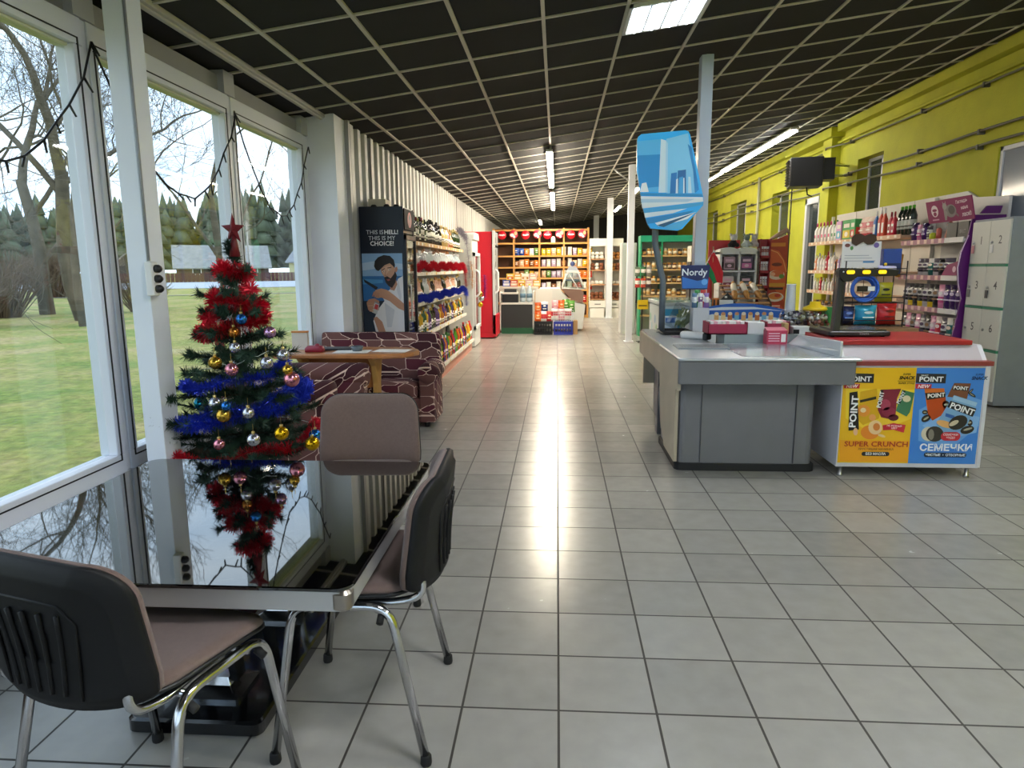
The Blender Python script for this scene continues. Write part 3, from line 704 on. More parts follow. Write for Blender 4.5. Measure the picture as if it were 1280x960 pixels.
# star
sm = MB(mat('dark_red_glitter', '#7a1420', .5, .2, bump=.6, bscale=300)); st = []
for k in range(10):
    a = PI/2 + k*PI/5; r = .083 if k % 2 == 0 else .032; st.append((r*math.cos(a)*.85, r*math.sin(a)*(1.15 if math.sin(a) > .5 else 1)))
vs = [(TX+.02+x, TY, 1.7+y) for x, y in st]; n = 10
sm.add(vs + [(TX+.02, TY-.022, 1.7), (TX+.02, TY+.022, 1.7)], [((i+1) % n, i, n) for i in range(n)] + [(i, (i+1) % n, n+1) for i in range(n)])
so = thing('tree_star', 'dark red star on the tip of the Christmas tree', 'star', (TX+.02, TY, 1.6))
sm.build('star', so, True); m = MB(mat('star_cone', '#6a1018', .5)); m.lathe([(.03, 1.555), (.02, 1.63), (.012, 1.67)], (TX+.02, TY, 0), 10); m.build('holder', so, True)
# tinsel
def tinsel(name, path, col, thick, dens, lab, seed=1, metal=.75):
    rg = random.Random(seed); m = MB(mat('foil_'+col.lstrip('#'), col, .28, metal*.6)); P = [Vector(p) for p in path]
    for a, b in zip(P, P[1:]):
        ax = (b-a); l = ax.length; ax = ax.normalized()
        for _ in range(max(1, int(l*dens))):
            q = a + ax*(l*rg.random()); o = ax.orthogonal().normalized(); o.rotate(Matrix.Rotation(rg.uniform(0, 2*PI), 3, ax))
            e = q + (o + ax*rg.uniform(-.5, .5)).normalized()*thick*rg.uniform(.6, 1.05)
            w = ax.cross(o).normalized()*.0016*(thick/.04)**.5 + ax*rg.uniform(-.001, .001); m.add([q-w, q+w, e+w*.7, e-w*.7], [(0, 1, 2, 3)])
    m.tube(P, .004, 4)
    return tag(m.build(name), lab, 'tinsel')
def spiral(z0, z1, r0, r1, a0, a1, n=60, sag=.0):
    o = []
    for i in range(n+1):
        f = i/n; a = R(a0+(a1-a0)*f); r = r0+(r1-r0)*f
        o.append((TX+r*math.cos(a), TY+r*math.sin(a), z0+(z1-z0)*f+sag*math.sin(f*18)))
    return o
tinsel('tinsel_garland', spiral(1.5, 1.44, .05, .08, -250, 160, 40), '#d8142f', .062, 2600, 'topmost ruff of red tinsel just under the star of the tree', 1)
tinsel('tinsel_garland', spiral(1.37, 1.22, .09, .15, -330, 230, 70), '#d8142f', .062, 2500, 'middle wrap of red tinsel in two loops round the upper tree', 2)
tinsel('tinsel_garland', spiral(1.24, 1.09, .14, .2, 60, -230, 50), '#c81028', .06, 2500, 'third red tinsel wrap sloping down over the middle of the tree', 3)
tinsel('tinsel_garland', spiral(.95, .8, .25, .3, 20, -200, 50, .015), '#2f46d2', .045, 2200, 'upper swag of blue tinsel round the lower half of the tree', 4)
tinsel('tinsel_garland', spiral(.8, .6, .36, .38, 40, -190, 60, .012), '#2f46d2', .05, 2300, 'lower swag of blue tinsel drooping across the wide branches', 5)
tinsel('tinsel_garland', spiral(.86, .7, .3, .36, 50, -120, 50, .02), '#263cb8', .04, 2000, 'blue tinsel strand tucked between the two blue swags', 6)
tinsel('tinsel_garland', spiral(.56, .44, .4, .4, 30, -170, 50, .02), '#c4142a', .045, 1900, 'lowest red tinsel on the tree just above the table edge', 7)
# baubles: angle from +x, radius, height
BC = {'pink': '#d98a98', 'gold': '#c9a03c', 'yellow': '#e0ad14', 'silver': '#c4c4cc', 'lilac': '#c79ac0', 'teal': '#1a86a0', 'blue': '#2f74c0', 'copper': '#b06a2a'}
BP = [('teal', -2.07+.0, .715, -.1, .04, 'teal bauble sticking out at the far left of the tree'), ('pink', -1.52, .86, -.3, .042, 'large pink bauble on the right side of the tree'),
 ('lilac', -1.63, 1.13, -.12, .034, 'lilac bauble hanging right of the lowest upper red tinsel'), ('pink', -1.87, .915, -.3, .036, 'pink bauble left of the trunk among blue tinsel'),
 ('gold', -1.965, .955, -.24, .036, 'gold bauble at the upper left beside blue tinsel'), ('gold', -1.94, .645, -.4, .038, 'shiny gold bauble low on the left, over the blue swag'),
 ('yellow', -1.6, .54, -.42, .037, 'yellow bauble near the middle just below the blue swag'), ('yellow', -1.42, .48, -.2, .04, 'yellow bauble at the lower right beside the chair'),
 ('silver', -1.56, 1.0, -.2, .034, 'silver bauble on the right above the blue tinsel'), ('silver', -1.66, .955, -.3, .034, 'pale silver pink bauble left of another silver one'),
 ('blue', -1.79, 1.205, -.2, .03, 'small blue bauble under the middle red tinsel'), ('blue', -1.92, .7, -.42, .026, 'tiny blue bauble beside the low gold one'),
 ('silver', -1.985, .715, -.35, .034, 'frosted white bauble left of the low gold one'), ('blue', -1.4, .53, -.1, .036, 'blue bauble at the lower right next to the chair back'),
 ('copper', -1.84, 1.13, -.2, .03, 'orange copper bauble above the silver cluster'), ('gold', -1.54, .915, -.32, .028, 'dull gold bauble behind the large pink one'), ('silver', -1.79, .66, -.44, .03, 'pale gold bauble in the centre on the blue swag'), ('pink', -1.98, .47, -.4, .03, 'small pink bauble at the lower left near the table edge'), ('silver', -1.77, .5, -.46, .034, 'glassy silver bauble low in the centre near the table'), ('silver', -1.84, 1.04, -.26, .03, 'clear silver bauble close to the trunk under the red wrap')]
for (c, x, z, dy, r, lab) in BP:
    k = 1 + dy/3.75; xx = x*k; zz = 1.484 + (z-1.484)*k
    b = thing('bauble', lab, 'bauble', (xx, TY+dy, zz-r), group='Christmas tree baubles')
    m = MB(mat('bauble_'+c, BC[c], .16, .85)); m.ball((0, 0, r), r, 16); m.build('ball', b)
    m = MB(mat('bauble_cap', '#c8b070', .3, 1)); m.lathe([(.009, 2*r-.002), (.009, 2*r+.01), (.004, 2*r+.012)], n=8); m.tube([(0, 0, 2*r+.01), (0, 0, 2*r+.05)], .0012, 4); m.build('cap', b)
lt = thing('string_lights', 'thin pale wire of fairy lights wound round the Christmas tree', 'string lights', (TX, TY, .7))
m = MB(flat('#b9c2c0')); pa = []
for i in range(90):
    f = i/89; a = f*19; r = .36*(1-f)+.07; pa.append((TX+r*math.cos(a)+rnd(-.02, .02), TY+r*math.sin(a)+rnd(-.02, .02), .5+f*.8+rnd(-.02, .02)))
m.tube(pa, .0022, 4); m.build('wire', lt, True)
# socket box on the post
t = thing('socket_box', 'white power socket box with black plugs fixed to the white post', 'socket', (-2.03, 3.38, 1.44))
m = MB(flat('#dcdcda')); m.rbox(-.03, .012, -.075, -.02, -.085, .085, .01); m.build('housing', t)
for z in (-.05, 0, .05): m = MB(BLACK); m.lathe([(.02, 0), (.02, .02), (.012, .03)], n=10, M=Matrix.Translation((.012, -.045, z)) @ Matrix.Rotation(PI/2, 4, 'Y')); m.build('plug', t)
m = MB(flat('#8e9094')); m.tube([(-2.055, 3.345, 1.53), (-2.052, 3.342, 2.0), (-2.055, 3.345, 2.94)], .008, 6); tag(m.build('power_cable'), 'grey power cable running up the white post to the ceiling', 'cable')

# ---------------------------------------------------------------- sofas and pine table
def sofa_mat():
    m = mat('sofa_fabric', '#5b2a33', .85); nt = m.node_tree; b = nt.nodes['Principled BSDF']; N = nt.nodes.new; L = nt.links.new
    tc = N('ShaderNodeTexCoord'); g = N('ShaderNodeNewGeometry'); sp = N('ShaderNodeSeparateXYZ'); L(tc.outputs['Object'], sp.inputs[0])
    ad = N('ShaderNodeMath'); ad.operation = 'ADD'; L(sp.outputs[0], ad.inputs[0]); L(sp.outputs[1], ad.inputs[1])
    cb = N('ShaderNodeCombineXYZ'); L(ad.outputs[0], cb.inputs[0])
    ad2 = N('ShaderNodeMath'); ad2.operation = 'MULTIPLY_ADD'; ad2.inputs[1].default_value = .55; L(sp.outputs[1], ad2.inputs[0]); L(sp.outputs[2], ad2.inputs[2]); L(ad2.outputs[0], cb.inputs[1])
    mp = N('ShaderNodeMapping'); mp.inputs['Scale'].default_value = (4.4, 8, 1); L(cb.outputs[0], mp.inputs[0])
    f = []
    for ft in ('F1', 'F2'):
        v = N('ShaderNodeTexVoronoi'); v.voronoi_dimensions = '2D'; v.distance = 'CHEBYCHEV'; v.feature = ft; v.inputs['Scale'].default_value = 1.25; v.inputs['Randomness'].default_value = .85; L(mp.outputs[0], v.inputs['Vector']); f.append(v)
    su = N('ShaderNodeMath'); su.operation = 'SUBTRACT'; L(f[1].outputs['Distance'], su.inputs[0]); L(f[0].outputs['Distance'], su.inputs[1])
    ln = N('ShaderNodeMath'); ln.operation = 'LESS_THAN'; ln.inputs[1].default_value = .034; L(su.outputs[0], ln.inputs[0])
    s2 = N('ShaderNodeSeparateColor'); L(f[0].outputs['Color'], s2.inputs[0])
    cr = N('ShaderNodeValToRGB'); cr.color_ramp.interpolation = 'CONSTANT'; e = cr.color_ramp.elements; e[0].color = lin('#3d1019'); e[1].position = .4; e[1].color = lin('#6a433f'); k = e.new(.7); k.color = lin('#571c2a')
    L(s2.outputs[0], cr.inputs[0])
    st = N('ShaderNodeMath'); st.operation = 'GREATER_THAN'; st.inputs[1].default_value = .86; fr = N('ShaderNodeMath'); fr.operation = 'FRACT'; sc = N('ShaderNodeMath'); sc.operation = 'MULTIPLY'; sc.inputs[1].default_value = 9; L(ad2.outputs[0], sc.inputs[0]); L(sc.outputs[0], fr.inputs[0]); L(fr.outputs[0], st.inputs[0])
    s3 = N('ShaderNodeMath'); s3.operation = 'MULTIPLY'; t3 = N('ShaderNodeMath'); t3.operation = 'GREATER_THAN'; t3.inputs[1].default_value = .72; L(s2.outputs[1], t3.inputs[0]); L(st.outputs[0], s3.inputs[0]); L(t3.outputs[0], s3.inputs[1])
    mxl = N('ShaderNodeMath'); mxl.operation = 'MAXIMUM'; L(ln.outputs[0], mxl.inputs[0]); L(s3.outputs[0], mxl.inputs[1])
    mx = N('ShaderNodeMix'); mx.data_type = 'RGBA'; L(mxl.outputs[0], mx.inputs['Factor']); L(cr.outputs[0], mx.inputs['A']); mx.inputs['B'].default_value = lin('#dcbfae'); L(mx.outputs['Result'], b.inputs['Base Color'])
    return m
SOF = sofa_mat()
def make_sofa(lab, loc, rz, w, d=.85, cush=2, bh=0., ah=0.):
    t = thing('sofa', lab, 'sofa', loc, rz); aw = .17; h = .42
    m = MB(SOF); m.rbox(-w/2+.02, w/2-.02, -d/2+.04, d/2-.02, .05, .28, .03); m.build('base', t)
    for k in range(cush):
        a = -w/2+aw+(w-2*aw)*k/cush; b = -w/2+aw+(w-2*aw)*(k+1)/cush
        m = MB(SOF); m.pad(rrect(b-a-.008, d-.2, .05, 5, (a+b)/2, -.08), [(.02, .27), (0, .3), (0, .39), (.015, .42), (.06, .435)]); m.build('seat_cushion', t)
    m = MB(SOF); o = [(.19, .28), (.36, .28), (.42, .3), (.425, .8), (.39, .85), (.33, .87), (.27, .85), (.24, .78)]
    o = [(x*d/.85, z+(bh if z > .5 else 0)) for x, z in o]; m.prism(o, (-w/2+.02, 0, 0), (0, 1, 0), (0, 0, 1), w-.04); m.build('backrest', t, bevel=.02)
    for sx in (-1, 1):
        x = sx*(w/2-aw/2); m = MB(SOF); m.box(x-aw/2+.015, x+aw/2-.015, -d/2+.03, d/2-.03, .05, .5+ah); r = .098
        prof = [(-d/2, .0), (-d/2, r*.55), (-d/2+.012, r*.9), (-d/2+.03, r), (d/2-.05, r)]
        M_ = Matrix.Translation((x+sx*.012, 0, .52+ah)) @ Matrix.Rotation(-PI/2, 4, 'X')
        m.lathe([(q, p) for p, q in prof], n=18, M=M_); m.build('armrest', t, bevel=.012)
    for sx in (-1, 1):
        for sy in (-1, 1): m = MB(BLACK); m.lathe([(.025, 0), (.03, .055)], (sx*(w/2-.1), sy*(d/2-.1), 0), 10); m.build('foot', t)
    return t
make_sofa('maroon patterned sofa facing us behind the pine table, beside the bottle shelf', (-1.735, 6.385, 0), 0, 1.22, .52)
make_sofa('maroon patterned sofa standing sideways along the windows behind the Christmas tree', (-1.93, 4.95, 0), PI/2, 1.0, .8, bh=-.13, ah=.11)
PINE = mat('varnished_pine', '#b97a48', .3, var=.18, vscale=6, coat=.3)
t = thing('pine_table', 'round ended varnished pine table in front of the maroon sofa', 'table', (-1.8, 5.78, 0))
o = [(-.58, -.28), (.35, -.28), (.5, -.22), (.58, -.1), (.61, 0), (.58, .1), (.5, .22), (.35, .28), (-.58, .28)]
m = MB(PINE); m.pad(o, [(.01, .74), (0, .75), (0, .77), (.01, .78)], smooth=False); m.build('tabletop', t)
for x in (.2, -.42):
    q = [(-.2, 0), (.2, 0), (.16, .06), (.06, .12), (.05, .5), (.1, .66), (.2, .74), (-.2, .74), (-.1, .66), (-.05, .5), (-.06, .12), (-.16, .06)]
    m = MB(mat('pale_pine', '#c99a58', .35, var=.12, vscale=7)); m.prism(q, (x, 0, 0), (0, 1, 0), (0, 0, 1), .05); m.build('leg', t, bevel=.008)
m = MB(mat('orange_pine', '#b9753e', .35, var=.12, vscale=7)); m.prism([(-.42, .46), (-.3, .44), (.1, .44), (.2, .46), (.2, .72), (-.42, .72)], (0, .02, 0), (1, 0, 0), (0, 0, 1), .03); m.build('stretcher', t)
zt = .782
m = MB(flat('#c9c5bf')); m.box(-2.33, -2.19, 5.810, 5.850, zt, zt+.15); m.use(flat('#c07a3c')); m.box(-2.33, -2.19, 5.805, 5.855, zt+.15, zt+.165); tag(m.build('card_holder'), 'grey card holder with an orange rim on the pine table near the windows', 'card holder')
m = MB(flat('#8e1c34')); m.pad(rrect(.16, .1, .03, 4, -2.08, 5.680), [(0, zt), (0, zt+.03), (.02, zt+.05), (.03, zt+.045)]); m.ball((-2.06, 5.690, zt+.045), .025); tag(m.build('red_cloth'), 'folded dark red cloth on the left of the pine table', 'cloth')
m = MB(flat('#1c2026')); m.cbox((-1.95, 5.840, zt+.008), (.3, .18, .014), .15); tag(m.build('dark_folder'), 'dark folder lying on the pine table behind the red cloth', 'folder')
m = MB(flat('#e6e2dc', .7)); m.cbox((-1.75, 5.680, zt+.001), (.3, .21, .0015), .05); tag(m.build('paper_sheet'), 'white paper sheet in the middle of the pine table', 'paper')
m = MB(flat('#eae3da', .7)); m.cbox((-1.42, 5.740, zt+.001), (.3, .21, .0015), -.1); tag(m.build('paper_sheet'), 'white paper sheet near the rounded end of the pine table', 'paper')
m = MB(mat('grey_glass', '#5c666c', .15)); m.lathe([(.04, 0), (.055, .04), (.048, .042), (.035, .01), (0, .01)], (-1.72, 5.720, zt+.002), 14); tag(m.build('ashtray'), 'small grey glass dish standing on a paper on the pine table', 'dish')
# ---------------------------------------------------------------- generic goods
def bottle_mesh(body, label, cap, h=.29, r=.038, kind='wine', name='bottle'):
    m = MB(mat('bottle_'+body.lstrip('#'), body, .08, spec=.7))
    if kind == 'wine': pr = [(.0, 0), (r, .004), (r, h*.58), (r*.85, h*.66), (r*.36, h*.77), (r*.34, h*.9)]
    elif kind == 'flask': pr = [(0, 0), (r*1.15, .004), (r*1.15, h*.5), (r*.5, h*.62), (r*.36, h*.72), (r*.36, h*.9)]
    elif kind == 'pet': pr = [(0, 0), (r, .01), (r*1.02, h*.25), (r*.92, h*.45), (r*1.02, h*.65), (r*.4, h*.88), (r*.36, h*.93)]
    else: pr = [(0, 0), (r, .004), (r, h*.72), (r*.45, h*.82), (r*.4, h*.9)]
    m.lathe(pr, n=9); m.use(flat(cap)); m.lathe([(r*.4, h*.87), (r*.4, h*.985), (r*.34, h)], n=8)
    m.use(flat(label, .6)); q = 1.03*(1.15 if kind == 'flask' else 1); lo = .12+.14*((int(body[1:], 16)//7) % 5)/5; hi = lo+.18+.16*((int(label[1:], 16)//11) % 5)/5; m.lathe([(r*q, h*lo), (r*q, h*hi)], n=9)
    m.use(flat('#2a2420', .6)); m.lathe([(r*q*1.01, h*(lo+.08)), (r*q*1.01, h*(lo+.12))], n=9)
    return m.mesh(name)
def carton_mesh(w, d, h, c1, c2, c3='#f0ece0', name='carton'):
    m = MB(flat(c1)); m.box(-w/2, w/2, -d/2, d/2, 0, h); pl = Pl((0, -d/2, 0)); m.rect(pl, -w*.42, w*.42, h*.12, h*.5, flat(c2)); m.rect(pl, -w*.35, w*.35, h*.62, h*.82, flat(c3)); m.poly(pl, ell(w*.4, h*.25, 12, 0, h*.3), flat(c3), 2)
    pl = Pl((-w/2, 0, 0), (0, -1, 0)); m.rect(pl, -d*.4, d*.4, h*.2, h*.6, flat(c2)); pl = Pl((w/2, 0, 0), (0, 1, 0)); m.rect(pl, -d*.4, d*.4, h*.2, h*.6, flat(c2))
    return m.mesh(name)
def pouch_mesh(w, h, t, cols, badge='#f2efe8', name='packet', gl=.25):
    m = MB(); m.pouch(w, h, t, None, [flat(c, gl) for c in cols], 6, 8)
    pl = Pl((0, -t*.5-.001, h*.5)); m.poly(pl, ell(w*.4, h*.14, 12, 0, h*.14), flat(badge), 1); m.rect(pl, -w*.25, w*.25, -h*.14, -h*.08, flat(badge), 1)
    return m.mesh(name)
def jar_mesh(r, h, body, lid, lab, name='jar'):
    m = MB(flat(body, .2)); m.lathe([(0, 0), (r*.95, .003), (r, h*.1), (r, h*.72), (r*.82, h*.82)], n=10); m.use(flat(lid, .4)); m.lathe([(r*.86, h*.82), (r*.86, h)], n=10); m.use(flat(lab, .6)); m.lathe([(r*1.02, h*.2), (r*1.02, h*.6)], n=10)
    return m.mesh(name)
def spray_mesh(body, cap, h=.25, r=.04, name='cleaner_bottle'):
    m = MB(flat(body, .35)); m.pad(rrect(2*r*1.1, 2*r*.75, r*.35, 3), [(.006, 0), (0, .01), (0, h*.6), (r*.5, h*.76), (r*.62, h*.82)], smooth=True); m.use(flat(cap, .35)); m.lathe([(r*.32, h*.8), (r*.34, h*.92), (r*.22, h)], n=9)
    pl = Pl((0, -r*.76, 0)); m.rect(pl, -r*.75, r*.75, h*.15, h*.5, flat('#f2f2ee')); m.rect(pl, -r*.6, r*.6, h*.25, h*.4, flat(cap), 2)
    return m.mesh(name)

# ---------------------------------------------------------------- drinks fridge with the poster side
FX0, FX1, FY0, FY1, FZ = -2.135, -1.655, 7.38, 7.93, 2.14
t = thing('drinks_fridge', 'black drinks fridge with a poster of a bearded man on its side', 'fridge', ((FX0+FX1)/2, (FY0+FY1)/2, 0))
m = MB(mat('fridge_black', '#12151c', .3)); m.box(FX0, FX1, FY0, FY0+.03, .06, FZ); m.box(FX0, FX1, FY1-.03, FY1, .06, FZ); m.box(FX0, FX0+.04, FY0, FY1, .06, FZ); m.box(FX0, FX1, FY0, FY1, .06, .3); m.box(FX0, FX1-.01, FY0, FY1, 1.86, FZ); m.box(FX0+.03, FX1-.06, FY0+.05, FY1-.05, 0, .06)
m.build('cabinet', t, True, bevel=.005)
m = MB(mat('sign_dark', '#1a0c10', .7, spec=.1)); m.box(FX1-.01, FX1+.012, FY0+.02, FY1-.02, 1.9, 2.12); pl = Pl((FX1+.012, (FY0+FY1)/2, 2.01), (0, 1, 0)); m.poly(pl, ell(.2, .17, 16), flat('#a8202c')); m.stroke(pl, [(-.05, -.06), (-.02, .06), (.0, 0), (.03, .06), (.05, -.05)], .02, flat('#1a0c10'), 2); m.build('header_sign', t, True)
m = MB(flat('#0e0f12', .3))
for q in ((FY0+.01, FY0+.05, .32, 1.84), (FY1-.05, FY1-.01, .32, 1.84), (FY0+.01, FY1-.01, .32, .37), (FY0+.01, FY1-.01, 1.79, 1.84)): m.box(FX1-.005, FX1+.025, *q)
d = m.build('door', t, True); m = MB(CABG); m.box(FX1+.005, FX1+.01, FY0+.05, FY1-.05, .37, 1.79); m.build('door_glass', d, True)
m = MB(STEEL); m.tube(arcpath([(FX1+.02, FY0+.035, .9), (FX1+.06, FY0+.035, .9), (FX1+.06, FY0+.035, 1.3), (FX1+.02, FY0+.035, 1.3)]), .009); m.build('door_handle', d, True)
m = MB(flat('#b9bcc0'))
for z in (.55, .8, 1.05, 1.3, 1.55): m.box(FX0+.05, FX1-.02, FY0+.04, FY1-.04, z-.012, z)
m.build('inner_shelves', t, True)
m = MB(flat('#101828', .35)); pl = Pl((-1.893, FY0, 0)); m.rect(pl, -.238, .238, .1, FZ-.005, flat('#141b2a', .35), 1)
def U(pts): return [((x-203)/502, 1.645-(y-333)/502) for x, y in pts]
def cr(col, pts, k): m.poly(pl, U(pts), flat(col, .5), k)
m.text(pl, 'THIS IS', -.075, 1.868, .063, flat('#e8e9ee'), 4, 0); m.text(pl, 'HELL!', .105, 1.868, .063, flat('#ffffff'), 4, .02)
m.text(pl, 'THIS IS MY', 0, 1.805, .063, flat('#e8e9ee'), 4, 0); m.text(pl, 'CHOICE!', 0, 1.748, .066, flat('#ffffff'), 4, .02)
cr('#8fb6de', [(88, 333), (88, 455), (312, 455), (312, 333)], 3)
cr('#b9d0ea', [(88, 385), (150, 375), (312, 390), (312, 420), (200, 410), (88, 425)], 4)
cr('#2f6fae', [(88, 455), (88, 590), (312, 590), (312, 455)], 3); cr('#4b93cc', [(88, 470), (88, 500), (200, 492), (200, 475)], 4)
cr('#1d2c40', [(88, 590), (88, 760), (312, 760), (312, 590)], 3)
cr('#22262c', [(92, 470), (98, 488), (160, 530), (172, 516)], 5)
cr('#e9e9ee', [(268, 505), (285, 470), (312, 455), (312, 760), (150, 760), (138, 700), (165, 640), (205, 590), (190, 560), (235, 530)], 6)
cr('#cfd2dc', [(205, 600), (260, 640), (240, 735), (215, 735)], 7); cr('#d4d6de', [(285, 470), (275, 530), (295, 600), (300, 560)], 7)
cr('#bd8c72', [(235, 480), (272, 470), (280, 500), (262, 535), (240, 528)], 7)
cr('#c99a80', [(188, 412), (213, 393), (243, 383), (264, 396), (272, 430), (266, 470), (248, 505), (226, 488), (207, 457), (194, 436)], 8)
cr('#d8ad92', [(196, 418), (222, 400), (246, 398), (240, 425), (216, 450), (204, 446)], 9)
cr('#2a1d19', [(208, 462), (226, 456), (244, 468), (262, 446), (270, 428), (279, 452), (270, 490), (250, 520), (230, 508), (216, 490)], 10)
cr('#9a4f48', [(220, 474), (236, 470), (243, 477), (230, 483)], 11)
cr('#c08870', [(270, 410), (281, 404), (285, 420), (277, 436), (269, 432)], 9)
cr('#1c1514', [(155, 402), (160, 374), (178, 354), (210, 342), (245, 347), (265, 368), (271, 396), (268, 412), (256, 398), (242, 386), (214, 396), (192, 416), (178, 428), (164, 420)], 11)
m.stroke(pl, U([(196, 424), (214, 414)]), .008, flat('#241a18'), 12); m.stroke(pl, U([(228, 412), (250, 408)]), .008, flat('#241a18'), 12)
cr('#f0ece6', [(199, 431), (207, 427), (214, 429), (207, 434)], 12); cr('#f0ece6', [(232, 422), (241, 417), (249, 420), (241, 425)], 12)
cr('#1a1210', [(205, 428), (210, 428), (209, 433), (205, 433)], 13); cr('#1a1210', [(239, 418), (244, 418), (243, 424), (239, 424)], 13)
m.stroke(pl, U([(219, 425), (213, 452), (224, 455)]), .006, flat('#a87660'), 12)
cr('#c4937a', [(143, 552), (158, 530), (190, 522), (222, 530), (262, 560), (313, 605), (313, 645), (282, 632), (235, 592), (190, 572), (160, 575)], 12)
for k in range(4): m.stroke(pl, U([(150+k*9, 540+k*2), (140+k*10, 566+k*3)]), .013, flat('#b98770'), 13)
cr('#b88670', [(104, 600), (118, 582), (150, 575), (176, 590), (172, 640), (140, 655), (112, 640)], 12)
cr('#c2c6cc', [(150, 592), (178, 604), (160, 664), (132, 652)], 14); cr('#d24c50', [(154, 606), (172, 613), (164, 640), (145, 632)], 15); cr('#8d9299', [(150, 592), (178, 604), (176, 610), (149, 598)], 15)
for k in range(4): m.stroke(pl, U([(108+k*4, 604+k*13), (150-k*3, 600+k*15)]), .019, flat('#c99b82' if k % 2 else '#be8d75'), 16)
cr('#c08f77', [(140, 684), (158, 676), (188, 705), (205, 760), (165, 760)], 7)
m.build('poster_print', t, True)
me_can = {}
def can_mesh(c1, c2):
    m = MB(mat('can_'+c1.lstrip('#'), c1, .25, .5)); m.lathe([(.024, 0), (.03, .008), (.03, .145), (.024, .16)], n=10); m.use(flat(c2)); m.lathe([(.0305, .05), (.0305, .1)], n=10); m.use(STEEL); m.lathe([(.024, .16), (.02, .157)], n=10)
    return m.mesh('drink_can')
cans = [('white', can_mesh('#dcdcd8', '#c8b060')), ('gold', can_mesh('#b99b50', '#e8e4d8')), ('silver', can_mesh('#b8bcc0', '#7c3a34')), ('copper', can_mesh('#a8644a', '#e0d0c0')), ('grey', can_mesh('#9a9c98', '#d8d8d0'))]
for i, z in enumerate((.55, .8, 1.05, 1.3, 1.55)):
    for k in range(6):
        cn, me = cans[(i+(k//3)*2) % 5]
        inst(me, 'drink_can', (FX1-.07, FY0+.1+k*.07, z), k, '%s drink can, %s from the front, %s shelf up in the black fridge' % (cn, nth(k), nth(i)), 'can', 'cans in the black drinks fridge')
for k, (x, y) in enumerate([(-2.0, 7.5), (-1.85, 7.47), (-1.75, 7.5)]):
    m = MB(BLACK); m.lathe([(.03, 0), (.035, .015), (.02, .03), (0, .032)], (x, y, FZ), 10); tag(m.build('fridge_knob_cover'), '%s small black cap from the left on top of the poster fridge' % nth(k), 'cap')
m = MB(flat('#cdc7b4', .7)); m.box(-2.09, -1.9, 7.62, 7.86, FZ+.001, FZ+.1); tag(m.build('carton_box'), 'pale carton lying on top of the black poster fridge', 'box')

# ---------------------------------------------------------------- liquor shelving
LY0, LY1 = 8.0, 12.35
t = thing('liquor_shelf', 'long white shop shelf full of liquor bottles along the ribbed wall', 'shelf', (-1.9, 10.2, 0))
SHW = flat('#d9d6cf'); SHO = mat('shelf_wood', '#c99866', .5)
m = MB(flat('#6d655e', .7)); m.box(-2.11, -2.09, LY0, LY1, 0, 2.1); m.build('back_panel', t, True)
lev = [(.2, -1.53), (.67, -1.66), (1.06, -1.7), (1.43, -1.7), (1.8, -1.7)]
for i, (z, xf) in enumerate(lev):
    m = MB(SHO if i == 4 else SHW); m.box(-2.09, xf, LY0, LY1, z-.035, z); m.use(flat('#e9e4d8') if i < 4 else flat('#d0a26c')); m.box(xf, xf+.012, LY0, LY1, z-.04, z+.006)
    for k in range(18):
        y = LY0+.12+k*.235; pl = Pl((xf+.012, y, z-.02), (0, 1, 0)); m.rect(pl, -.035, .035, -.018, .018, flat('#f6f4ea' if k % 3 else '#e8c24c'))
    m.build('shelf_board', t, True)
m = MB(mat('kick_pink', '#c98a78', .5)); m.box(-2.05, -1.56, LY0, LY1, 0, .15); m.build('kick_board', t, True)
for y in (LY0, 9.45, 10.9, LY1-.03):
    m = MB(SHW); m.box(-2.09, -2.05, y, y+.03, 0, 2.1)
    for z, xf in lev: m.add([(-2.05, y, z-.16), (-2.05, y, z-.036), (xf-.02, y, z-.036), (-2.05, y+.015, z-.16), (-2.05, y+.015, z-.036), (xf-.02, y+.015, z-.036)], [(0, 1, 2), (5, 4, 3), (0, 2, 5, 3)])
    m.build('upright', t, True)
B = lambda n, *a, **k: (n, bottle_mesh(*a, **k))
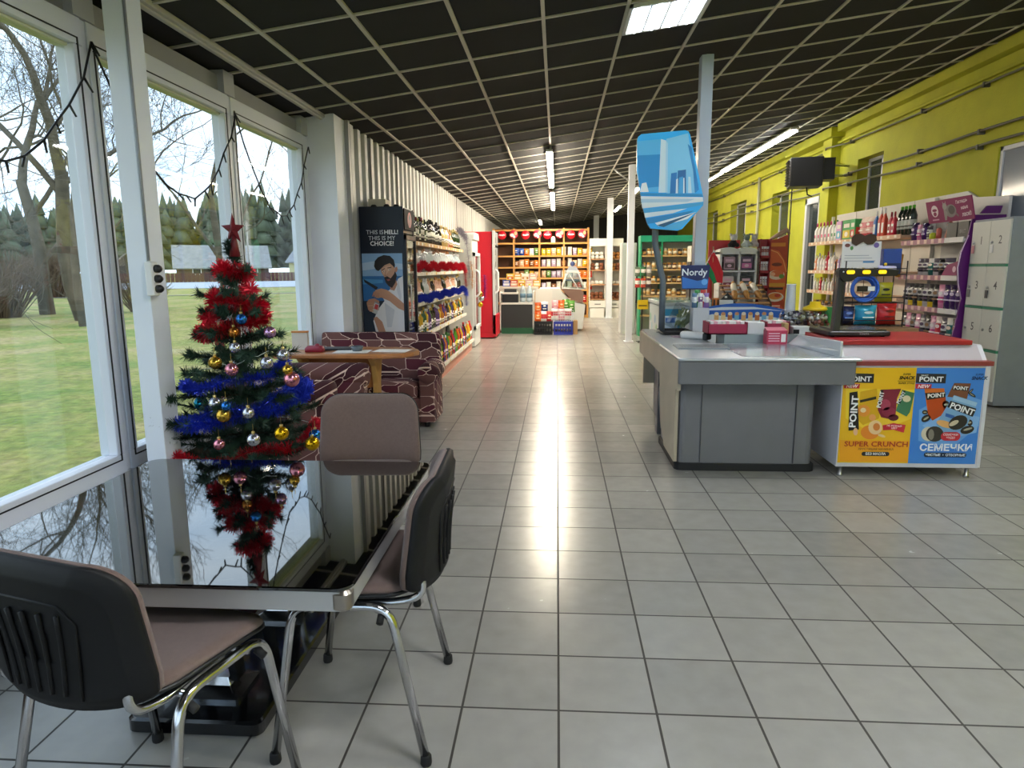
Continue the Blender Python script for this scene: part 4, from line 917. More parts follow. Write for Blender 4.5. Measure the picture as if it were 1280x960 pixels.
liq = {0: [B('green plastic', '#5a9a2c', '#e8d43c', '#2c7a2c', h=.36, r=.045, kind='pet'), B('purple plastic', '#5a2c88', '#c8a0d8', '#f0f0f0', h=.36, r=.045, kind='pet'), B('yellow plastic', '#d8b428', '#6a9a2a', '#e8e4d0', h=.34, r=.045, kind='pet'), B('orange plastic', '#e07a28', '#f0e0c0', '#2a6a30', h=.36, r=.045, kind='pet'), B('red plastic', '#c82a24', '#f4f0e4', '#c82a24', h=.35, r=.045, kind='pet'), B('dark cola', '#2a1612', '#c83030', '#c83030', h=.36, r=.045, kind='pet'), B('pale teal', '#6ab0b8', '#e8f0f0', '#2a58a0', h=.36, r=.045, kind='pet')],
       1: [B('dark brown', '#2a1a12', '#e8e0c8', '#b89a48', h=.31), B('green', '#2c5a30', '#f0ecd8', '#c8a84a', h=.31), B('violet', '#4a2a6a', '#e0c8e8', '#d8d8d8', h=.3), B('amber', '#a8641c', '#f0e4c0', '#8a2420', h=.28, kind='flask'), B('yellow', '#d0a82c', '#f4f0e0', '#e8e8e8', h=.28, kind='beer')],
       2: [B('white', '#d8dcd8', '#5a8a3c', '#e0e0e0', h=.29), B('dark green', '#203c24', '#f0ead4', '#c0a040', h=.3), B('rosy', '#d8a890', '#f4e8e0', '#d8a060', h=.28, kind='flask'), B('black', '#16120f', '#e4dcc4', '#c8b060', h=.3)],
       3: [B('clear', '#b8c4c8', '#e8ecec', '#d8d8d8', h=.3), B('frosted', '#ccd4d6', '#9aa8b4', '#c8a080', h=.31), B('clear blue label', '#b4c0c8', '#7a9ac0', '#e8e8e8', h=.3), B('pale copper cap', '#c2c8c8', '#f0e8dc', '#c8885a', h=.31)],
       4: [B('black wine', '#14100f', '#f0ece0', '#14100f', h=.32), B('dark red capped', '#1c1412', '#e8e4d4', '#8a2030', h=.32), B('green wine', '#22381f', '#e8e8d8', '#c8b878', h=.31), B('brandy', '#b0682c', '#f2e6cc', '#c0a050', h=.28, kind='flask'), B('pink', '#d8a0a0', '#f4ece4', '#d0b080', h=.3), B('pale gold', '#c8b070', '#f0e8d8', '#d8c080', h=.3)]}
SN = ['lowest', 'second lowest', 'middle', 'second highest', 'top']
rg = random.Random(9)
for i, (z, xf) in enumerate(lev):
    st = .112 if i else .118; n = int((LY1-LY0-.1)/st); ks = liq[i]; j = 0
    for k in range(n):
        j = rg.randrange(len(ks)) if i in (0, 1) or rg.random() < .5 else j
        if i == 4 and k < 10: j = k % 3
        nm, me = ks[j]
        inst(me, 'bottle', (xf-.055, LY0+.09+k*st, z+.001), rg.uniform(0, 6), '%s bottle, %s from the fridge on the %s liquor shelf' % (nm, nth(k), SN[i]), 'bottle', 'bottles on the liquor shelf', rg.uniform(.9, 1.07))
red = [(-1.67+rnd(-.01, .01), y, 1.51+.03*math.sin(y*9)) for y in [LY0+.05+.1*k for k in range(43)]]
tinsel('tinsel_garland', red+[(-1.66, 12.38, 1.4), (-1.66, 12.4, 1.15)], '#d01830', .058, 1300, 'red tinsel running along the second highest liquor shelf', 11)
blu = [(-1.66+rnd(-.01, .01), y, 1.11+.025*math.sin(y*7)) for y in [LY0+.05+.1*k for k in range(43)]]
tinsel('tinsel_garland', blu+[(-1.65, 12.38, 1.0), (-1.65, 12.4, .8)], '#2338b4', .058, 1300, 'blue tinsel running along the middle liquor shelf', 12)
tinsel('tinsel_garland', [(-1.68, 11.7, 2.12), (-1.66, 12.0, 2.1), (-1.64, 12.4, 2.0), (-1.62, 12.5, 1.7), (-1.6, 12.52, 1.3)], '#8f8a9a', .07, 700, 'grey silver tinsel drooping at the far end of the top liquor shelf', 13)
tinsel('tinsel_garland', [(-1.58, 12.5, 1.6), (-1.55, 12.52, 1.4), (-1.56, 12.5, 1.1)], '#d08a2a', .07, 700, 'golden tinsel hanging between the liquor shelf and the white fridge', 14)
# ---------------------------------------------------------------- fridges beyond
def glass_fridge(lab, x0, x1, y0, y1, h, body, inner, cat='fridge', arch=True, nm='display_fridge'):
    t = thing(nm, lab, cat, ((x0+x1)/2, (y0+y1)/2, 0)); bm = mat('fridge_'+body.lstrip('#'), body, .35)
    m = MB(bm); m.box(x0, x1-.03, y0, y0+.05, .12, h); m.box(x0, x1-.03, y1-.05, y1, .12, h); m.box(x0, x0+.05, y0, y1, .12, h); m.box(x0+.003, x1, y0+.003, y1-.003, .02, .32); m.box(x0+.003, x1-.032, y0+.003, y1-.003, h-.25, h+.003)
    m.build('cabinet', t, True, bevel=.012)
    if arch:
        m = MB(bm); o = [(0, 0), (.03, .09), (.1, .13), (y1-y0-.1, .13), (y1-y0-.03, .09), (y1-y0, 0)]; m.prism(o, (x0+.1, y0, h-.02), (0, 1, 0), (0, 0, 1), x1-x0-.1); m.build('arched_header', t, True)
    m = MB(flat('#e4e6e6'))
    for q in ((y0+.01, y0+.06, .34, h-.26), (y1-.06, y1-.01, .34, h-.26), (y0+.01, y1-.01, .34, .4), (y0+.01, y1-.01, h-.32, h-.26)): m.box(x1-.03, x1+.02, *q)
    d = m.build('door', t, True); m = MB(CABG); m.box(x1-.012, x1-.006, y0+.06, y1-.06, .4, h-.32); m.build('door_glass', d, True)
    m = MB(flat('#f0f0f0')); m.tube(arcpath([(x1+.02, y0+.05, .95), (x1+.09, y0+.05, 1.0), (x1+.09, y0+.05, 1.4), (x1+.02, y0+.05, 1.45)], .06), .016); m.build('door_handle', d, True)
    m = MB(flat('#d8dadb'))
    for z in (.6, .9, 1.2, 1.5): m.box(x0+.05, x1-.05, y0+.05, y1-.05, z-.012, z)
    m.build('inner_shelves', t, True)
    m = MB(flat(inner)); m.box(x0+.05, x0+.06, y0+.05, y1-.05, .32, h-.25); m.build('inner_back', t, True)
    return t
glass_fridge('white glass door fridge with an arched top at the end of the liquor shelf', -2.05, -1.53, 12.62, 13.5, 2.02, '#d9dcd9', '#c89aa0')
t = glass_fridge('tall red fridge with a bright red side panel facing us', -1.98, -1.32, 14.3, 15.1, 2.22, '#c8162c', '#8a1a24', arch=False)
m = MB(flat('#8f9498')); m.box(-1.34, -1.3, 14.28, 15.1, .3, 2.22)
pl = Pl((-1.3, 14.7, 0), (0, 1, 0))
for z in (2.05, 1.8, 1.55, 1.3, 1.05): m.rect(pl, -.32, -.1, z-.06, z+.06, flat('#1b1c1f'))
m.use(flat('#c8cacc')); m.box(-1.34, -1.29, 14.25, 14.33, .1, 2.24); m.use(flat('#c8162c')); m.box(-1.34, -1.27, 14.25, 15.1, .05, .5); m.build('control_column', t, True)
for k, (y, c, z) in enumerate([(12.72, 'gold', 1.0), (12.75, 'yellow', .8), (13.0, 'silver', .9)]):
    m = MB(mat('bauble_'+c, BC[c], .16, .85)); m.ball((-1.44, y, z), .05, 12); m.tube([(-1.44, y, z+.05), (-1.44, y, 1.3)], .003, 4); tag(m.build('bauble'), '%s bauble hanging on the door of the arched white fridge' % c, 'bauble')
tinsel('tinsel_garland', [(-1.43, 13.42, 1.35), (-1.42, 13.44, 1.1), (-1.43, 13.42, .9)], '#2338b4', .06, 900, 'blue tinsel knotted on the far edge of the arched white fridge', 15)
colp = [('white', pouch_mesh(.12, .2, .07, ['#e8e4dc', '#dcd8d0'])), ('yellow', pouch_mesh(.13, .2, .07, ['#d8b030', '#e8c848', '#c89a28'])), ('orange', pouch_mesh(.13, .19, .07, ['#d87028', '#e88a38'])), ('blue', pouch_mesh(.14, .2, .08, ['#26489a', '#3a62b8'])), ('green', pouch_mesh(.12, .2, .07, ['#5a8a4a', '#88b068'])), ('beige', pouch_mesh(.13, .17, .07, ['#c8a888', '#d8bca0'])), ('brown', pouch_mesh(.13, .16, .07, ['#7a5238', '#94684a'])), ('lilac', pouch_mesh(.12, .18, .07, ['#b0a0c0', '#c8bcd4'])), ('red', pouch_mesh(.13, .19, .07, ['#b82c28', '#cc4438']))]
CP = dict(colp)

# ---------------------------------------------------------------- far wooden wall shelf
bx0, bx1, by = -1.9, .92, 20.3
WOOD = mat('shelf_timber', '#c9934f', .5, var=.12, vscale=3); t = thing('wall_shelf', 'big open wooden wall shelf at the far end of the aisle', 'shelf', (-.5, by+.2, 0))
m = MB(mat('shelf_back_timber', '#4d3222', .7)); m.box(bx0, bx1, by+.36, by+.39, 0, 2.62); m.build('back_panel', t, True)
VX = [bx0, -1.3, -.55, .17, bx1-.04]
for x in VX: m = MB(WOOD); m.box(x, x+.045, by, by+.36, 0, 2.62); m.build('upright', t, True)
SZ = [.06, .45, .83, 1.18, 1.5, 1.83, 2.2, 2.58]
for z in SZ: m = MB(WOOD); m.box(bx0, bx1, by-.005, by+.36, z-.045, z); m.build('shelf_board', t, True)
rg = random.Random(31)
rows_b = {5: ['blue', 'blue', 'orange', 'white', 'green', 'yellow', 'yellow', 'beige', 'yellow', 'white', 'white', 'lilac', 'yellow', 'beige', 'yellow'], 4: ['brown', 'beige', 'orange', 'brown', 'orange', 'lilac', 'white', 'lilac', 'white', 'brown', 'white', 'beige', 'white', 'yellow', 'beige'],
          3: ['beige', 'brown', 'green', 'yellow', 'beige', 'beige', 'green', 'lilac', 'lilac', 'white', 'white', 'beige', 'orange', 'orange', 'red'], 2: ['white', 'lilac', 'white', 'red', 'white', 'lilac', 'white', 'brown', 'white', 'lilac', 'white', 'red', 'red', 'white', 'red'], 1: ['brown', 'beige', 'brown', 'brown', 'beige', 'white', 'white', 'brown', 'beige', 'brown', 'brown', 'beige', 'white', 'red', 'brown']}
RN = {5: 'fifth', 4: 'fourth', 3: 'third', 2: 'second', 1: 'first'}
for zi, cs in rows_b.items():
    for k, c in enumerate(cs):
        x = -1.2+k*.148+(.06 if k > 4 else 0)+(.03 if k > 9 else 0)
        inst(CP[c], 'food_packet', (x, by+.1, SZ[zi]+.002), rg.uniform(-.2, .2), '%s packet, %s from the left, %s shelf up of the far wooden rack' % (c, nth(k), RN[zi]), 'packet', 'packets on the far wooden shelf', (rg.uniform(1.0, 1.14), 1.1, rg.uniform(1.0, 1.25)))
for k in range(8):
    x = [-1.62, -1.28, -.93, -.58, -.29, .07, .4, .73][k]; z = 2.42 + (.02 if k % 2 else 0); odd = k in (1, 3, 5, 7)
    m = MB(flat('#d01428' if not odd else '#c9304a', .4)); m.lathe([(0, -.006), (.125, -.006), (.125, .006), (0, .006)], n=20, M=Matrix.Translation((x, by-.03, z)) @ Matrix.Rotation(PI/2, 4, 'X'))
    pl = Pl((x, by-.037, z))
    if odd:
        m.poly(pl, ell(.12, .1, 10, -.045, -.02), flat('#f2e2d6')); m.poly(pl, ell(.09, .12, 10, .06, .03), flat('#e8b48a')); m.poly(pl, ell(.07, .07, 10, .02, -.07), flat('#f4f4f0'), 2)
    else: m.stroke(pl, [(-.085, -.01), (-.06, .03), (-.05, -.02), (-.025, .02), (-.01, -.02), (.015, .02), (.03, -.02), (.05, .025), (.065, -.01), (.09, .015)], .022, flat('#ffffff'))
    m.use(STEEL); m.tube([(x, by-.03, z+.12), (x, by-.03, 2.575)], .002, 4)
    tag(m.build('hanging_disc'), '%s round red advert disc, %s from the left, hung across the wooden shelf' % ('patterned' if odd else 'white lettered', nth(k)), 'sign', 'round red discs over the wooden shelf')
m = MB(flat('#f2efe6')); m.prism([(-.06, 0), (.06, 0), (.06, .12), (.035, .17), (-.035, .17), (-.06, .12)], (-.12, by+.06, 2.201), (1, 0, 0), (0, 0, 1), .01); tag(m.build('price_card'), 'white house shaped card standing under the round red discs', 'card')
# white bread shelf
t = thing('bread_shelf', 'white two bay bread shelf right of the far wooden rack', 'shelf', (1.42, by+.2, 0)); WL = flat('#e4e2da')
m = MB(WL); m.box(.94, 1.92, by-.02, by+.42, 2.08, 2.3); m.box(.94, 1.92, by+.38, by+.42, 0, 2.1); m.build('header', t, True)
for x in (.94, 1.4, 1.89): m = MB(WL); m.box(x, x+.03, by, by+.4, 0, 2.1); m.build('upright', t, True)
for z in (1.72, 1.4, .98, .55): m = MB(mat('tan_board', '#b98a60', .5)); m.box(.96, 1.9, by, by+.38, z-.03, z); m.build('shelf_board', t, True)
for x in (.97, 1.43): m = MB(WL); m.box(x, x+.46, by-.01, by+.38, .3, .5); d = m.build('drawer', t, True); m = MB(BLACK); m.box(x+.14, x+.32, by-.03, by-.01, .39, .41); m.build('drawer_handle', d, True)
m = MB(WL); m.box(.95, 1.91, by, by+.4, 0, .28); m.build('plinth', t, True)
def loaf_mesh(c): 
    m = MB(mat('crust_'+c.lstrip('#'), c, .6, var=.15, vscale=20)); m.pad(rrect(.12, .26, .05, 4), [(.015, 0), (0, .02), (0, .06), (.02, .095), (.05, .1)]); return m.mesh('bread_loaf')
lf = [('brown', loaf_mesh('#7a4526')), ('golden', loaf_mesh('#b57a38')), ('white wrapped', loaf_mesh('#e0dcd2'))]
for zi, (z, pat) in enumerate([(1.72, [2, 2, 2, 1, 1, 1]), (1.4, [0, 2, 0, 1, 1, 0]), (.98, [2, 2, 2, 2, 2, 2]), (.55, [0, 0, 0, 0, 0, 0])]):
    for k in range(6):
        x = 1.04+k*.13+(.09 if k > 2 else 0)
        for e in (0, 1):
            if zi == 2 and e: continue
            nm, me = lf[pat[k]]
            inst(me, 'bread_loaf', (x, by+.17, z+.001+e*.102), 0, '%s loaf, %s from the left, %s on the %s bread shelf down' % (nm, nth(k), 'stacked' if e else 'lying', nth(zi)), 'bread', 'loaves on the white bread shelf')
# ---------------------------------------------------------------- counters in front of the wooden shelf
cy = 15.4
t = thing('green_base_counter', 'low dark fronted counter with a green base and white edges', 'counter', (-.9, cy+.3, 0))
m = MB(flat('#2a2d2e', .5)); m.box(-1.26, -.55, cy, cy+.6, .13, .66); m.build('front_panel', t, True)
m = MB(flat('#1c5a3c', .5)); m.box(-1.26, -.54, cy-.01, cy+.6, 0, .13); m.build('green_base', t, True)
m = MB(flat('#dadbd6')); m.box(-1.3, -.52, cy-.02, cy+.62, .66, .7); m.build('worktop', t, True)
for x in (-1.3, -.55): m = MB(flat('#dadbd6')); m.box(x, x+.03, cy-.02, cy+.6, .1, .95); m.build('side_post', t, True)
m = MB(flat('#dadbd6')); m.box(-1.27, -.9, cy+.02, cy+.5, .9, .93); m.build('upper_shelf', t, True)
m = MB(flat('#1a1b1d', .35)); m.box(-1.24, -.88, cy+.05, cy+.3, .701, .88); tag(m.build('till_box'), 'black box on the low counter with the green base', 'box')
m = MB(flat('#2c2f33', .3)); m.box(-1.2, -.92, cy+.1, cy+.4, .931, 1.0); tag(m.build('flat_scale'), 'flat dark scale on the raised shelf of the green based counter', 'scale')
for k, x in enumerate((-.78, -.63)):
    w = thing('water_bottle', '%s of two large clear water bottles on the counter' % ('left', 'right')[k], 'water bottle', (x, cy+.2, .701), group='large clear water bottles')
    m = MB(mat('pet_clear', '#c2d2da', .08, spec=.8)); m.lathe([(0, 0), (.066, .01), (.068, .08), (.062, .1), (.068, .13), (.066, .24), (.03, .36), (.022, .38)], n=14); m.build('body', w)
    m = MB(flat('#6a8aa0')); m.lathe([(.0695, .1), (.0695, .2)], n=14); m.build('label', w); m = MB(flat('#d8c83a')); m.lathe([(.024, .375), (.024, .41), (0, .412)], n=10); m.build('cap', w)
cols = [('yellow', '#e0c040', '#c85a28'), ('pink', '#d8a8a0', '#f0e0d0'), ('blue', '#3a5aa8', '#e0e4f0'), ('red', '#b83a34', '#f0d8c0'), ('amber', '#d8a038', '#f0e8c0'), ('white', '#e8e4d8', '#c88a40')]
t = thing('back_counter', 'pale counter behind the green based one, piled with cartons', 'counter', (-.85, 16.4, 0))
m = MB(flat('#c8c4ba')); m.box(-1.35, -.48, 16.1, 16.7, 0, 1.0); m.build('cabinet', t, True); m = MB(flat('#e0dcd0')); m.box(-1.38, -.46, 16.07, 16.73, 1.0, 1.04); m.build('worktop', t, True)
for i, row in enumerate([(2, 3, 0, 1, 4), (0, 4, 5, 1)]):
    for k, c in enumerate(row):
        nm, a, b = cols[c]; inst(carton_mesh(.17, .15, .15, a, b, name='food_carton'), 'food_carton', (-1.2+k*.18+i*.09, 16.25, 1.041+i*.151), 0, '%s carton, %s from the left in the %s row on the pale back counter' % (nm, nth(k), ('lower', 'upper')[i]), 'carton', 'cartons on the back counter')
t = thing('deli_case', 'white refrigerated deli case with a slanted glass top', 'deli case', (.25, 16.2, 0))
m = MB(flat('#dcdcd6', .35)); m.prism([(-.55, .05), (.5, .05), (.56, .62), (.2, .7), (-.05, 1.0), (-.5, 1.0), (-.55, .95)], (.1, 15.95, 0), (1, 0, 0), (0, 0, 1), -.9); m.build('body', t, True, bevel=.01)
m = MB(flat('#8a6a5c')); m.prism([(-.02, .98), (.22, .74), (.48, .66), (.5, .9), (.4, 1.0)], (.12, 15.94, 0), (1, 0, 0), (0, 0, 1), -.85); m.build('display_tray', t, True)
ap = [(-.02, 1.0), (.5, .98), (.36, 1.36), (.12, 1.38)]
m = MB(CABG)
for yy in (15.95, 16.8): m = MB(CABG); m.prism(ap, (.13, yy, 0), (1, 0, 0), (0, 0, 1), .006); m.build('side_glass', t, True)
m = MB(flat('#e8e8e4'))
for yy in (15.94, 16.8):
    for a, b in zip(ap, ap[1:]+ap[:1]): m.tube([(.13+a[0], yy, a[1]), (.13+b[0], yy, b[1])], .014, 6)
m.tube([(.13+.36, 15.94, .99), (.13+.12, 15.94, 1.37)], .012, 6); m.box(.22, .5, 15.9, 16.85, 1.36, 1.41); m.build('glass_frame', t, True)
m = MB(flat('#aeb6c8')); m.prism([(-.13, 0), (.13, 0), (.08, .09), (-.08, .09)], (.36, 16.1, 1.412), (1, 0, 0), (0, 0, 1), -.2); m.use(flat('#3a4a80')); m.ball((.36, 16.2, 1.56), .06, 10); tag(m.build('table_ornament'), 'small pale and blue ornament on top of the deli case', 'ornament')
m = MB(flat('#e2e0d8')); m.prism([(-.2, 0), (.2, 0), (.2, .96), (.12, 1.0), (-.14, 1.0), (-.2, .94)], (-.31, 15.5, 0), (1, 0, 0), (0, 0, 1), -.04); m.use(flat('#c6a884')); m.box(-.51, -.49, 15.49, 15.54, .1, .95); tag(m.build('counter_end_panel'), 'white end panel standing behind the black crate', 'panel')
def crate(lab, x, y, w, d, h, c, z=0.):
    t = thing('plastic_crate', lab, 'crate', (x, y, z)); m = MB(mat('crate_'+c.lstrip('#'), c, .45))
    m.box(-w/2, w/2, -d/2, d/2, 0, .02)
    for (sx, sy) in ((0, -1), (0, 1), (-1, 0), (1, 0)):
        L = w if sy else d
        for k in range(7):
            q = -L/2+.015+(L-.03)*k/6
            if sy: m.box(q-.01, q+.01, sy*d/2-.012, sy*d/2+.012, 0, h)
            else: m.box(sx*w/2-.012, sx*w/2+.012, q-.01, q+.01, 0, h)
        for (z0, z1) in ((0, .05), (h*.45, h*.55), (h-.06, h)):
            if sy: m.box(-w/2, w/2, sy*d/2-.015, sy*d/2+.015, z0, z1)
            else: m.box(sx*w/2-.015, sx*w/2+.015, -d/2, d/2, z0, z1)
    m.build('basket', t); return t
crate('black slatted plastic crate on the floor under the orange crisp bags', -.3, 15.25, .38, .3, .3, '#151617')
crate('blue slatted plastic crate on the floor under the wire basket', .14, 15.25, .4, .3, .3, '#26359a')
m = MB(flat('#b08a5c', .8)); m.box(.36, .46, 15.2, 15.5, 0, .3); tag(m.build('cardboard_box'), 'brown cardboard box beside the blue crate', 'box')
big = {n: pouch_mesh(.16, .26, .1, c, b, 'snack_bag') for n, c, b in (('orange', ['#d86020', '#e88038', '#c85018'], '#f4e0b0'), ('blue', ['#1c2c5c', '#28407c', '#e0e4ec'], '#f4f4f4'), ('white', ['#dcdcd8', '#c8404a', '#e8e4e0'], '#c82c30'), ('pink', ['#d890a0', '#e8b0b8'], '#f4ece8'), ('green', ['#4a8a34', '#6aa848'], '#e8f0c8'), ('red', ['#b82830', '#d05048'], '#f0e0c0'))}
k = 0
for (x, z, n) in [(-.42, .31, 'orange'), (-.29, .31, 'white'), (-.17, .31, 'red'), (-.42, .5, 'orange'), (-.28, .52, 'blue'), (-.43, .12+.56, 'orange'), (-.27, .7, 'blue')][:5]:
    inst(big[n], 'snack_bag', (x, 15.2 + (.06 if z > .4 else 0), z-.05), rnd(-.1, .1), '%s crisp bag %s in the black crate' % (n, ['at the left, lower row', 'in the middle, lower row', 'at the right, lower row', 'at the left, upper row', 'in the middle, upper row'][k]), 'snack bag', 'crisp bags in the black crate'); k += 1
t = thing('wire_basket', 'white wire basket of packets standing on the blue crate', 'basket', (.14, 15.25, .301)); m = MB(flat('#d8d8dc'))
for z in (0, .06, .12, .18, .24): m.tube([(-.22, -.16, z), (.22, -.16, z), (.22, .16, z), (-.22, .16, z)], .005, 4, closed=True)
for k in range(12):
    x = -.22+.04*k; m.tube([(x, -.16, .24), (x, -.16, 0), (x, .16, 0), (x, .16, .24)], .004, 4)
m.build('wire_mesh', t)
for k, (x, y, z, n) in enumerate([(-.05, 15.16, .32, 'white'), (.1, 15.16, .32, 'pink'), (.25, 15.16, .32, 'white'), (-.04, 15.28, .5, 'pink'), (.1, 15.28, .5, 'orange'), (.2, 15.3, .52, 'green'), (.32, 15.3, .49, 'green')]):
    inst(big[n], 'snack_bag', (x, y, z), rnd(-.2, .2), '%s snack bag, %s from the left in the %s of the wire basket' % (n, nth(k if k < 3 else k-3), 'front' if k < 3 else 'heaped back row'), 'snack bag', 'snack bags in the wire basket')
# ---------------------------------------------------------------- checkout desk
GP = mat('checkout_grey', '#6f7073', .45, var=.05, vscale=5); GS = mat('checkout_side', '#b5aa93', .45, var=.06, vscale=4); TOPM = mat('checkout_top', '#c3c8cc', .28, .35)
t = thing('checkout_desk', 'grey metal checkout desk with a pale top, standing under the blue city sign', 'checkout', (1.4, 5.8, 0))
cx0, cx1, cyf, cyb = .87, 1.86, 4.9, 7.0
m = MB(GP); m.rbox(cx0+.02, cx1, cyf+.01, 5.75, .05, .68, .05, 4, .004)
m.build('front_body', t, True)
m = MB(GP); m.rbox(.85, 1.975, 4.76, 5.62, .675, .836, .02, 3, .004); m.rbox(.85, 2.05, 4.735, 4.778, .67, .836, .015, 3, .004); m.build('front_apron', t, True)
m = MB(flat('#3c3d40'))
for x in (1.05, 1.72): m.box(x, x+.004, cyf+.0, cyf+.02, .06, .665)
m.box(cx0+.05, cx1-.03, cyf+.0, cyf+.02, .66, .668); m.build('panel_seam', t, True)
m = MB(mat('kick_black', '#141516', .6)); m.rbox(cx0+.0, cx1+.02, cyf-.01, 5.74, 0, .055, .05, 4, .003); m.build('kick_plate', t, True)
m = MB(GS); m.box(cx0-.006, cx0+.018, cyf+.02, 5.4, .06, .836); m.box(.849, cx0+.003, 4.77, cyb, .62, .8355); m.prism([(5.4, .06), (5.4, .62), (5.75, .62), (5.62, .2)], (cx0+.018, 0, 0), (0, 1, 0), (0, 0, 1), -.02); m.box(cx0+.02, 1.28, cyb-.03, cyb, .3, .836); m.build('side_panel', t, True)
m = MB(GP); m.box(cx0+.03, cx0+.09, 6.0, 6.12, 0, .64); m.box(cx0+.12, 1.28, 6.4, 6.9, .02, .7); m.use(STEEL); m.tube([(cx0+.03, 5.72, .12), (cx0+.02, 5.85, .4), (cx0+.03, 5.75, .6)], .012, 6); m.build('rear_support', t, True)
m = MB(TOPM); m.rbox(.845, 2.085, 4.715, 5.66, .836, .856, .025, 4, .006); m.box(cx0-.005, 1.29, 5.66, cyb, .836, .854); m.build('top_plate', t, True)
m = MB(mat('belt_sheet', '#aab4bd', .22, .5)); m.box(1.3, 1.96, 4.82, 5.6, .856, .859); m.build('belt', t, True)
m = MB(flat('#8b9296')); m.box(.93, 1.32, 5.24, 5.5, .856, .868); m.use(flat('#6a7074'))
for k in range(14): m.box(.97+k*.022, .978+k*.022, 5.3, 5.44, .866, .869)
m.build('scanner_grille', t, True)
m = MB(mat('ledge_grey', '#8d9b9c', .5)); m.box(1.38, 2.12, 5.68, 5.98, .7, .925); m.build('rear_ledge', t, True)
m = MB(flat('#d5d8d8', .35)); m.prism([(0, 0), (.85, 0), (.85, .075), (0, .11)], (1.952, 4.79, .857), (0, 1, 0), (0, 0, 1), .018); m.add([(1.952, 4.79, .857), (1.952, 5.64, .857), (1.87, 5.62, .857), (1.952, 4.79, .9), (1.952, 5.64, .92)], [(0, 2, 1), (0, 1, 4, 3), (2, 4, 1), (0, 3, 2), (3, 4, 2)]); m.build('end_guard', t, True, bevel=.004)
# pole with the blue city sign
t = thing('sign_pole', 'grey steel pole with a bent top rising from the far corner of the checkout', 'pole', (1.02, 6.7, .85))
m = MB(mat('pole_grey', '#6f7a86', .4, .3)); m.tube([(1.02, 6.7, .85), (1.02, 6.7, 1.36), (1.0, 6.7, 1.42), (.93, 6.66, 1.7), (.92, 6.64, 1.95), (.92, 6.64, 2.3)], .03, 10); m.build('tube', t, True)
m = MB(STEEL); m.box(.96, 1.08, 6.64, 6.76, .851, .86); m.build('foot_plate', t, True)
sx = lambda c: .73+(730+c/4.571-798)*.0074
sz = lambda c: 2.65-(140+c/4.571-170)*.0071
def SP(l): return [(sx(a), sz(b)) for a, b in l]
out = SP([(308, 160), (312, 135), (330, 120), (575, 103), (592, 110), (602, 128), (640, 280), (690, 490), (690, 530), (575, 668), (550, 677), (395, 662), (380, 640), (355, 560), (310, 330)])[::-1]
t = thing('city_sign', 'angular blue sign with a printed city skyline beside the steel column', 'sign', (1.0, 6.56, 1.81))
m = MB(flat('#2a3038')); m.prism(out, (0, 6.6, 0), (1, 0, 0), (0, 0, 1), .05); m.build('housing', t, True)
pl = Pl((0, 6.549, 0)); m = MB()
m.poly(pl, out, mat('print_blue', '#26b0f6', .3), 1)
def bp(c, l, k): m.poly(pl, SP(l), mat('city_'+c.lstrip('#'), c, .3), k)
bp('#55b8ee', [(310, 160), (440, 150), (440, 450), (330, 450), (312, 330)], 2); bp('#1f8fd4', [(312, 240), (440, 236), (440, 420), (325, 430)], 3)
bp('#7cc8f0', [(470, 150), (590, 120), (625, 300), (640, 460), (480, 460)], 2); bp('#cfe6f2', [(440, 150), (468, 158), (474, 455), (436, 455)], 4); bp('#a8d4ee', [(468, 158), (480, 175), (486, 455), (474, 455)], 4)
bp('#1878c0', [(503, 345), (535, 340), (535, 460), (500, 460)], 5); bp('#1466a8', [(540, 330), (585, 325), (590, 460), (538, 460)], 4); bp('#d4e8f2', [(532, 380), (542, 375), (545, 460), (532, 460)], 6); bp('#3fa6e2', [(548, 370), (570, 365), (574, 460), (548, 460)], 6); bp('#e2f0f6', [(572, 372), (578, 372), (582, 460), (574, 460)], 6); bp('#bfe0f2', [(600, 365), (612, 368), (622, 460), (602, 460)], 6); bp('#1b82ca', [(590, 180), (612, 200), (662, 440), (640, 460), (625, 330)], 5); bp('#e6eef2', [(340, 400), (365, 395), (380, 450), (330, 450)], 5)
bp('#2290d2', [(330, 455), (680, 465), (684, 480), (334, 470)], 7); bp('#d8e4ea', [(334, 474), (686, 484), (688, 510), (345, 545), (340, 510)], 5); bp('#a9cbe0', [(336, 490), (640, 494), (600, 510), (338, 512)], 6)
bp('#3fa4dc', [(350, 548), (690, 512), (690, 528), (362, 590)], 6); bp('#cfe0ea', [(358, 572), (600, 548), (520, 575), (362, 600)], 7); bp('#1e86c8', [(365, 604), (640, 560), (560, 610), (376, 636)], 6); bp('#dfe9ee', [(420, 630), (650, 570), (600, 612), (440, 650)], 7); bp('#15567e', [(430, 645), (640, 575), (650, 572), (470, 655)], 8); bp('#4cb0e4', [(470, 655), (625, 600), (560, 668), (500, 668)], 7)
m.build('city_print', t, True)
m = MB(STEEL); m.tube([(.92, 6.64, 1.9), (.95, 6.6, 1.95)], .012, 6); m.tube([(.92, 6.64, 2.25), (.95, 6.6, 2.25)], .012, 6); m.build('clamp', t, True)
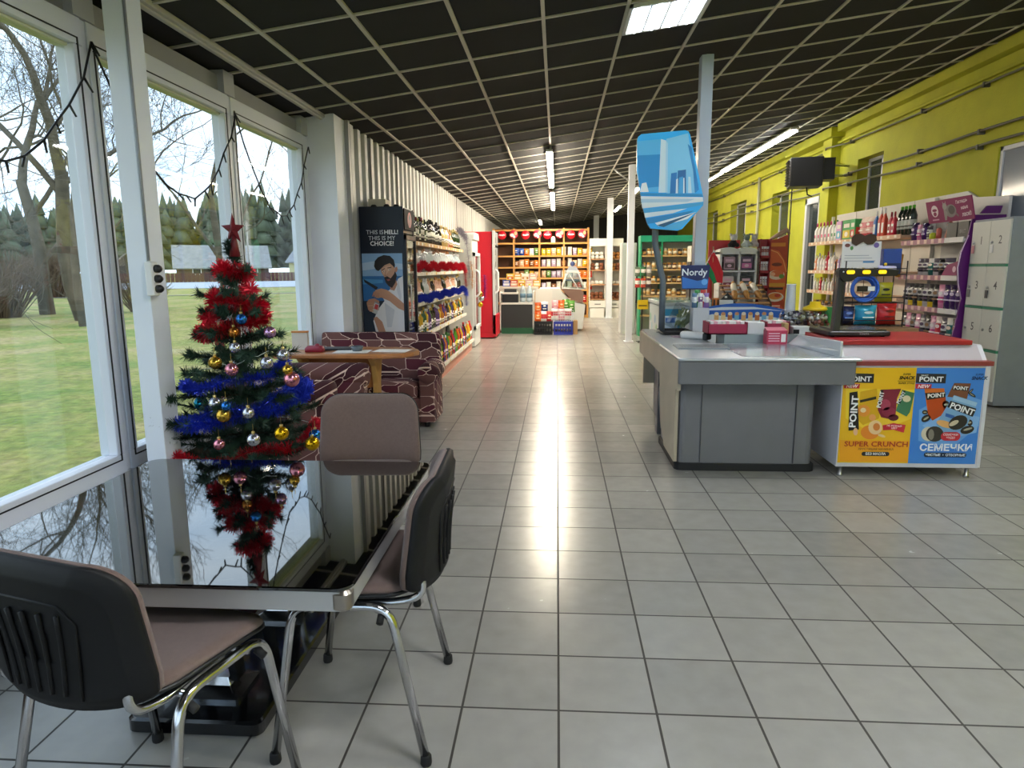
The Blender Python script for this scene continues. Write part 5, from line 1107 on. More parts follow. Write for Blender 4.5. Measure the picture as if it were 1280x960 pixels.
# things on the checkout
def on(m, name, lab, cat, group=None): return tag(m.build(name), lab, cat, group)
m = MB(BLACK); m.pad(rrect(.3, .4, .03, 3, 1.12, 6.55), [(.05, .851), (.02, .86), (0, .885), (.008, .885), (.03, .865)], smooth=False); on(m, 'black_tray', 'black plastic tray at the far left corner of the checkout top', 'tray')
m = MB(flat('#a8909c')); m.cbox((1.14, 6.2, .858), (.2, .1, .014), .1); on(m, 'flat_phone', 'flat pinkish phone lying in front of the black tray', 'phone')
t = thing('barcode_scanner', 'white handheld barcode scanner lying on the checkout top', 'scanner', (1.2, 6.03, .855), R(-40))
m = MB(flat('#e3e2de', .3)); m.pad(rrect(.26, .08, .03, 4), [(.015, .0), (0, .02), (.004, .05), (.02, .062)]); m.build('body', t); m = MB(BLACK); m.rbox(.1, .15, -.045, .045, 0.0, .06, .02, 4); m.build('scan_head', t)
m = MB(PLAS); m.pouch(.3, .26, .14, Matrix.Translation((1.2, 6.82, .852)) @ Matrix.Rotation(R(25), 4, 'Y')); t = thing('plastic_bag', 'crumpled clear plastic bag with green herbs on the checkout', 'bag', (1.2, 6.82, .852)); m.build('film', t, True)
rg = random.Random(3); m = MB(mat('herb_green', '#8d9a66', .7))
for _ in range(40):
    a = Vector((1.22+rg.uniform(-.05, .05), 6.82+rg.uniform(-.03, .03), .88+rg.uniform(0, .05))); e = a+Vector((rg.uniform(.0, .12), rg.uniform(-.03, .03), rg.uniform(.08, .17))); m.tube([a, e], [.004, .007], 4)
m.build('herbs', t, True)
m = MB(flat('#cfe0ea', .3)); m.box(1.08, 1.2, 6.86, 6.98, .851, .99); m.use(flat('#2c6ab0')); m.box(1.08, 1.2, 6.858, 6.862, .93, .98); on(m, 'small_box', 'small white and blue box behind the clear bag on the checkout', 'box')
def tray_box(x0, x1, y0, y1, z, lab, n):
    t = thing('display_box', lab, 'box', ((x0+x1)/2, (y0+y1)/2, z)); m = MB(flat('#9c2044')); h = .1
    m.box(x0, x1, y0, y1, z, z+.008); m.box(x0, x1, y0, y0+.006, z, z+.085); m.box(x0, x1, y1-.006, y1, z, z+.1); m.box(x0, x0+.006, y0, y1, z, z+h); m.box(x1-.006, x1, y0, y1, z, z+h)
    m.build('tray', t, True); m = MB()
    for k in range(n):
        x = x0+.02+(x1-x0-.04)*(k+.5)/n; m.use(flat(['#ece8e6', '#e4a8b8', '#f4f2ee'][k % 3])); m.cbox((x, (y0+y1)/2, z+.055), ((x1-x0)/n*.8, (y1-y0)*.8, .1), rnd(-.1, .1))
    o = m.build('packets', t, True); o['kind'] = 'stuff'
tray_box(1.25, 1.57, 5.7, 5.92, .926, 'magenta display box full of white packets, left on the checkout ledge', 9)
tray_box(1.74, 1.93, 5.76, 5.95, .926, 'magenta display box on the checkout ledge behind the small red carton', 5)
m = MB(flat('#d9dadc')); m.box(1.58, 1.72, 5.75, 5.9, .926, 1.02); on(m, 'white_carton', 'plain white carton between the two magenta boxes on the ledge', 'carton')
t = thing('tea_carton', 'small red and pink carton with lines of print on the checkout top', 'carton', (1.77, 5.6, .857))
m = MB(flat('#b83050')); m.box(1.69, 1.85, 5.57, 5.67, .857, .97); m.use(flat('#d8788c')); m.add([(1.69, 5.57, .97), (1.85, 5.57, .97), (1.85, 5.67, .99), (1.69, 5.67, .99)], [(0, 1, 2, 3)]); m.build('carton', t, True)
pl = Pl((1.69, 5.57, .857)); m = MB()
for k in range(4): m.rect(pl, .012, .1, .025+k*.02, .033+k*.02, flat('#e8b8c4'))
m.rect(pl, .112, .148, .02, .085, flat('#eceae8')); m.build('print', t, True)
m = MB(mat('cork_board', '#b79a66', .7)); m.rbox(1.86, 1.9, 5.69, 5.95, .926, 1.02, .015, 3); on(m, 'cork_block', 'upright tan board behind the red carton on the ledge', 'board')
m = MB(flat('#d4d8da')); m.box(1.95, 2.09, 5.72, 5.86, .926, .985); m.use(BLACK); m.box(1.945, 1.99, 5.71, 5.72, .93, .965); on(m, 'card_terminal', 'white card terminal with a black corner at the right of the ledge', 'terminal')
# ---------------------------------------------------------------- red topped counter with the snack poster
t = thing('red_counter', 'white counter with a red top and a yellow and blue snack poster', 'counter', (2.45, 5.1, 0))
WC = mat('white_laminate', '#d3d4d9', .4); RC = mat('red_laminate', '#a8262c', .35, var=.06, vscale=5); LIL = mat('lilac_laminate', '#b7b0b8', .4)
rx0, rx1, ry0, ry1 = 1.982, 2.95, 4.79, 5.56
m = MB(WC); m.box(rx0, rx1, ry0, ry1, .075, .8); m.prism([(ry0+.02, .8), (ry1, .8), (ry1, .93), (4.92, .93)], (rx1-.02, 0, 0), (0, 1, 0), (0, 0, 1), .03); m.prism([(ry0+.02, .8), (ry1, .8), (ry1, .93), (4.92, .93)], (rx0, 0, 0), (0, 1, 0), (0, 0, 1), .03); m.box(rx1-.015, rx1+.01, ry0-.005, ry0+.035, .08, .8); m.build('carcass', t, True)
m = MB(LIL); m.prism([(4.81, .8), (4.92, .93), (5.5, .93), (5.5, .8)], (rx0+.03, 0, 0), (0, 1, 0), (0, 0, 1), rx1-rx0-.05); m.build('sloped_panel', t, True)
m = MB(RC); m.box(rx0, rx1-.06, 4.9, ry1, .93, .962); m.build('upper_top', t, True, bevel=.004); m = MB(mat('dull_red', '#8d3a3a', .4)); m.box(2.06, rx1+.02, ry0-.02, 4.85, .8, .832); m.build('front_ledge', t, True, bevel=.003)
for x in (2.03, 2.9):
    for y in (4.83, 5.5): m = MB(STEEL); m.lathe([(.018, 0), (.02, .01), (.014, .014), (.014, .075)], (x, y, 0), 10); m.build('leg', t, True)
pl = Pl((0, ry0-.004, 0)); m = MB(flat('#e8b41c', .3)); m.box(1.99, 2.925, ry0-.004, ry0, .105, .785)
def cv(x0, l):
    o = []; dx = .025 if x0 == 1130 else 0
    for a, b in l:
        px = x0+a/7.11; py = 455+b/7.11; px += (py-522)*.07
        o.append((2.003-dx+(px-1049.5)/178.3, .108+(582-py)/178))
    return o
def yp(c, l, k): m.poly(pl, [(min(2.471, u), v) for u, v in cv(1040, l)], flat(c, .3), k)
def bp2(c, l, k): m.poly(pl, [(max(2.473, min(u, 2.922)), v) for u, v in cv(1130, l)], flat(c, .3), k)
def tx(x0, s, a, b, size, c, k=8, bold=.02, shear=0, rot=0, sxx=1.): (u, v), = cv(x0, [(a, b)]); m.text(pl, s, u, v, size/7.11/180, flat(c, .3), k, bold, shear, rot, sx=sxx)
m.rect(pl, 1.99, 2.472, .105, .785, flat('#eebc1e', .3), 1); m.rect(pl, 2.472, 2.925, .105, .785, flat('#3f84d8', .3), 1)
yp('#f0a820', [(40, 700), (40, 895), (670, 895), (680, 700)], 2); yp('#f3d038', [(90, 230), (90, 500), (330, 640), (650, 500), (690, 240)], 2)
bp2('#6aa4e4', [(110, 420), (400, 250), (690, 330), (690, 560), (400, 760), (110, 700)], 2); bp2('#86b8ea', [(140, 560), (360, 420), (640, 480), (600, 620), (300, 700)], 3)
for x0 in (1040, 1130):
    f = yp if x0 == 1040 else bp2
    f('#26242a', [(75, 95), (332, 100), (326, 182), (75, 178)], 4); tx(x0, 'POINT', 205, 148, 62, '#f4f4f4', 6, .03, sxx=1.12); tx(x0, 'SMART', 150, 113, 20, '#d8d8d8', 6)
    f('#c42838', [(75, 186), (212, 190), (206, 232), (75, 230)], 4); tx(x0, 'NEW', 140, 211, 42, '#f4e8e8', 6, .03, .25)
    c = '#2a2416' if x0 == 1040 else '#1c3a6c'
    tx(x0, 'SUPER', 608, 104, 24, c, 6, .02, .2); tx(x0, 'SNACK', 608, 136, 40, c, 6, .04, .2)
    if x0 == 1040: tx(x0, 'SUPER STYLE', 604, 182, 24, c, 6, .02, .2)
m.stroke(pl, cv(1040, [(530, 162), (680, 162)]), .003, flat('#2a2416'), 6)
yp('#d8a818', [(215, 260), (355, 230), (388, 420), (375, 500), (240, 560), (200, 520)], 4); yp('#26220f', [(212, 335), (350, 300), (352, 325), (214, 358)], 5); yp('#e8983a', ell(110, 110, 16, 245, 430), 6); yp('#f4dca8', ell(50, 44, 12, 240, 425), 7)
yp('#7a1c34', [(388, 240), (562, 232), (528, 320), (515, 515), (395, 488), (365, 420)], 5); yp('#a84058', ell(90, 100, 14, 430, 375), 6); yp('#8c2c44', ell(120, 90, 14, 460, 440), 6); yp('#1d1a1c', [(385, 245), (412, 244), (392, 400), (362, 400)], 6); tx(1040, 'POINT', 388, 330, 50, '#f4f4f4', 7, .03, 0, R(82))
yp('#3f7a58', [(570, 240), (705, 268), (640, 440), (612, 480), (520, 430)], 5); yp('#1d1a1c', [(572, 244), (600, 250), (555, 365), (525, 370)], 6); yp('#e0d4b0', ell(70, 60, 12, 610, 320), 6); tx(1040, 'POINT', 562, 310, 40, '#f4f4f4', 7, .03, 0, R(66)); yp('#5c1a2a', ell(90, 60, 12, 500, 490), 6)
yp('#1d1a1c', [(122, 268), (190, 256), (205, 600), (115, 612)], 7); tx(1040, 'POINT', 162, 440, 82, '#f8f8f8', 8, .03, 0, R(88), 1.2)
yp('#e8a060', ell(60, 60, 10, 320, 490), 6); yp('#e88a2c', ell(160, 130, 18, 300, 625), 7); yp('#f2cf9a', ell(120, 130, 18, 345, 580), 8); yp('#d8823a', ell(60, 70, 14, 355, 575), 9); yp('#f0d0a0', ell(70, 24, 10, 400, 655, .3), 8); yp('#eebc90', ell(40, 70, 10, 175, 620), 8)
yp('#c42838', [(408, 560), (500, 540), (606, 556), (590, 626), (500, 600), (412, 606)], 6); tx(1040, 'НЕ РОЗНЫЯ', 508, 566, 22, '#f4e4e4', 8, .02, 0, -.05); tx(1040, 'ЦВЕТ', 508, 586, 20, '#f4e4e4', 8, .02, 0, -.05)
tx(1040, 'SUPER CRUNCH', 355, 735, 66, '#b03a24', 6, .02, 0, 0, 1.16); tx(1040, 'ХРУСТЯЩАЯ НАЧИНКА', 352, 780, 27, '#7a3a20', 6, .01)
(u, v), = cv(1040, [(350, 823)]); m.poly(pl, rrect(.19, .03, .0145, 5, u, v), flat('#22222a', .3), 5); tx(1040, 'БЕЗ МАСЛА', 350, 823, 30, '#f4f4f4', 6, .03)
bp2('#d8702a', [(150, 225), (318, 226), (345, 440), (225, 515), (185, 460)], 4); bp2('#b8481c', [(172, 320), (330, 300), (345, 440), (225, 515), (185, 460)], 5); bp2('#1d1a1c', [(155, 268), (330, 258), (328, 305), (172, 330)], 6); tx(1130, 'POINT', 250, 290, 50, '#f4f4f4', 7, .03, 0, .1)
bp2('#7a4a34', [(400, 178), (540, 182), (510, 320), (345, 300)], 4); bp2('#1d1a1c', [(395, 200), (522, 212), (512, 250), (382, 238)], 5); tx(1130, 'POINT', 455, 224, 42, '#f4f4f4', 7, .03, 0, -.08)
for (a, b, w, h, r) in ((550, 280, 80, 26, -.6), (540, 250, 60, 20, .8), (335, 370, 60, 70, .2), (170, 495, 90, 60, .6), (160, 440, 50, 40, 0), (540, 530, 50, 60, .3)): bp2('#26221f', ell(w, h, 12, a, b, -r), 5); bp2('#b0a890', ell(w*.6, h*.3, 10, a, b, -r), 6)
bp2('#7aa8d0', [(400, 285), (600, 350), (500, 600), (330, 640), (255, 540)], 7); bp2('#9cc2e0', [(400, 290), (598, 352), (585, 385), (390, 325)], 8); bp2('#1d1a1c', [(372, 335), (592, 405), (562, 478), (345, 392)], 8); tx(1130, 'POINT', 470, 410, 74, '#f4f4f4', 10, .03, 0, -.33); bp2('#2f62b0', [(335, 445), (410, 470), (405, 500), (330, 475)], 8); bp2('#e0a868', ell(150, 60, 14, 330, 545, .3), 8)
bp2('#2a2623', ell(170, 120, 18, 440, 530, -.5), 9); bp2('#d0c4a4', ell(90, 40, 12, 405, 535, -.5), 10); bp2('#2a2623', ell(120, 70, 14, 520, 595, -.3), 9); bp2('#b8b09a', ell(80, 20, 10, 525, 588, -.3), 10)
bp2('#d8d0b8', ell(130, 130, 18, 195, 635), 8); bp2('#3a3632', ell(150, 140, 18, 245, 635), 9); bp2('#8a8478', ell(50, 100, 12, 215, 640), 10)
(u, v), = cv(1130, [(380, 655)]); m.poly(pl, rrect(.13, .062, .03, 5, u, v), flat('#c42838', .3), 11); tx(1130, 'СЕМЕЧКИ', 380, 640, 26, '#f4e4e4', 12, .02); tx(1130, 'ЧУДО', 380, 668, 26, '#f4e4e4', 12, .02)
tx(1130, 'СЕМЕЧКИ', 345, 762, 84, '#eef2f8', 6, .035, 0, 0, 1.1); (u, v), = cv(1130, [(340, 826)]); m.poly(pl, rrect(.285, .033, .015, 5, u, v), flat('#1c2a44', .3), 5); tx(1130, 'ЧИСТЫЕ  •  ОТБОРНЫЕ', 342, 827, 30, '#eef2f8', 6, .03)
m.build('snack_poster', t, True)
# label scale
t = thing('label_scale', 'black weighing machine with a tall arm and three yellow lights on the red counter', 'scale', (2.2, 5.35, .962))
m = MB(BLACK); m.rbox(2.0, 2.44, 5.12, 5.54, .97, 1.005, .015, 3); m.build('base', t, True)
m = MB(mat('scale_plate', '#5a5e62', .22, .7)); m.box(2.07, 2.42, 5.15, 5.5, 1.006, 1.014); m.build('weighing_plate', t, True)
for x in (2.04, 2.4):
    for y in (5.16, 5.5): m = MB(RUB); m.lathe([(.014, .962), (.014, .971)], (x, y, 0), 8); m.build('foot', t, True)
m = MB(BLACK); m.add([(2.03, 5.13, .99), (2.08, 5.13, .99), (2.08, 5.2, .99), (2.03, 5.2, .99), (2.065, 5.18, 1.42), (2.105, 5.18, 1.42), (2.105, 5.24, 1.42), (2.065, 5.24, 1.42)], [(0, 3, 2, 1), (4, 5, 6, 7), (0, 1, 5, 4), (1, 2, 6, 5), (2, 3, 7, 6), (3, 0, 4, 7)]); m.build('arm', t, True, bevel=.006)
m = MB(BLACK); m.prism([(-.03, 0), (.0, -.035), (.06, -.03), (.1, .0), (.38, .005), (.39, .05), (-.02, .065), (-.035, .05)], (2.09, 5.23, 1.4), (1, 0, 0), (0, 0, 1), .07); m.build('head', t, True, bevel=.005)
for k in range(3): m = MB(mat('yellow_lamp', '#f2c21a', .3, emit=.6)); x = 2.115+k*.112; m.prism(rrect(.055, .026, .01, 3, 0, 0), (x+.02, 5.158, 1.434), (1, 0, 0), (0, 0, 1), .006); m.build('status_light', t, True)
m = MB(flat('#d0d0d0')); m.ball((2.085, 5.158, 1.436), .006, 8); m.ball((2.36, 5.158, 1.433), .007, 8); m.text(Pl((2.25, 5.119, .985)), 'RONGTA', 0, 0, .016, flat('#c8c8c8'), 1); m.build('marks', t, True)

# ---------------------------------------------------------------- wire rack of goods behind the red counter
t = thing('wood_ledge', 'brown wooden counter behind the checkout carrying sweets and the wire rack', 'counter', (2.62, 6.6, 0))
m = MB(mat('brown_wood', '#8a6a4c', .5, var=.15, vscale=6)); m.box(2.03, 3.25, 6.32, 6.85, .885, .92); m.build('worktop', t, True); m = MB(flat('#cfcac0')); m.box(2.06, 3.22, 6.36, 6.82, 0, .885); m.build('cabinet', t, True)
t = thing('wire_rack', 'black wire display rack of bagged goods behind the weighing machine', 'rack', (2.9, 6.58, .921)); m = MB(BLACK)
for x in (2.63, 3.17):
    for y in (6.46, 6.7): m.tube([(x, y, .921), (x, y, 1.52)], .006, 5)
for z in (.93, 1.14, 1.4):
    for y in (6.46, 6.58, 6.7): m.tube([(2.63, y, z), (3.17, y, z)], .004, 4)
    for k in range(7): m.tube([(2.63+k*.09, 6.46, z), (2.63+k*.09, 6.7, z)], .003, 4)
for k in range(1, 6): m.tube([(2.63+k*.09, 6.7, .93), (2.63+k*.09, 6.7, 1.5)], .003, 4)
for z in (.98, 1.19, 1.45): m.tube([(2.63, 6.46, z), (3.17, 6.46, z)], .004, 4)
m.build('wire_frame', t, True)
t = thing('coiled_hose', 'blue coiled hose in clear wrap hung on the wire rack', 'hose', (2.83, 6.52, 1.146)); m = MB(mat('hose_blue', '#2f5fc0', .3))
for k in range(4):
    r = .12-.018*(k % 2)-.012*(k//2); m.tube([(2.83+r*math.cos(a*PI/14), 6.5+.03*(k//2)+.014*(k % 2), 1.27+r*.98*math.sin(a*PI/14)) for a in range(28)], .012, 6, closed=True)
m.build('coil', t, True); m = MB(flat('#1c1814')); m.box(2.75, 2.91, 6.475, 6.482, 1.245, 1.295); m.use(flat('#dfe2e4')); m.box(2.845, 2.905, 6.47, 6.475, 1.25, 1.29); m.build('band_label', t, True)
def sack(nm, lab, cat, x, z, w, h, d, cols, y=6.57, badge='#f0efe8', grp=None):
    return inst(pouch_mesh(w, h, d, cols, badge, nm), nm, (x, y, z), 0, lab, cat, grp)
sack('cloth_pack', 'olive yellow pack of cloths on the wire rack, right of the blue hose', 'pack', 3.03, 1.145, .16, .18, .1, ['#8a8a1c', '#98982a', '#a8a428'], badge='#151515')
sack('sponge_pack', 'lilac patterned pack lying above the olive one on the wire rack', 'pack', 3.05, 1.4, .18, .08, .1, ['#a8a4d8', '#c4c0e4'])
sack('goods_bag', 'dark blue bag of goods, left on the lowest rack shelf', 'pack', 2.71, .935, .14, .17, .12, ['#141c3a', '#243a78', '#1a2248'], badge='#6a8ad0')
sack('goods_bag', 'bright turquoise bag of goods in the middle of the lowest rack shelf', 'pack', 2.88, .935, .2, .18, .14, ['#1480a8', '#2a98c0', '#3aa8cc'], badge='#c8e4ec')
sack('goods_bag', 'red bag of goods, right on the lowest rack shelf', 'pack', 3.07, .935, .18, .2, .14, ['#a81c20', '#c42a2c', '#b02428'], badge='#701418')
t = thing('header_card', 'white printed sign with a brown moustache shape on top of the wire rack', 'sign', (2.82, 6.6, 1.4)); m = MB(flat('#d6d8da')); m.box(2.64, 2.99, 6.6, 6.61, 1.46, 1.7); m.build('board', t, True)
m = MB(flat('#3a2620')); o = ell(.13, .11, 16, -.045, .012)[4:13]+ell(.13, .11, 16, .055, .0)[13:]+ell(.13, .11, 16, .055, 0)[:5]
m.prism([(-.105, .02), (-.1, -.03), (-.06, -.055), (-.02, -.03), (.005, -.02), (.04, -.045), (.09, -.04), (.12, -.005), (.11, .04), (.06, .055), (.01, .035), (-.03, .055), (-.08, .05)], (2.82, 6.6, 1.715), (1, 0, 0), (0, 0, 1), .012); m.build('moustache', t, True)
pl = Pl((2.815, 6.599, 1.58)); m = MB()
for k in range(3): m.rect(pl, -.15, .13-.03*k, -.06+k*.025, -.055+k*.025, flat('#8d98a8'))
m.rect(pl, .02, .12, -.075, -.06, flat('#4a88c0')); m.poly(pl, ell(.05, .035, 10, -.13, .085), flat('#7a4a48')); m.poly(pl, ell(.05, .05, 10, .13, .085), flat('#6a5aa0')); m.poly(pl, ell(.03, .04, 10, -.09, .06), flat('#5a9a58')); m.build('card_print', t, True)
m = MB(flat('#1f3f8a')); m.box(3.0, 3.16, 6.56, 6.66, 1.405, 1.63); m.use(flat('#14224c')); m.box(3.0, 3.16, 6.555, 6.56, 1.41, 1.5); m.use(flat('#e8c020')); m.ball((3.02, 6.555, 1.49), .015, 8); on(m, 'blue_carton', 'tall dark blue carton at the right on top of the wire rack', 'carton')
m = MB(flat('#b83a40')); m.box(2.66, 2.98, 6.48, 6.5, 1.405, 1.44); on(m, 'red_strip', 'red cardboard strip along the upper wire rack shelf', 'card')
# sweets
def sweets(lab, x, y, z, cols, lid, seed):
    t = thing('sweet_jar', lab, 'jar', (x, y, z)); rg = random.Random(seed); m = MB()
    for k in range(70):
        a = rg.uniform(0, 6.28); q = rg.uniform(0, .1)**.9; m.use(mat('wrap_'+cols[k % len(cols)].lstrip('#'), cols[k % len(cols)], .2, .5)); m.ball((math.cos(a)*q, math.sin(a)*q, .02+rg.uniform(0, .13)*(1-q*3)), rg.uniform(.016, .022), 6)
    o = m.build('sweets', t); o['kind'] = 'stuff'
    m = MB(PLAS); m.lathe([(.1, 0), (.125, .02), (.125, .11), (.1, .15)], n=18); m.build('jar_wall', t)
    if lid: m = MB(flat(lid, .35)); m.lathe([(.1, .15), (.11, .16), (.1, .18), (.05, .2), (.045, .23), (0, .235)], n=18); m.build('lid', t)
sweets('jar heaped with dark shiny wrapped sweets on the wooden counter', 2.2, 6.5, .921, ['#4a4460', '#b8b8c0', '#2c2a34', '#6a5a78', '#d8d8e0'], None, 1)
sweets('jar of red and silver wrapped sweets under a yellow lid', 2.4, 6.52, .921, ['#b86a60', '#d8d0c8', '#8a2a34', '#c8b0a0', '#e0dcd8'], '#e8c41c', 2)
m = MB(flat('#1f7a3c')); m.box(2.49, 2.62, 6.5, 6.6, .921, 1.1); on(m, 'green_carton', 'plain green carton left of the black weighing machine arm', 'carton')
m = MB(flat('#d5dce6', .25)); m.lathe([(.055, .921), (.05, 1.0), (.042, 1.3), (.046, 1.31), (.04, 1.31)], (2.24, 6.72, 0), 14); on(m, 'cup_stack', 'tall stack of pale plastic cups behind the sweets', 'cups')

# ---------------------------------------------------------------- ice cream freezers
t = thing('chest_freezer', 'chest freezer with cyan front and frosty white end behind the grey pole', 'freezer', (1.65, 9.2, 0)); m = MB(mat('freezer_white', '#cddbdd', .35)); m.rbox(1.3, 2.02, 8.62, 9.7, 0, 1.0, .04, 3); m.build('cabinet', t, True)
m = MB(mat('freezer_cyan', '#2c9ac4', .35)); m.box(1.34, 2.0, 8.605, 8.622, .1, .96); m.build('front_print', t, True); m = MB(flat('#b9c4c2')); m.box(1.28, 2.035, 8.6, 9.72, 1.0, 1.04); m.build('rim', t, True, bevel=.008); m = MB(mat('lid_glass', '#8fb0a8', .08)); m.prism([(8.64, 1.04), (9.68, 1.04), (9.6, 1.06), (9.2, 1.075), (8.8, 1.06)], (1.32, 0, 0), (0, 1, 0), (0, 0, 1), .69); m.build('glass_lid', t, True)
pl = Pl((1.3, 9.2, .6), (0, -1, 0)); m = MB()
for k, c in enumerate(['#8ac8b0', '#b0d8e0', '#d8e070', '#90b8d8', '#a0d0a0', '#c8d8e8']): m.poly(pl, ell(.14, .12, 10, -.35+.14*k, .2-.12*(k % 3)), flat(c))
m.build('stickers', t, True)
t = thing('ice_cream_freezer', 'low white freezer with a blue wave print and an arched header behind the checkout', 'freezer', (2.05, 8.0, 0)); m = MB(flat('#dfe6ea')); m.rbox(1.5, 2.6, 7.82, 8.4, 0, .98, .04, 3); m.build('cabinet', t, True)
m = MB(flat('#2a66c4', .3)); arc = [(-.55, .0), (.55, .0), (.55, .14)]+[(.55-1.1*k/14, .14+.1*math.sin(PI*k/14)**.8) for k in range(1, 14)]+[(-.55, .14)]; m.prism(arc, (2.05, 7.82, .83), (1, 0, 0), (0, 0, 1), .02)
pl = Pl((2.05, 7.799, .83)); m.poly(pl, [(-.55, .0), (.55, .0), (.55, .05), (.3, .1), (.0, .06), (-.3, .12), (-.55, .06)], flat('#e4eef2'), 1); m.poly(pl, [(-.55, .16), (-.2, .2), (.15, .2), (.5, .15), (.2, .175), (-.2, .165)], flat('#dfeaf2'), 1); m.poly(pl, [(-.5, .0), (.5, .0), (.45, .07), (.1, .03), (-.2, .06), (-.45, .03)], flat('#3fb0c4'), 2)
for k in range(9): m.rect(pl, -.28+k*.075, -.23+k*.075, .05, .125, flat(['#e8b878', '#f0d8a0', '#c87840', '#78b8d8'][k % 4]), 3); m.poly(pl, ell(.05, .04, 8, -.255+k*.075, .125), flat(['#f4e8d0', '#d89a68'][k % 2]), 4)
m.build('wave_header', t, True); m = MB(mat('lid_glass2', '#9fb4c4', .08)); m.box(1.53, 2.57, 7.85, 8.37, .98, 1.0); m.build('glass_lid', t, True)
for k, (x, c, b) in enumerate([(1.6, '#1c1c20', '#e8e8e8'), (1.7, '#e8e8e4', '#b0b8c0'), (1.8, '#d87a20', '#26221e')]):
    m = MB(flat(c)); m.lathe([(.035, 1.001), (.04, 1.01), (.04, 1.12), (.036, 1.125)], (x, 7.9, 0), 12); m.use(flat(b))
    for q in range(6): a = q*PI/3; m.cbox((x+.0405*math.cos(a), 7.9+.0405*math.sin(a), 1.06), (.004, .016, .1), a)
    on(m, 'striped_tin', ['black and white striped tin', 'plain white ribbed tin', 'orange and black tin'][k]+' standing on the ice cream freezer', 'tin')
t = thing('price_sign', 'black triangular price sign with white marks on the freezer', 'sign', (2.08, 8.25, 1.001)); m = MB(BLACK); m.prism([(-.16, 0), (.16, 0), (.02, .17)], (2.0, 8.27, 1.001), (1, 0, 0), (0, 0, 1), .02); m.build('board', t, True); m = MB(); pl = Pl((2.0, 8.249, 1.001))
for (a, b) in ((-.09, .03), (-.04, .07), (.0, .12), (.03, .06), (.07, .03), (-.02, .03)): m.rect(pl, a-.014, a+.014, b-.01, b+.012, flat('#e8e8e4'))
m.build('marks', t, True)
# bread rack
t = thing('bread_rack', 'slanted wooden slat rack for baguettes in front of the white gift shelf', 'rack', (2.35, 8.7, .9)); m = MB(mat('pale_slat', '#c8935a', .5)); 
for k in range(5): z = 1.04+k*.05; y = 8.5+k*.09; m.cbox((2.32, y, z), (.52, .06, .018), 0)
m.build('slats', t, True); m = MB(mat('rack_dark', '#5a4030', .6))
for x in (2.08, 2.58): m.prism([(8.45, .9), (8.95, .9), (8.95, 1.26), (8.9, 1.26), (8.45, 1.03)], (x, 0, 0), (0, 1, 0), (0, 0, 1), .02)
m.build('side_frame', t, True)
m = MB(flat('#8d8478')); m.box(2.06, 2.75, 8.44, 9.0, 0, .898); tag(m.build('rack_stand'), 'grey brown stand carrying the slanted bread rack', 'stand')
for k in range(3):
    M_ = Matrix.Translation((2.2+k*.13, 8.68, 1.185)) @ Matrix.Rotation(R(-8+8*k), 4, 'Z') @ Matrix.Rotation(R(29), 4, 'X') @ Matrix.Rotation(-PI/2, 4, 'X'); m = MB(mat('baguette_crust', '#c98f4c' , .6, var=.2, vscale=25)); m.lathe([(0, -.2), (.02, -.19), (.035, -.12), (.036, .12), (.02, .19), (0, .2)], n=10, M=M_); m.use(flat('#ece4d6')); m.lathe([(.037, -.05), (.038, .12)], n=10, M=M_)
    on(m, 'baguette', '%s baguette in a paper sleeve from the left on the slanted rack' % nth(k), 'bread', 'baguettes on the slanted rack')
# flag
t = thing('small_flag', 'small red and green flag with a patterned white edge on a stick', 'flag', (1.77, 7.9, 1.0)); m = MB(mat('stick_wood', '#b89a68', .6)); m.tube([(1.77, 7.9, 1.0), (1.755, 7.9, 1.4), (1.75, 7.9, 1.7)], .006, 6); m.build('stick', t, True)
fx = lambda c: 1.75+(850+c/8.533-885.5)*.0094
fz = lambda c: 1.66-(290+c/8.533-313)*.0092
m = MB()
def fpoly(l, c, k):
    m.use(mat('flag_'+c.lstrip('#'), c, .8)); n = len(l); f = [(fx(a), 7.89-.02*math.sin(a*.02)+k, fz(b)) for a, b in l]; g = [(x, y+.004, z) for x, y, z in f]
    m.add(f+g, [tuple(range(n)), tuple(range(2*n-1, n-1, -1))]+[(i, (i+1) % n, n+(i+1) % n, n+i) for i in range(n)])
fpoly([(305, 215), (345, 270), (408, 425), (405, 535), (350, 528), (318, 430), (258, 318), (285, 240)], '#c8242c', 0)
fpoly([(258, 318), (318, 430), (350, 528), (322, 542), (275, 470), (218, 392)], '#1f8a4c', 0)
fpoly([(310, 190), (325, 225), (305, 216), (285, 240), (258, 318), (218, 392), (222, 360), (262, 280)], '#e8dcd8', -.003)
for k in range(6):
    a = 300-k*14; b = 225+k*28; fpoly([(a-5, b), (a, b-9), (a+5, b), (a, b+9)], '#c03038', -.006)
m.build('cloth', t, True)
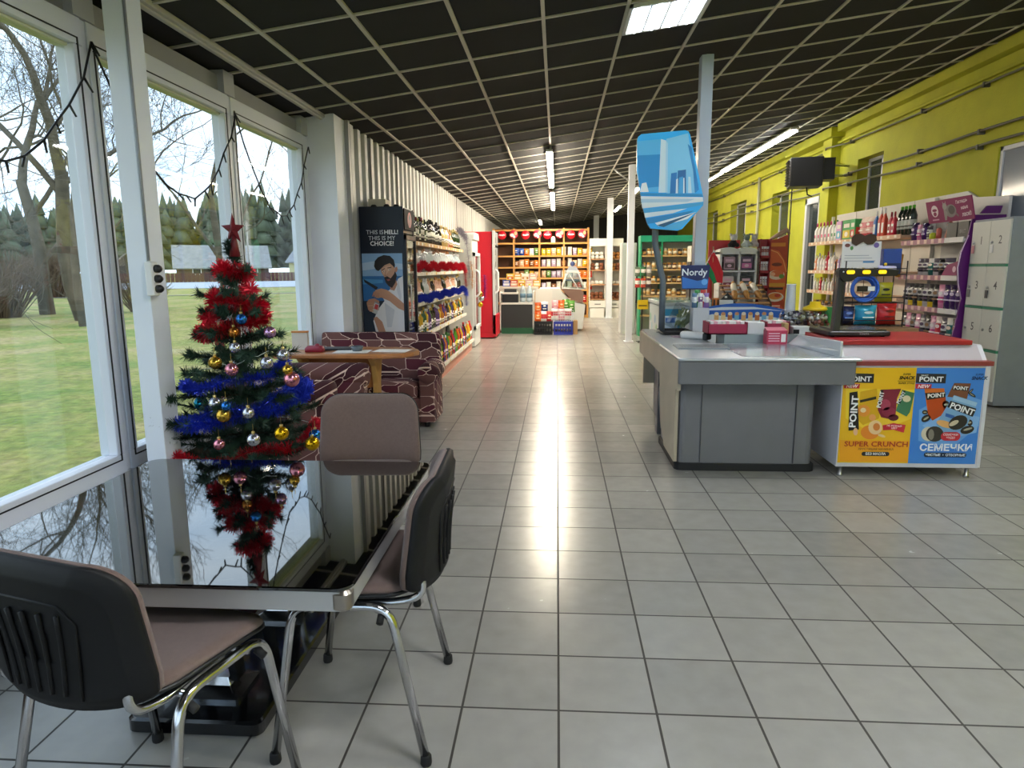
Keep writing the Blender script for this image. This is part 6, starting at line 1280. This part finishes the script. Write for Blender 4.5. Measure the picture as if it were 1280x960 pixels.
# Nordy display
t = thing('tissue_display', 'dark blue header board with white lettering on a stand in front of the steel column', 'display', (1.37, 6.7, 0)); m = MB(flat('#16245c')); m.prism([(-.12, .0), (.12, .0), (.138, .23), (-.138, .23)], (1.325, 6.72, 1.265), (1, 0, 0), (0, 0, 1), .02); pl = Pl((1.325, 6.699, 1.265)); m.poly(pl, [(-.118, .01), (.118, .01), (.125, .1), (.02, .08), (-.125, .12)], flat('#2f72c8'), 1); m.poly(pl, ell(.06, .06, 12, .09, .07), flat('#6ab0f0'), 2); m.text(pl, 'Nordy', -.01, .16, .09, flat('#e8f0f8'), 3, .02); m.build('header_board', t, True)
m = MB(flat('#c8ccd4')); m.box(1.3, 1.45, 6.6, 6.76, 0, 1.09); m.box(1.3, 1.45, 6.745, 6.765, 1.0, 1.3); m.build('stand', t, True)
for k, (c, b) in enumerate([('#5a7a9a', '#d0d8e0'), ('#3a8a4a', '#e0e8d8'), ('#d8e0e4', '#7a5a8a'), ('#b83a3a', '#e8e0d8'), ('#8a6ab0', '#e8e4f0')]): sack('tissue_pack', '%s small pack from the left under the blue lettered header' % nth(k), 'pack', 1.315+k*.028, 1.091, .05, .14+.03*(k % 2), .05, [c, b, c], 6.64+.02*(k % 2), grp='packs under the blue header')
m = MB(flat('#dfe2dc')); m.box(1.82, 2.0, 7.9, 8.0, 1.001, 1.1); m.use(flat('#c8b848')); m.box(1.84, 1.98, 7.895, 7.9, 1.02, 1.05); on(m, 'white_case', 'white case with a yellow band behind the flag on the freezer', 'case')
# gift shelf with toys
gx0, gx1, gy = 2.2, 2.7, 9.5
m = MB(flat('#c0262c')); m.box(2.12, 2.55, gy+.35, gy+.38, 0, 1.84); tag(m.build('red_backboard'), 'plain red board standing behind the white gift shelf', 'board')
t = thing('gift_shelf', 'white four hole gift shelf with a wavy top, red board behind it', 'shelf', (2.45, gy+.15, 0)); m = MB(flat('#e4e2de'))
wave = lambda x: 1.7+.035*abs(math.sin((x-gx0)/(gx1-gx0)*2*PI))
for x in (gx0, gx0+.25, gx1-.03): m.box(x, x+.03, gy, gy+.3, .3, 1.68)
for z in (.3, .75, 1.16, 1.42): m.box(gx0, gx1, gy, gy+.3, z-.02, z+.005)
m.prism([(gx0, 1.64), (gx1, 1.64)]+[(gx1-(gx1-gx0)*k/16, wave(gx1-(gx1-gx0)*k/16)) for k in range(17)], (0, gy+.3, 0), (1, 0, 0), (0, 0, 1), .3); m.box(gx0, gx1, gy+.28, gy+.3, .3, 1.66); m.box(gx0, gx1, gy+.02, gy+.28, 0, .3); m.build('frame', t, True, bevel=.006)
for k, (x, z, a, b) in enumerate([(2.34, 1.43, '#b08a98', '#5a4448'), (2.57, 1.43, '#5a4460', '#d070a8'), (2.33, 1.17, '#d8c8c8', '#883444'), (2.57, 1.17, '#3a4044', '#8a9498')]):
    inst(carton_mesh(.15, .12, .17, a, b, '#e0b8cc', 'gift_box'), 'gift_box', (x, gy+.1, z+.007), 0, 'boxed gift in the %s hole of the white gift shelf' % ['upper left', 'upper right', 'lower left', 'lower right'][k], 'box', 'boxed gifts on the white shelf')
for k, (x, a, b) in enumerate([(2.4, '#e8e4e0', '#2a2422'), (2.58, '#8a9a90', '#dfe4e0'), (2.68, '#e4dcd8', '#d8c8c4')]):
    t = thing('soft_toy', ['black and white soft toy', 'grey green soft toy', 'pale cream soft toy'][k]+' sitting on top of the white gift shelf', 'toy', (x, gy+.14, 1.735)); m = MB(flat(b, .9)); m.ball((0, 0, .05), .055, 10); m.ball((-.05, -.03, .03), .03, 8); m.ball((.05, -.03, .03), .03, 8); m.build('body', t); m = MB(flat(a, .9)); m.ball((0, -.01, .13), .045, 10); m.ball((-.035, 0, .17), .018, 8); m.ball((.035, 0, .17), .018, 8); m.build('head', t)
tinsel('tinsel_garland', [(2.71, gy+.0, 1.72), (2.715, gy-.01, 1.4), (2.71, gy, 1.15)], '#a8a8a0', .04, 900, 'silver tinsel hanging down the right edge of the gift shelf', 21)
t = thing('packet_rack', 'narrow red rack of small packets left of the food poster', 'rack', (2.8, gy+.1, 0)); m = MB(flat('#a01c28')); m.box(2.73, 2.87, gy+.12, gy+.16, 0, 1.84); m.box(2.73, 2.745, gy, gy+.15, .5, 1.84); m.box(2.855, 2.87, gy, gy+.15, .5, 1.84)
for z in (.8, 1.0, 1.2, 1.4, 1.6): m.box(2.73, 2.87, gy, gy+.14, z-.015, z+.02)
m.build('frame', t, True)
for i, z in enumerate((1.0, 1.2, 1.4, 1.6)):
    for k in range(3): sack('seasoning_packet', '%s packet from the left on the %s ledge up of the narrow red rack' % (nth(k), nth(i)), 'packet', 2.765+k*.036, z+.021, .034, .12, .02, ['#e4dcd8', '#c88a80' if i == 3 else '#d8d4d4', '#e8e4e4'], gy+.04, '#7a2a30', 'packets in the narrow red rack')
t = thing('food_poster', 'tall red poster board with pictures of food standing by the lime wall', 'poster', (2.98, gy+.1, 0)); m = MB(flat('#b23a22', .35)); m.prism([(-.13, .0), (.12, .0), (.14, 1.2), (.13, 1.9), (-.02, 1.84), (-.13, 1.82)], (2.99, gy+.12, 0), (1, 0, 0), (0, 0, 1), .02); m.build('board', t, True)
pl = Pl((2.99, gy+.1, 0)); m = MB(); m.poly(pl, [(-.12, 1.3), (.12, 1.0), (.13, 1.5), (.02, 1.68), (-.12, 1.72)], flat('#d8602c'), 1); m.stroke(pl, [(-.11, 1.7), (0, 1.66), (.08, 1.56), (.13, 1.4)], .01, flat('#f0a860'), 2)
for (x, z, w, h, c) in ((0, 1.36, .22, .13, '#e8d8c0'), (0.01, 1.38, .17, .09, '#d86a3a'), (.07, 1.34, .07, .06, '#6a9a3a'), (-.05, 1.37, .07, .05, '#f0b890'), (.0, 1.06, .23, .13, '#ece0cc'), (.0, 1.07, .18, .09, '#e08a3c'), (.03, 1.08, .08, .05, '#c8402a'), (0, 1.5, .14, .05, '#7a3420')): m.poly(pl, ell(w, h, 16, x, z), flat(c), 3 if w > .2 else 4 if w > .1 else 5)
m.rect(pl, -.1, .12, 1.2, 1.25, flat('#d89a30'), 3); m.rect(pl, -.1, .1, 1.16, 1.19, flat('#2a1a14'), 3); m.rect(pl, -.1, .1, 1.74, 1.79, flat('#d8842c'), 3); m.poly(pl, ell(.25, .16, 6, 0, .9), flat('#d0402c'), 3)
for k in range(3): m.rect(pl, -.07+.01*k, .07, .87+k*.03, .885+k*.03, flat('#f4d8c8'), 5)
m.build('food_print', t, True)
m = MB(flat('#c9a890', .8)); m.tube([(2.86, gy+.06, 1.83), (2.95, gy+.05, 1.88), (3.08, gy+.06, 1.96), (3.12, gy+.06, 1.9)], [.015, .03, .035, .02], 8); on(m, 'draped_cloth', 'pale brown cloth draped over the top of the red food poster', 'cloth')
m = MB(flat('#ddd8c4')); m.box(1.95, 2.13, 10.2, 10.5, 1.55, 1.78); m.use(BLACK); m.box(2.13, 2.16, 10.2, 10.5, 1.55, 1.8); m.box(1.95, 2.13, 10.25, 10.5, 0, 1.55); on(m, 'white_dispenser', 'cream topped black dispenser left of the plain red board', 'dispenser')
# ---------------------------------------------------------------- green topped shelf, wire stand and pale fridge
t = thing('green_topped_shelf', 'tall goods shelf with a green header band beyond the freezer', 'shelf', (2.3, 15, 0)); m = MB(mat('green_header', '#1f9a72', .4)); m.box(1.76, 2.95, 14.78, 15.2, 2.0, 2.13); m.build('header_band', t, True); m = MB(flat('#e0ddd2')); m.box(1.78, 2.93, 15.16, 15.2, 0, 2.0); m.build('back_panel', t, True)
for x in (1.76, 2.2, 2.92): m = MB(mat('green_post', '#2c9a6a', .4)); m.box(x, x+.03, 14.8, 15.18, 0, 2.0); m.build('upright', t, True)
for z in (.45, .87, 1.15, 1.43, 1.72): m = MB(mat('pale_board', '#cfae72', .5)); m.box(1.78, 2.93, 14.8, 15.18, z-.03, z); m.build('shelf_board', t, True)
jm = [('amber', jar_mesh(.045, .14, '#b8843c', '#c8a050', '#f0e4c8')), ('brown', jar_mesh(.045, .13, '#6a4228', '#b8862c', '#e8d8b8')), ('cream', jar_mesh(.045, .15, '#e0d0a8', '#d8d0c0', '#c8a060')), ('dark', jar_mesh(.045, .13, '#3a2a20', '#2a2220', '#c89a58'))]
rg = random.Random(77)
for i, z in enumerate((.87, 1.15, 1.43, 1.72)):
    for k in range(10):
        nm, me = jm[rg.randrange(4)]; x = 1.85+k*.105+(.02 if k > 2 else 0)
        inst(me, 'preserve_jar', (x, 14.88, z+.001), k, '%s jar, %s from the left on the %s shelf up under the green header' % (nm, nth(k), nth(i)), 'jar', 'jars on the green topped shelf')
t = thing('wire_stand', 'thin black wire stand of hanging packets beside the pale steel column', 'stand', (1.68, 13.6, 0)); m = MB(BLACK); m.tube([(1.68, 13.6, 0), (1.68, 13.6, 1.55)], .012, 6)
for a in (0, 2.1, 4.2): m.tube([(1.68, 13.6, .02), (1.68+.16*math.cos(a), 13.6+.16*math.sin(a), .008)], .01, 5)
for z in (.78, 1.1, 1.3, 1.5): m.tube([(1.54, 13.58, z), (1.82, 13.58, z)], .005, 5)
m.build('frame', t, True); k = 0
for (x, z, c, lab) in [(1.57, 1.3, '#6a7a68', 'grey green packet at the upper left'), (1.68, 1.3, '#3a6a44', 'green packet at the upper middle'), (1.79, 1.3, '#8a8478', 'grey packet at the upper right'), (1.57, 1.08, '#c84038', 'red packet at the middle left'), (1.68, 1.08, '#d85a48', 'orange red packet at the middle'), (1.79, 1.08, '#584040', 'dark packet at the middle right')]:
    sack('hanging_packet', lab+' of the black wire stand', 'packet', x, z, .1, .18, .04, [c, '#e8e0d8', c], 13.55, grp='packets on the black wire stand')
m = MB(flat('#d8b818')); m.box(1.58, 1.78, 13.5, 13.56, .66, .84); m.use(flat('#2a2618')); m.box(1.6, 1.76, 13.495, 13.5, .72, .74); on(m, 'yellow_sign', 'yellow tray sign low on the black wire stand', 'sign')
t = thing('storage_cabinet', 'tall pale grey cabinet between the pale column and the green topped shelf', 'cabinet', (1.6, 15.5, 0)); m = MB(flat('#c9cccb')); m.box(1.42, 1.74, 15.3, 15.8, 0, 2.0); m.build('body', t, True, bevel=.008); m = MB(flat('#bfc3c3')); m.box(1.44, 1.72, 15.28, 15.3, .1, 1.96); m.build('door', t, True, bevel=.004)

# ---------------------------------------------------------------- wall shelving on the lime wall
t = thing('cleaning_shelf', 'long white wall shelf of cleaning goods under the lime wall', 'shelf', (4.7, 11, 0)); m = MB(flat('#d8d5cc', .5)); m.box(4.91, 4.94, 9.2, 12.6, 0, 2.35)
m.use(flat('#b4b0a6'))
for y in (9.95, 10.9, 11.8): m.box(4.905, 4.91, y, y+.012, 1.0, 2.35)
m.build('back_panel', t, True); CL = [(1.87, 4.5), (1.39, 4.52), (1.05, 4.52), (.7, 4.52), (.3, 4.5)]
for z, xf in CL: m = MB(mat('peach_edge', '#d9b494', .5)); m.box(xf, 4.91, 9.4, 12.7, z-.03, z); m.box(xf-.012, xf, 9.4, 12.7, z-.045, z+.012); m.use(flat('#f0e8dc')); [m.box(xf-.015, xf-.011, y/10, y/10+.06, z-.03, z+.006) for y in range(95, 127, 2)]; m.build('shelf_board', t, True)
for y in (9.36, 12.66): m = MB(flat('#dedbd4')); m.box(4.86, 4.905, y, y+.04, 0, 2.33); m.build('upright', t, True)
def face(me, nm, y, z, xf, lab, cat, grp, s=1.): return inst(me, nm, (xf+.09, y, z+.001), -PI/2, lab, cat, grp, s)
sp = {n: spray_mesh(a, b, h) for n, a, b, h in (('white pink capped', '#ece8e6', '#d82c78', .33), ('white green capped', '#e8ece4', '#2c8a4a', .33), ('blue', '#2f78c8', '#e8e8ec', .38), ('red', '#d8503c', '#f0f0f0', .4), ('crimson', '#c81c3c', '#a01430', .33), ('orange', '#e08a50', '#f0ece4', .26), ('lilac', '#a890c8', '#e4dcec', .28), ('pale green', '#c4d8b8', '#e0e8d8', .3), ('white', '#e6e6e4', '#c8d0d8', .29), ('yellow', '#d8c860', '#e8e0b0', .3))}
seq = [('white pink capped', 12.6), ('white pink capped', 12.45), ('white pink capped', 12.3), ('white pink capped', 12.15), ('white pink capped', 12.0), ('white green capped', 11.86), ('white green capped', 11.74)]
for k, (n, y) in enumerate(seq): face(sp[n], 'cleaner_bottle', y, 1.87, 4.5, '%s cleaner bottle, %s from the far end of the top cleaning shelf' % (n, nth(k)), 'bottle', 'cleaner bottles on the lime wall shelf', 1.05)
for k, (a, b, y, w) in enumerate([('#d8a0d0', '#58b0d0', 11.52, .2), ('#2c9a4a', '#e0c838', 11.22, .3), ('#3ab060', '#d84a3a', 11.0, .16)]): inst(carton_mesh(w, .18, .31, a, b, name='powder_carton'), 'powder_carton', (4.62, y, 1.871), -PI/2, '%s washing powder carton, %s from the far side on the top cleaning shelf' % (['lilac', 'green and yellow', 'green and red'][k], nth(k)), 'carton', 'washing powder cartons')
for k, y in enumerate((10.76, 10.52)): inst(pouch_mesh(.26, .32, .14, ['#d8606a', '#f0c8c0', '#e08088', '#f4dcd0'], '#f4ece8', 'powder_bag'), 'powder_bag', (4.62, y, 1.871), -PI/2, 'pink patterned washing powder bag, %s of two on the top shelf' % ('farther', 'nearer')[k], 'bag', 'pink powder bags')
for k, (n, y) in enumerate([('blue', 10.34), ('red', 10.2), ('red', 10.09), ('crimson', 9.9), ('crimson', 9.8)]): face(sp[n], 'cleaner_bottle', y, 1.87, 4.5, '%s cleaner bottle, %s after the pink powder bags on the top shelf' % (n, nth(k)), 'bottle', 'cleaner bottles on the lime wall shelf')
for i, (z, ns) in enumerate([(1.39, ['orange', 'white', 'white', 'white', 'crimson', 'white', 'white', 'orange', 'lilac', 'pale green', 'white', 'yellow', 'yellow', 'pale green', 'white', 'yellow', 'white', 'white']), (1.05, ['white', 'pale green', 'crimson', 'white', 'pale green', 'white', 'white', 'orange', 'white', 'white', 'lilac', 'white', 'white'])]):
    for k, n in enumerate(ns): face(sp[n], 'cleaner_bottle', 12.58-k*.125, z, 4.52, '%s bottle, %s from the far end of the %s cleaning shelf' % (n, nth(k), ('second', 'third')[i]), 'bottle', 'cleaner bottles on the lime wall shelf', (1.0 if i == 0 else .72)*rnd(.9, 1.1))
for k in range(8): inst(jm[(1, 3)[k % 2]][1], 'polish_jar', (4.62, 12.5-k*.13, .701), 0, 'brown polish jar, %s from the far end of the low cleaning shelf' % nth(k), 'jar', 'brown jars on the low cleaning shelf', 1.4)
# pet food bay
t = thing('pet_food_shelf', 'white shelf bay with purple trim full of pet food', 'shelf', (4.7, 8.7, 0)); PUR = mat('purple_board', '#5c1a68', .4); PL_ = [(1.77, 4.5), (1.34, 4.5), (.96, 4.5), (.55, 4.48)]
for z, xf in PL_:
    m = MB(flat('#dcdad6')); m.box(xf, 4.91, 7.99, 9.36, z-.03, z); m.use(flat('#b07888')); m.box(xf-.012, xf, 8.36, 9.36, z-.04, z+.018); m.use(flat('#e4e2e0')); m.box(xf-.012, xf, 7.99, 8.36, z-.04, z+.018); m.use(flat('#e8c4bc')); [m.box(xf-.014, xf-.011, 8.42+k*.16, 8.48+k*.16, z-.035, z+.014) for k in range(6)]; m.build('shelf_board', t, True)
m = MB(flat('#b8b6b4')); m.box(4.91, 4.94, 7.95, 9.2, 0, 1.9); m.use(flat('#dddbd6')); m.prism([(7.95, 1.9), (9.2, 1.9), (9.2, 2.35), (8.75, 2.35), (8.55, 2.26), (7.95, 2.22)], (4.91, 0, 0), (0, 1, 0), (0, 0, 1), .03); m.build('back_panel', t, True)
m = MB(PUR); m.prism([(4.44, .2), (4.9, .2), (4.9, 2.02), (4.56, 2.02), (4.54, 1.95), (4.52, 1.8), (4.46, 1.62), (4.44, 1.45), (4.46, 1.28), (4.51, 1.1), (4.48, .8), (4.42, .5)], (0, 7.97, 0), (1, 0, 0), (0, 0, 1), .02); m.use(flat('#e0c8e0')); m.tube([(4.52, 7.945, 1.8), (4.46, 7.945, 1.62), (4.44, 7.945, 1.45), (4.46, 7.945, 1.28), (4.51, 7.945, 1.1)], .006, 5); m.build('end_panel', t, True)
m = MB(PUR); m.prism([(0, 0), (.2, 0), (.22, .08), (.06, .08)], (4.6, 7.93, 2.03), (1, 0, 0), (0, 0, 1), .03); m.build('top_cap', t, True)
t = thing('pet_banner', 'magenta banner with a cat picture tilted over the pet food bay', 'banner', (4.5, 8.35, 2.0)); uy = Vector((-.25, 0, 1)); bo = Vector((4.5, 8.35, 2.1)); pl = Pl(bo, (0, -1, 0), uy)
m = MB(mat('magenta_board', '#8c1c5c', .35)); M_ = Matrix.Translation(bo) @ Matrix(((0, -.2425, -.9701, 0), (-1, 0, 0, 0), (0, .9701, -.2425, 0), (0, 0, 0, 1))); m.cbox((0, 0, 0), (.92, .26, .012), 0, M_ @ Matrix.Translation((0, 0, -.007))); m.build('board', t, True); m = MB()
m.poly(pl, ell(.15, .14, 18, -.29, .01), flat('#e8dce4'), 1); m.poly(pl, ell(.1, .035, 12, -.29, .02), flat('#8c1c5c'), 2); m.poly(pl, ell(.07, .05, 12, -.29, -.025), flat('#8c1c5c'), 2); m.rect(pl, -.36, -.22, -.1, -.085, flat('#d8a8c4'), 1)
m.poly(pl, ell(.22, .15, 18, .04, -.01), flat('#8a8486'), 1); m.poly(pl, ell(.13, .1, 14, .06, .0), flat('#5a5456'), 2); m.poly(pl, ell(.09, .08, 14, -.07, .05), flat('#a8a2a2'), 3); m.poly(pl, [(-.105, .06), (-.1, .115), (-.08, .08)], flat('#a8a2a2'), 3); m.poly(pl, [(-.06, .08), (-.04, .115), (-.035, .06)], flat('#a8a2a2'), 3); m.poly(pl, [(-.1, .03), (-.03, -.02), (-.06, -.11), (-.1, -.11)], flat('#9a9494'), 2); m.stroke(pl, [(.13, -.04), (.18, -.08)], .02, flat('#7a7476'), 2)
m.text(pl, 'Пагладзь', .27, .08, .05, flat('#f0dce8'), 3, .02, 0, .05); m.text(pl, 'мяне', .31, .01, .055, flat('#f0dce8'), 3, .02, 0, .05); m.text(pl, 'ласкі!', .34, -.065, .065, flat('#f6e8f0'), 3, .02, 0, .05); m.build('banner_print', t, True)
pets = {n: pouch_mesh(.17, .3, .1, c, b, 'pet_food_bag') for n, c, b in (('white', ['#b8b4b8', '#2c2c34', '#d8d8d8', '#5a5460'], '#4a3a5a'), ('black', ['#16161a', '#222228', '#9a9aa0', '#1a1a1e'], '#8a6a4a'), ('purple', ['#3a1a58', '#4a2a70', '#2a1448'], '#c8b8d8'), ('pink', ['#d080a8', '#c0508a', '#e8c8d8', '#d890b0'], '#f0e8ec'), ('yellow based', ['#e0c028', '#26262c', '#c8c4c0', '#26262c'], '#26262c'), ('teal', ['#1f5a58', '#2a6a68', '#e0e0dc'], '#e8d8c8'), ('red', ['#a81c3a', '#c83048', '#e0d0d0'], '#f0e0e0'))}
rows_p = [(.96, ['white', 'yellow based', 'black', 'yellow based', 'white', 'yellow based', 'black', 'pink', 'purple', 'purple', 'purple']), (1.34, ['white', 'white', 'teal', 'white', 'black', 'white']), (.55, ['black', 'pink', 'black', 'pink', 'white', 'black', 'pink', 'red', 'white', 'teal', 'black'])]
for i, (z, ns) in enumerate(rows_p):
    for k, n in enumerate(ns):
        y = 9.28-k*.118-(.3 if i == 1 else 0); sc_ = (1.0, 1.0, .95 if i == 0 else .72 if i == 1 else 1.05)
        inst(pets[n], 'pet_food_bag', (4.6, y, z+.004), 0, '%s pet food bag, %s from the far side on the %s pet shelf' % (n, nth(k), ['second lowest', 'middle', 'lowest'][i]), 'bag', 'pet food bags', sc_, (0, 0, R(-78)))
for k, (n, y, s) in enumerate([('purple', 9.25, .8), ('pink', 9.12, .7), ('purple', 9.0, .75), ('white', 8.9, .6)]): inst(pets[n], 'pet_food_bag', (4.6, y, 1.774), 0, 'small %s pet treat bag, %s from the far side of the top pet shelf' % (n, nth(k)), 'bag', 'pet treats on the top shelf', s, (0, 0, R(-80)))
m = MB(flat('#c8d028')); m.lathe([(.04, 1.772), (.045, 1.85), (.02, 1.87)], (4.6, 8.82, 0), 10); on(m, 'treat_tin', 'yellow green tin in the middle of the top pet shelf', 'tin')
m = MB(flat('#c88a78')); m.lathe([(.04, 1.772), (.055, 1.81), (.03, 1.92), (.04, 1.95), (0, 2.0)], (4.62, 8.5, 0), 10); on(m, 'tan_figure', 'small tan bagged toy on the top pet shelf before the black cartons', 'toy')
m = MB(flat('#b85a48')); m.lathe([(.03, 1.772), (.03, 1.9), (.015, 1.92)], (4.58, 8.66, 0), 10); on(m, 'treat_tube', 'slim reddish treat tube between the yellow green tin and the tan toy', 'tube')
for k in range(2): m = MB(flat('#17171a')); y = 8.42-k*.22; m.box(4.54, 4.8, y-.2, y, 1.772, 1.96); k and m.text(Pl((4.539, y-.1, 1.85), (0, -1, 0)), 'BRIT', 0, 0, .06, flat('#8d8d92'), 2); on(m, 'black_carton', 'black pet food carton, %s of two on the top pet shelf' % ('farther', 'nearer')[k], 'carton')
m = MB(mat('magenta_board', '#8c1c5c')); m.prism([(0, 0), (.36, 0), (.36, .17), (.1, .12)], (4.51, 8.37, 1.36), (0, -1, 0), (0, 0, 1), .01); pl = Pl((4.499, 8.12, 1.43), (0, -1, 0)); m.poly(pl, ell(.07, .07, 14), flat('#e0b8cc'), 1); on(m, 'shelf_talker', 'magenta wedge shaped card at the near end of the middle pet shelf', 'card')
LB = bottle_mesh('#26302a', '#c8ccc8', '#5ab82c', h=.38, r=.05, kind='pet', name='litter_bottle')
for k in range(4): inst(LB, 'litter_bottle', (4.62, 9.68-k*.1, 1.871), 0, 'dark bottle with a green cap, %s from the far side near the magenta banner' % nth(k), 'bottle', 'green capped bottles')
m = MB(flat('#c8922c')); m.tube([(4.45, 9.3, 1.33), (4.44, 9.27, 1.5), (4.46, 9.25, 1.62)], [.03, .04, .02], 8); on(m, 'hanging_chew_bag', 'golden chew bag hanging at the far edge of the pet bay', 'bag')
# lockers standing along the wall, their plain grey end towards us
t = thing('locker_cabinet', 'grey locker cabinet with numbered pale doors and green strips along the lime wall', 'lockers', (4.74, 7.59, 0)); LK = mat('locker_grey', '#c9cac1', .45); m = MB(mat('cabinet_grey', '#858b91', .45, var=.05)); m.box(4.555, 4.94, 7.27, 7.91, .02, 1.955); m.build('carcass', t, True, bevel=.004)
hz = [(1.49, 1.93), (1.045, 1.46), (.6, 1.015), (.06, .57)]
for i, (z0, z1) in enumerate(hz):
    for k in range(2):
        y = 7.905-k*.317; m = MB(LK); m.box(4.535, 4.555, y-.312, y, z0, z1); d = m.build('door', t, True, bevel=.003)
        pl = Pl((4.534, y-.156, 0), (0, -1, 0)); m = MB(); m.text(pl, str(i*2+k+1), .02, z1-.2, .12, flat('#3a3a3c'), 1, .005); m.use(STEEL); m.lathe([(.014, 0), (.014, .014), (.009, .016)], n=10, M=Matrix.Translation((4.535, y-.05, z1-.22)) @ Matrix.Rotation(-PI/2, 4, 'Y'))
        m.build('number_and_lock', d, True)
        if i < 2: m = MB(flat(['#c88a90', '#e4e4e0', '#6a6a68', '#38383a'][i*2+k])); m.rbox(4.52, 4.528, y-.08, y-.035, z1-.33, z1-.245, .003, 3); m.build('key_tag', d, True)
    if i < 3: m = MB(flat('#2a7a5c')); m.box(4.53, 4.555, 7.595, 7.9, z0-.03, z0-.004); m.box(4.53, 4.555, 7.28, 7.585, z0-.03, z0-.004); m.build('green_strip', t, True)
# heater
t = thing('fan_heater', 'dark louvred fan heater hung high on the lime wall', 'heater', (4.25, 12.3, 2.8), R(-12)); m = MB(mat('heater_dark', '#2a2b30', .5)); m.rbox(-.3, .22, -.24, .24, 0, .47, .02, 3)
m.build('casing', t)
for k in range(9): m = MB(flat('#1b1c20')); m.cbox((-.315, 0, .05+k*.046), (.05, .44, .006), 0, Matrix.Translation((-.315, 0, .05+k*.046)) @ Matrix.Rotation(R(25), 4, 'Y')); m.build('louvre', t)
m = MB(BLACK); m.box(.22, .4, -.2, .2, .1, .45); m.build('rear_duct', t); m = MB(STEEL); m.tube([(.3, .1, .2), (.85, .35, .2)], .02, 6); m.tube([(.3, -.1, .35), (.8, .3, .35)], .02, 6); m.build('wall_bracket', t); m = MB(BLACK); m.lathe([(.02, .47), (.02, .5)], (-.2, 0, 0), 8); m.tube([(0, 0, 0), (.02, 0, -.12), (.1, .05, -.15)], .012, 6); m.build('cable_gland', t)
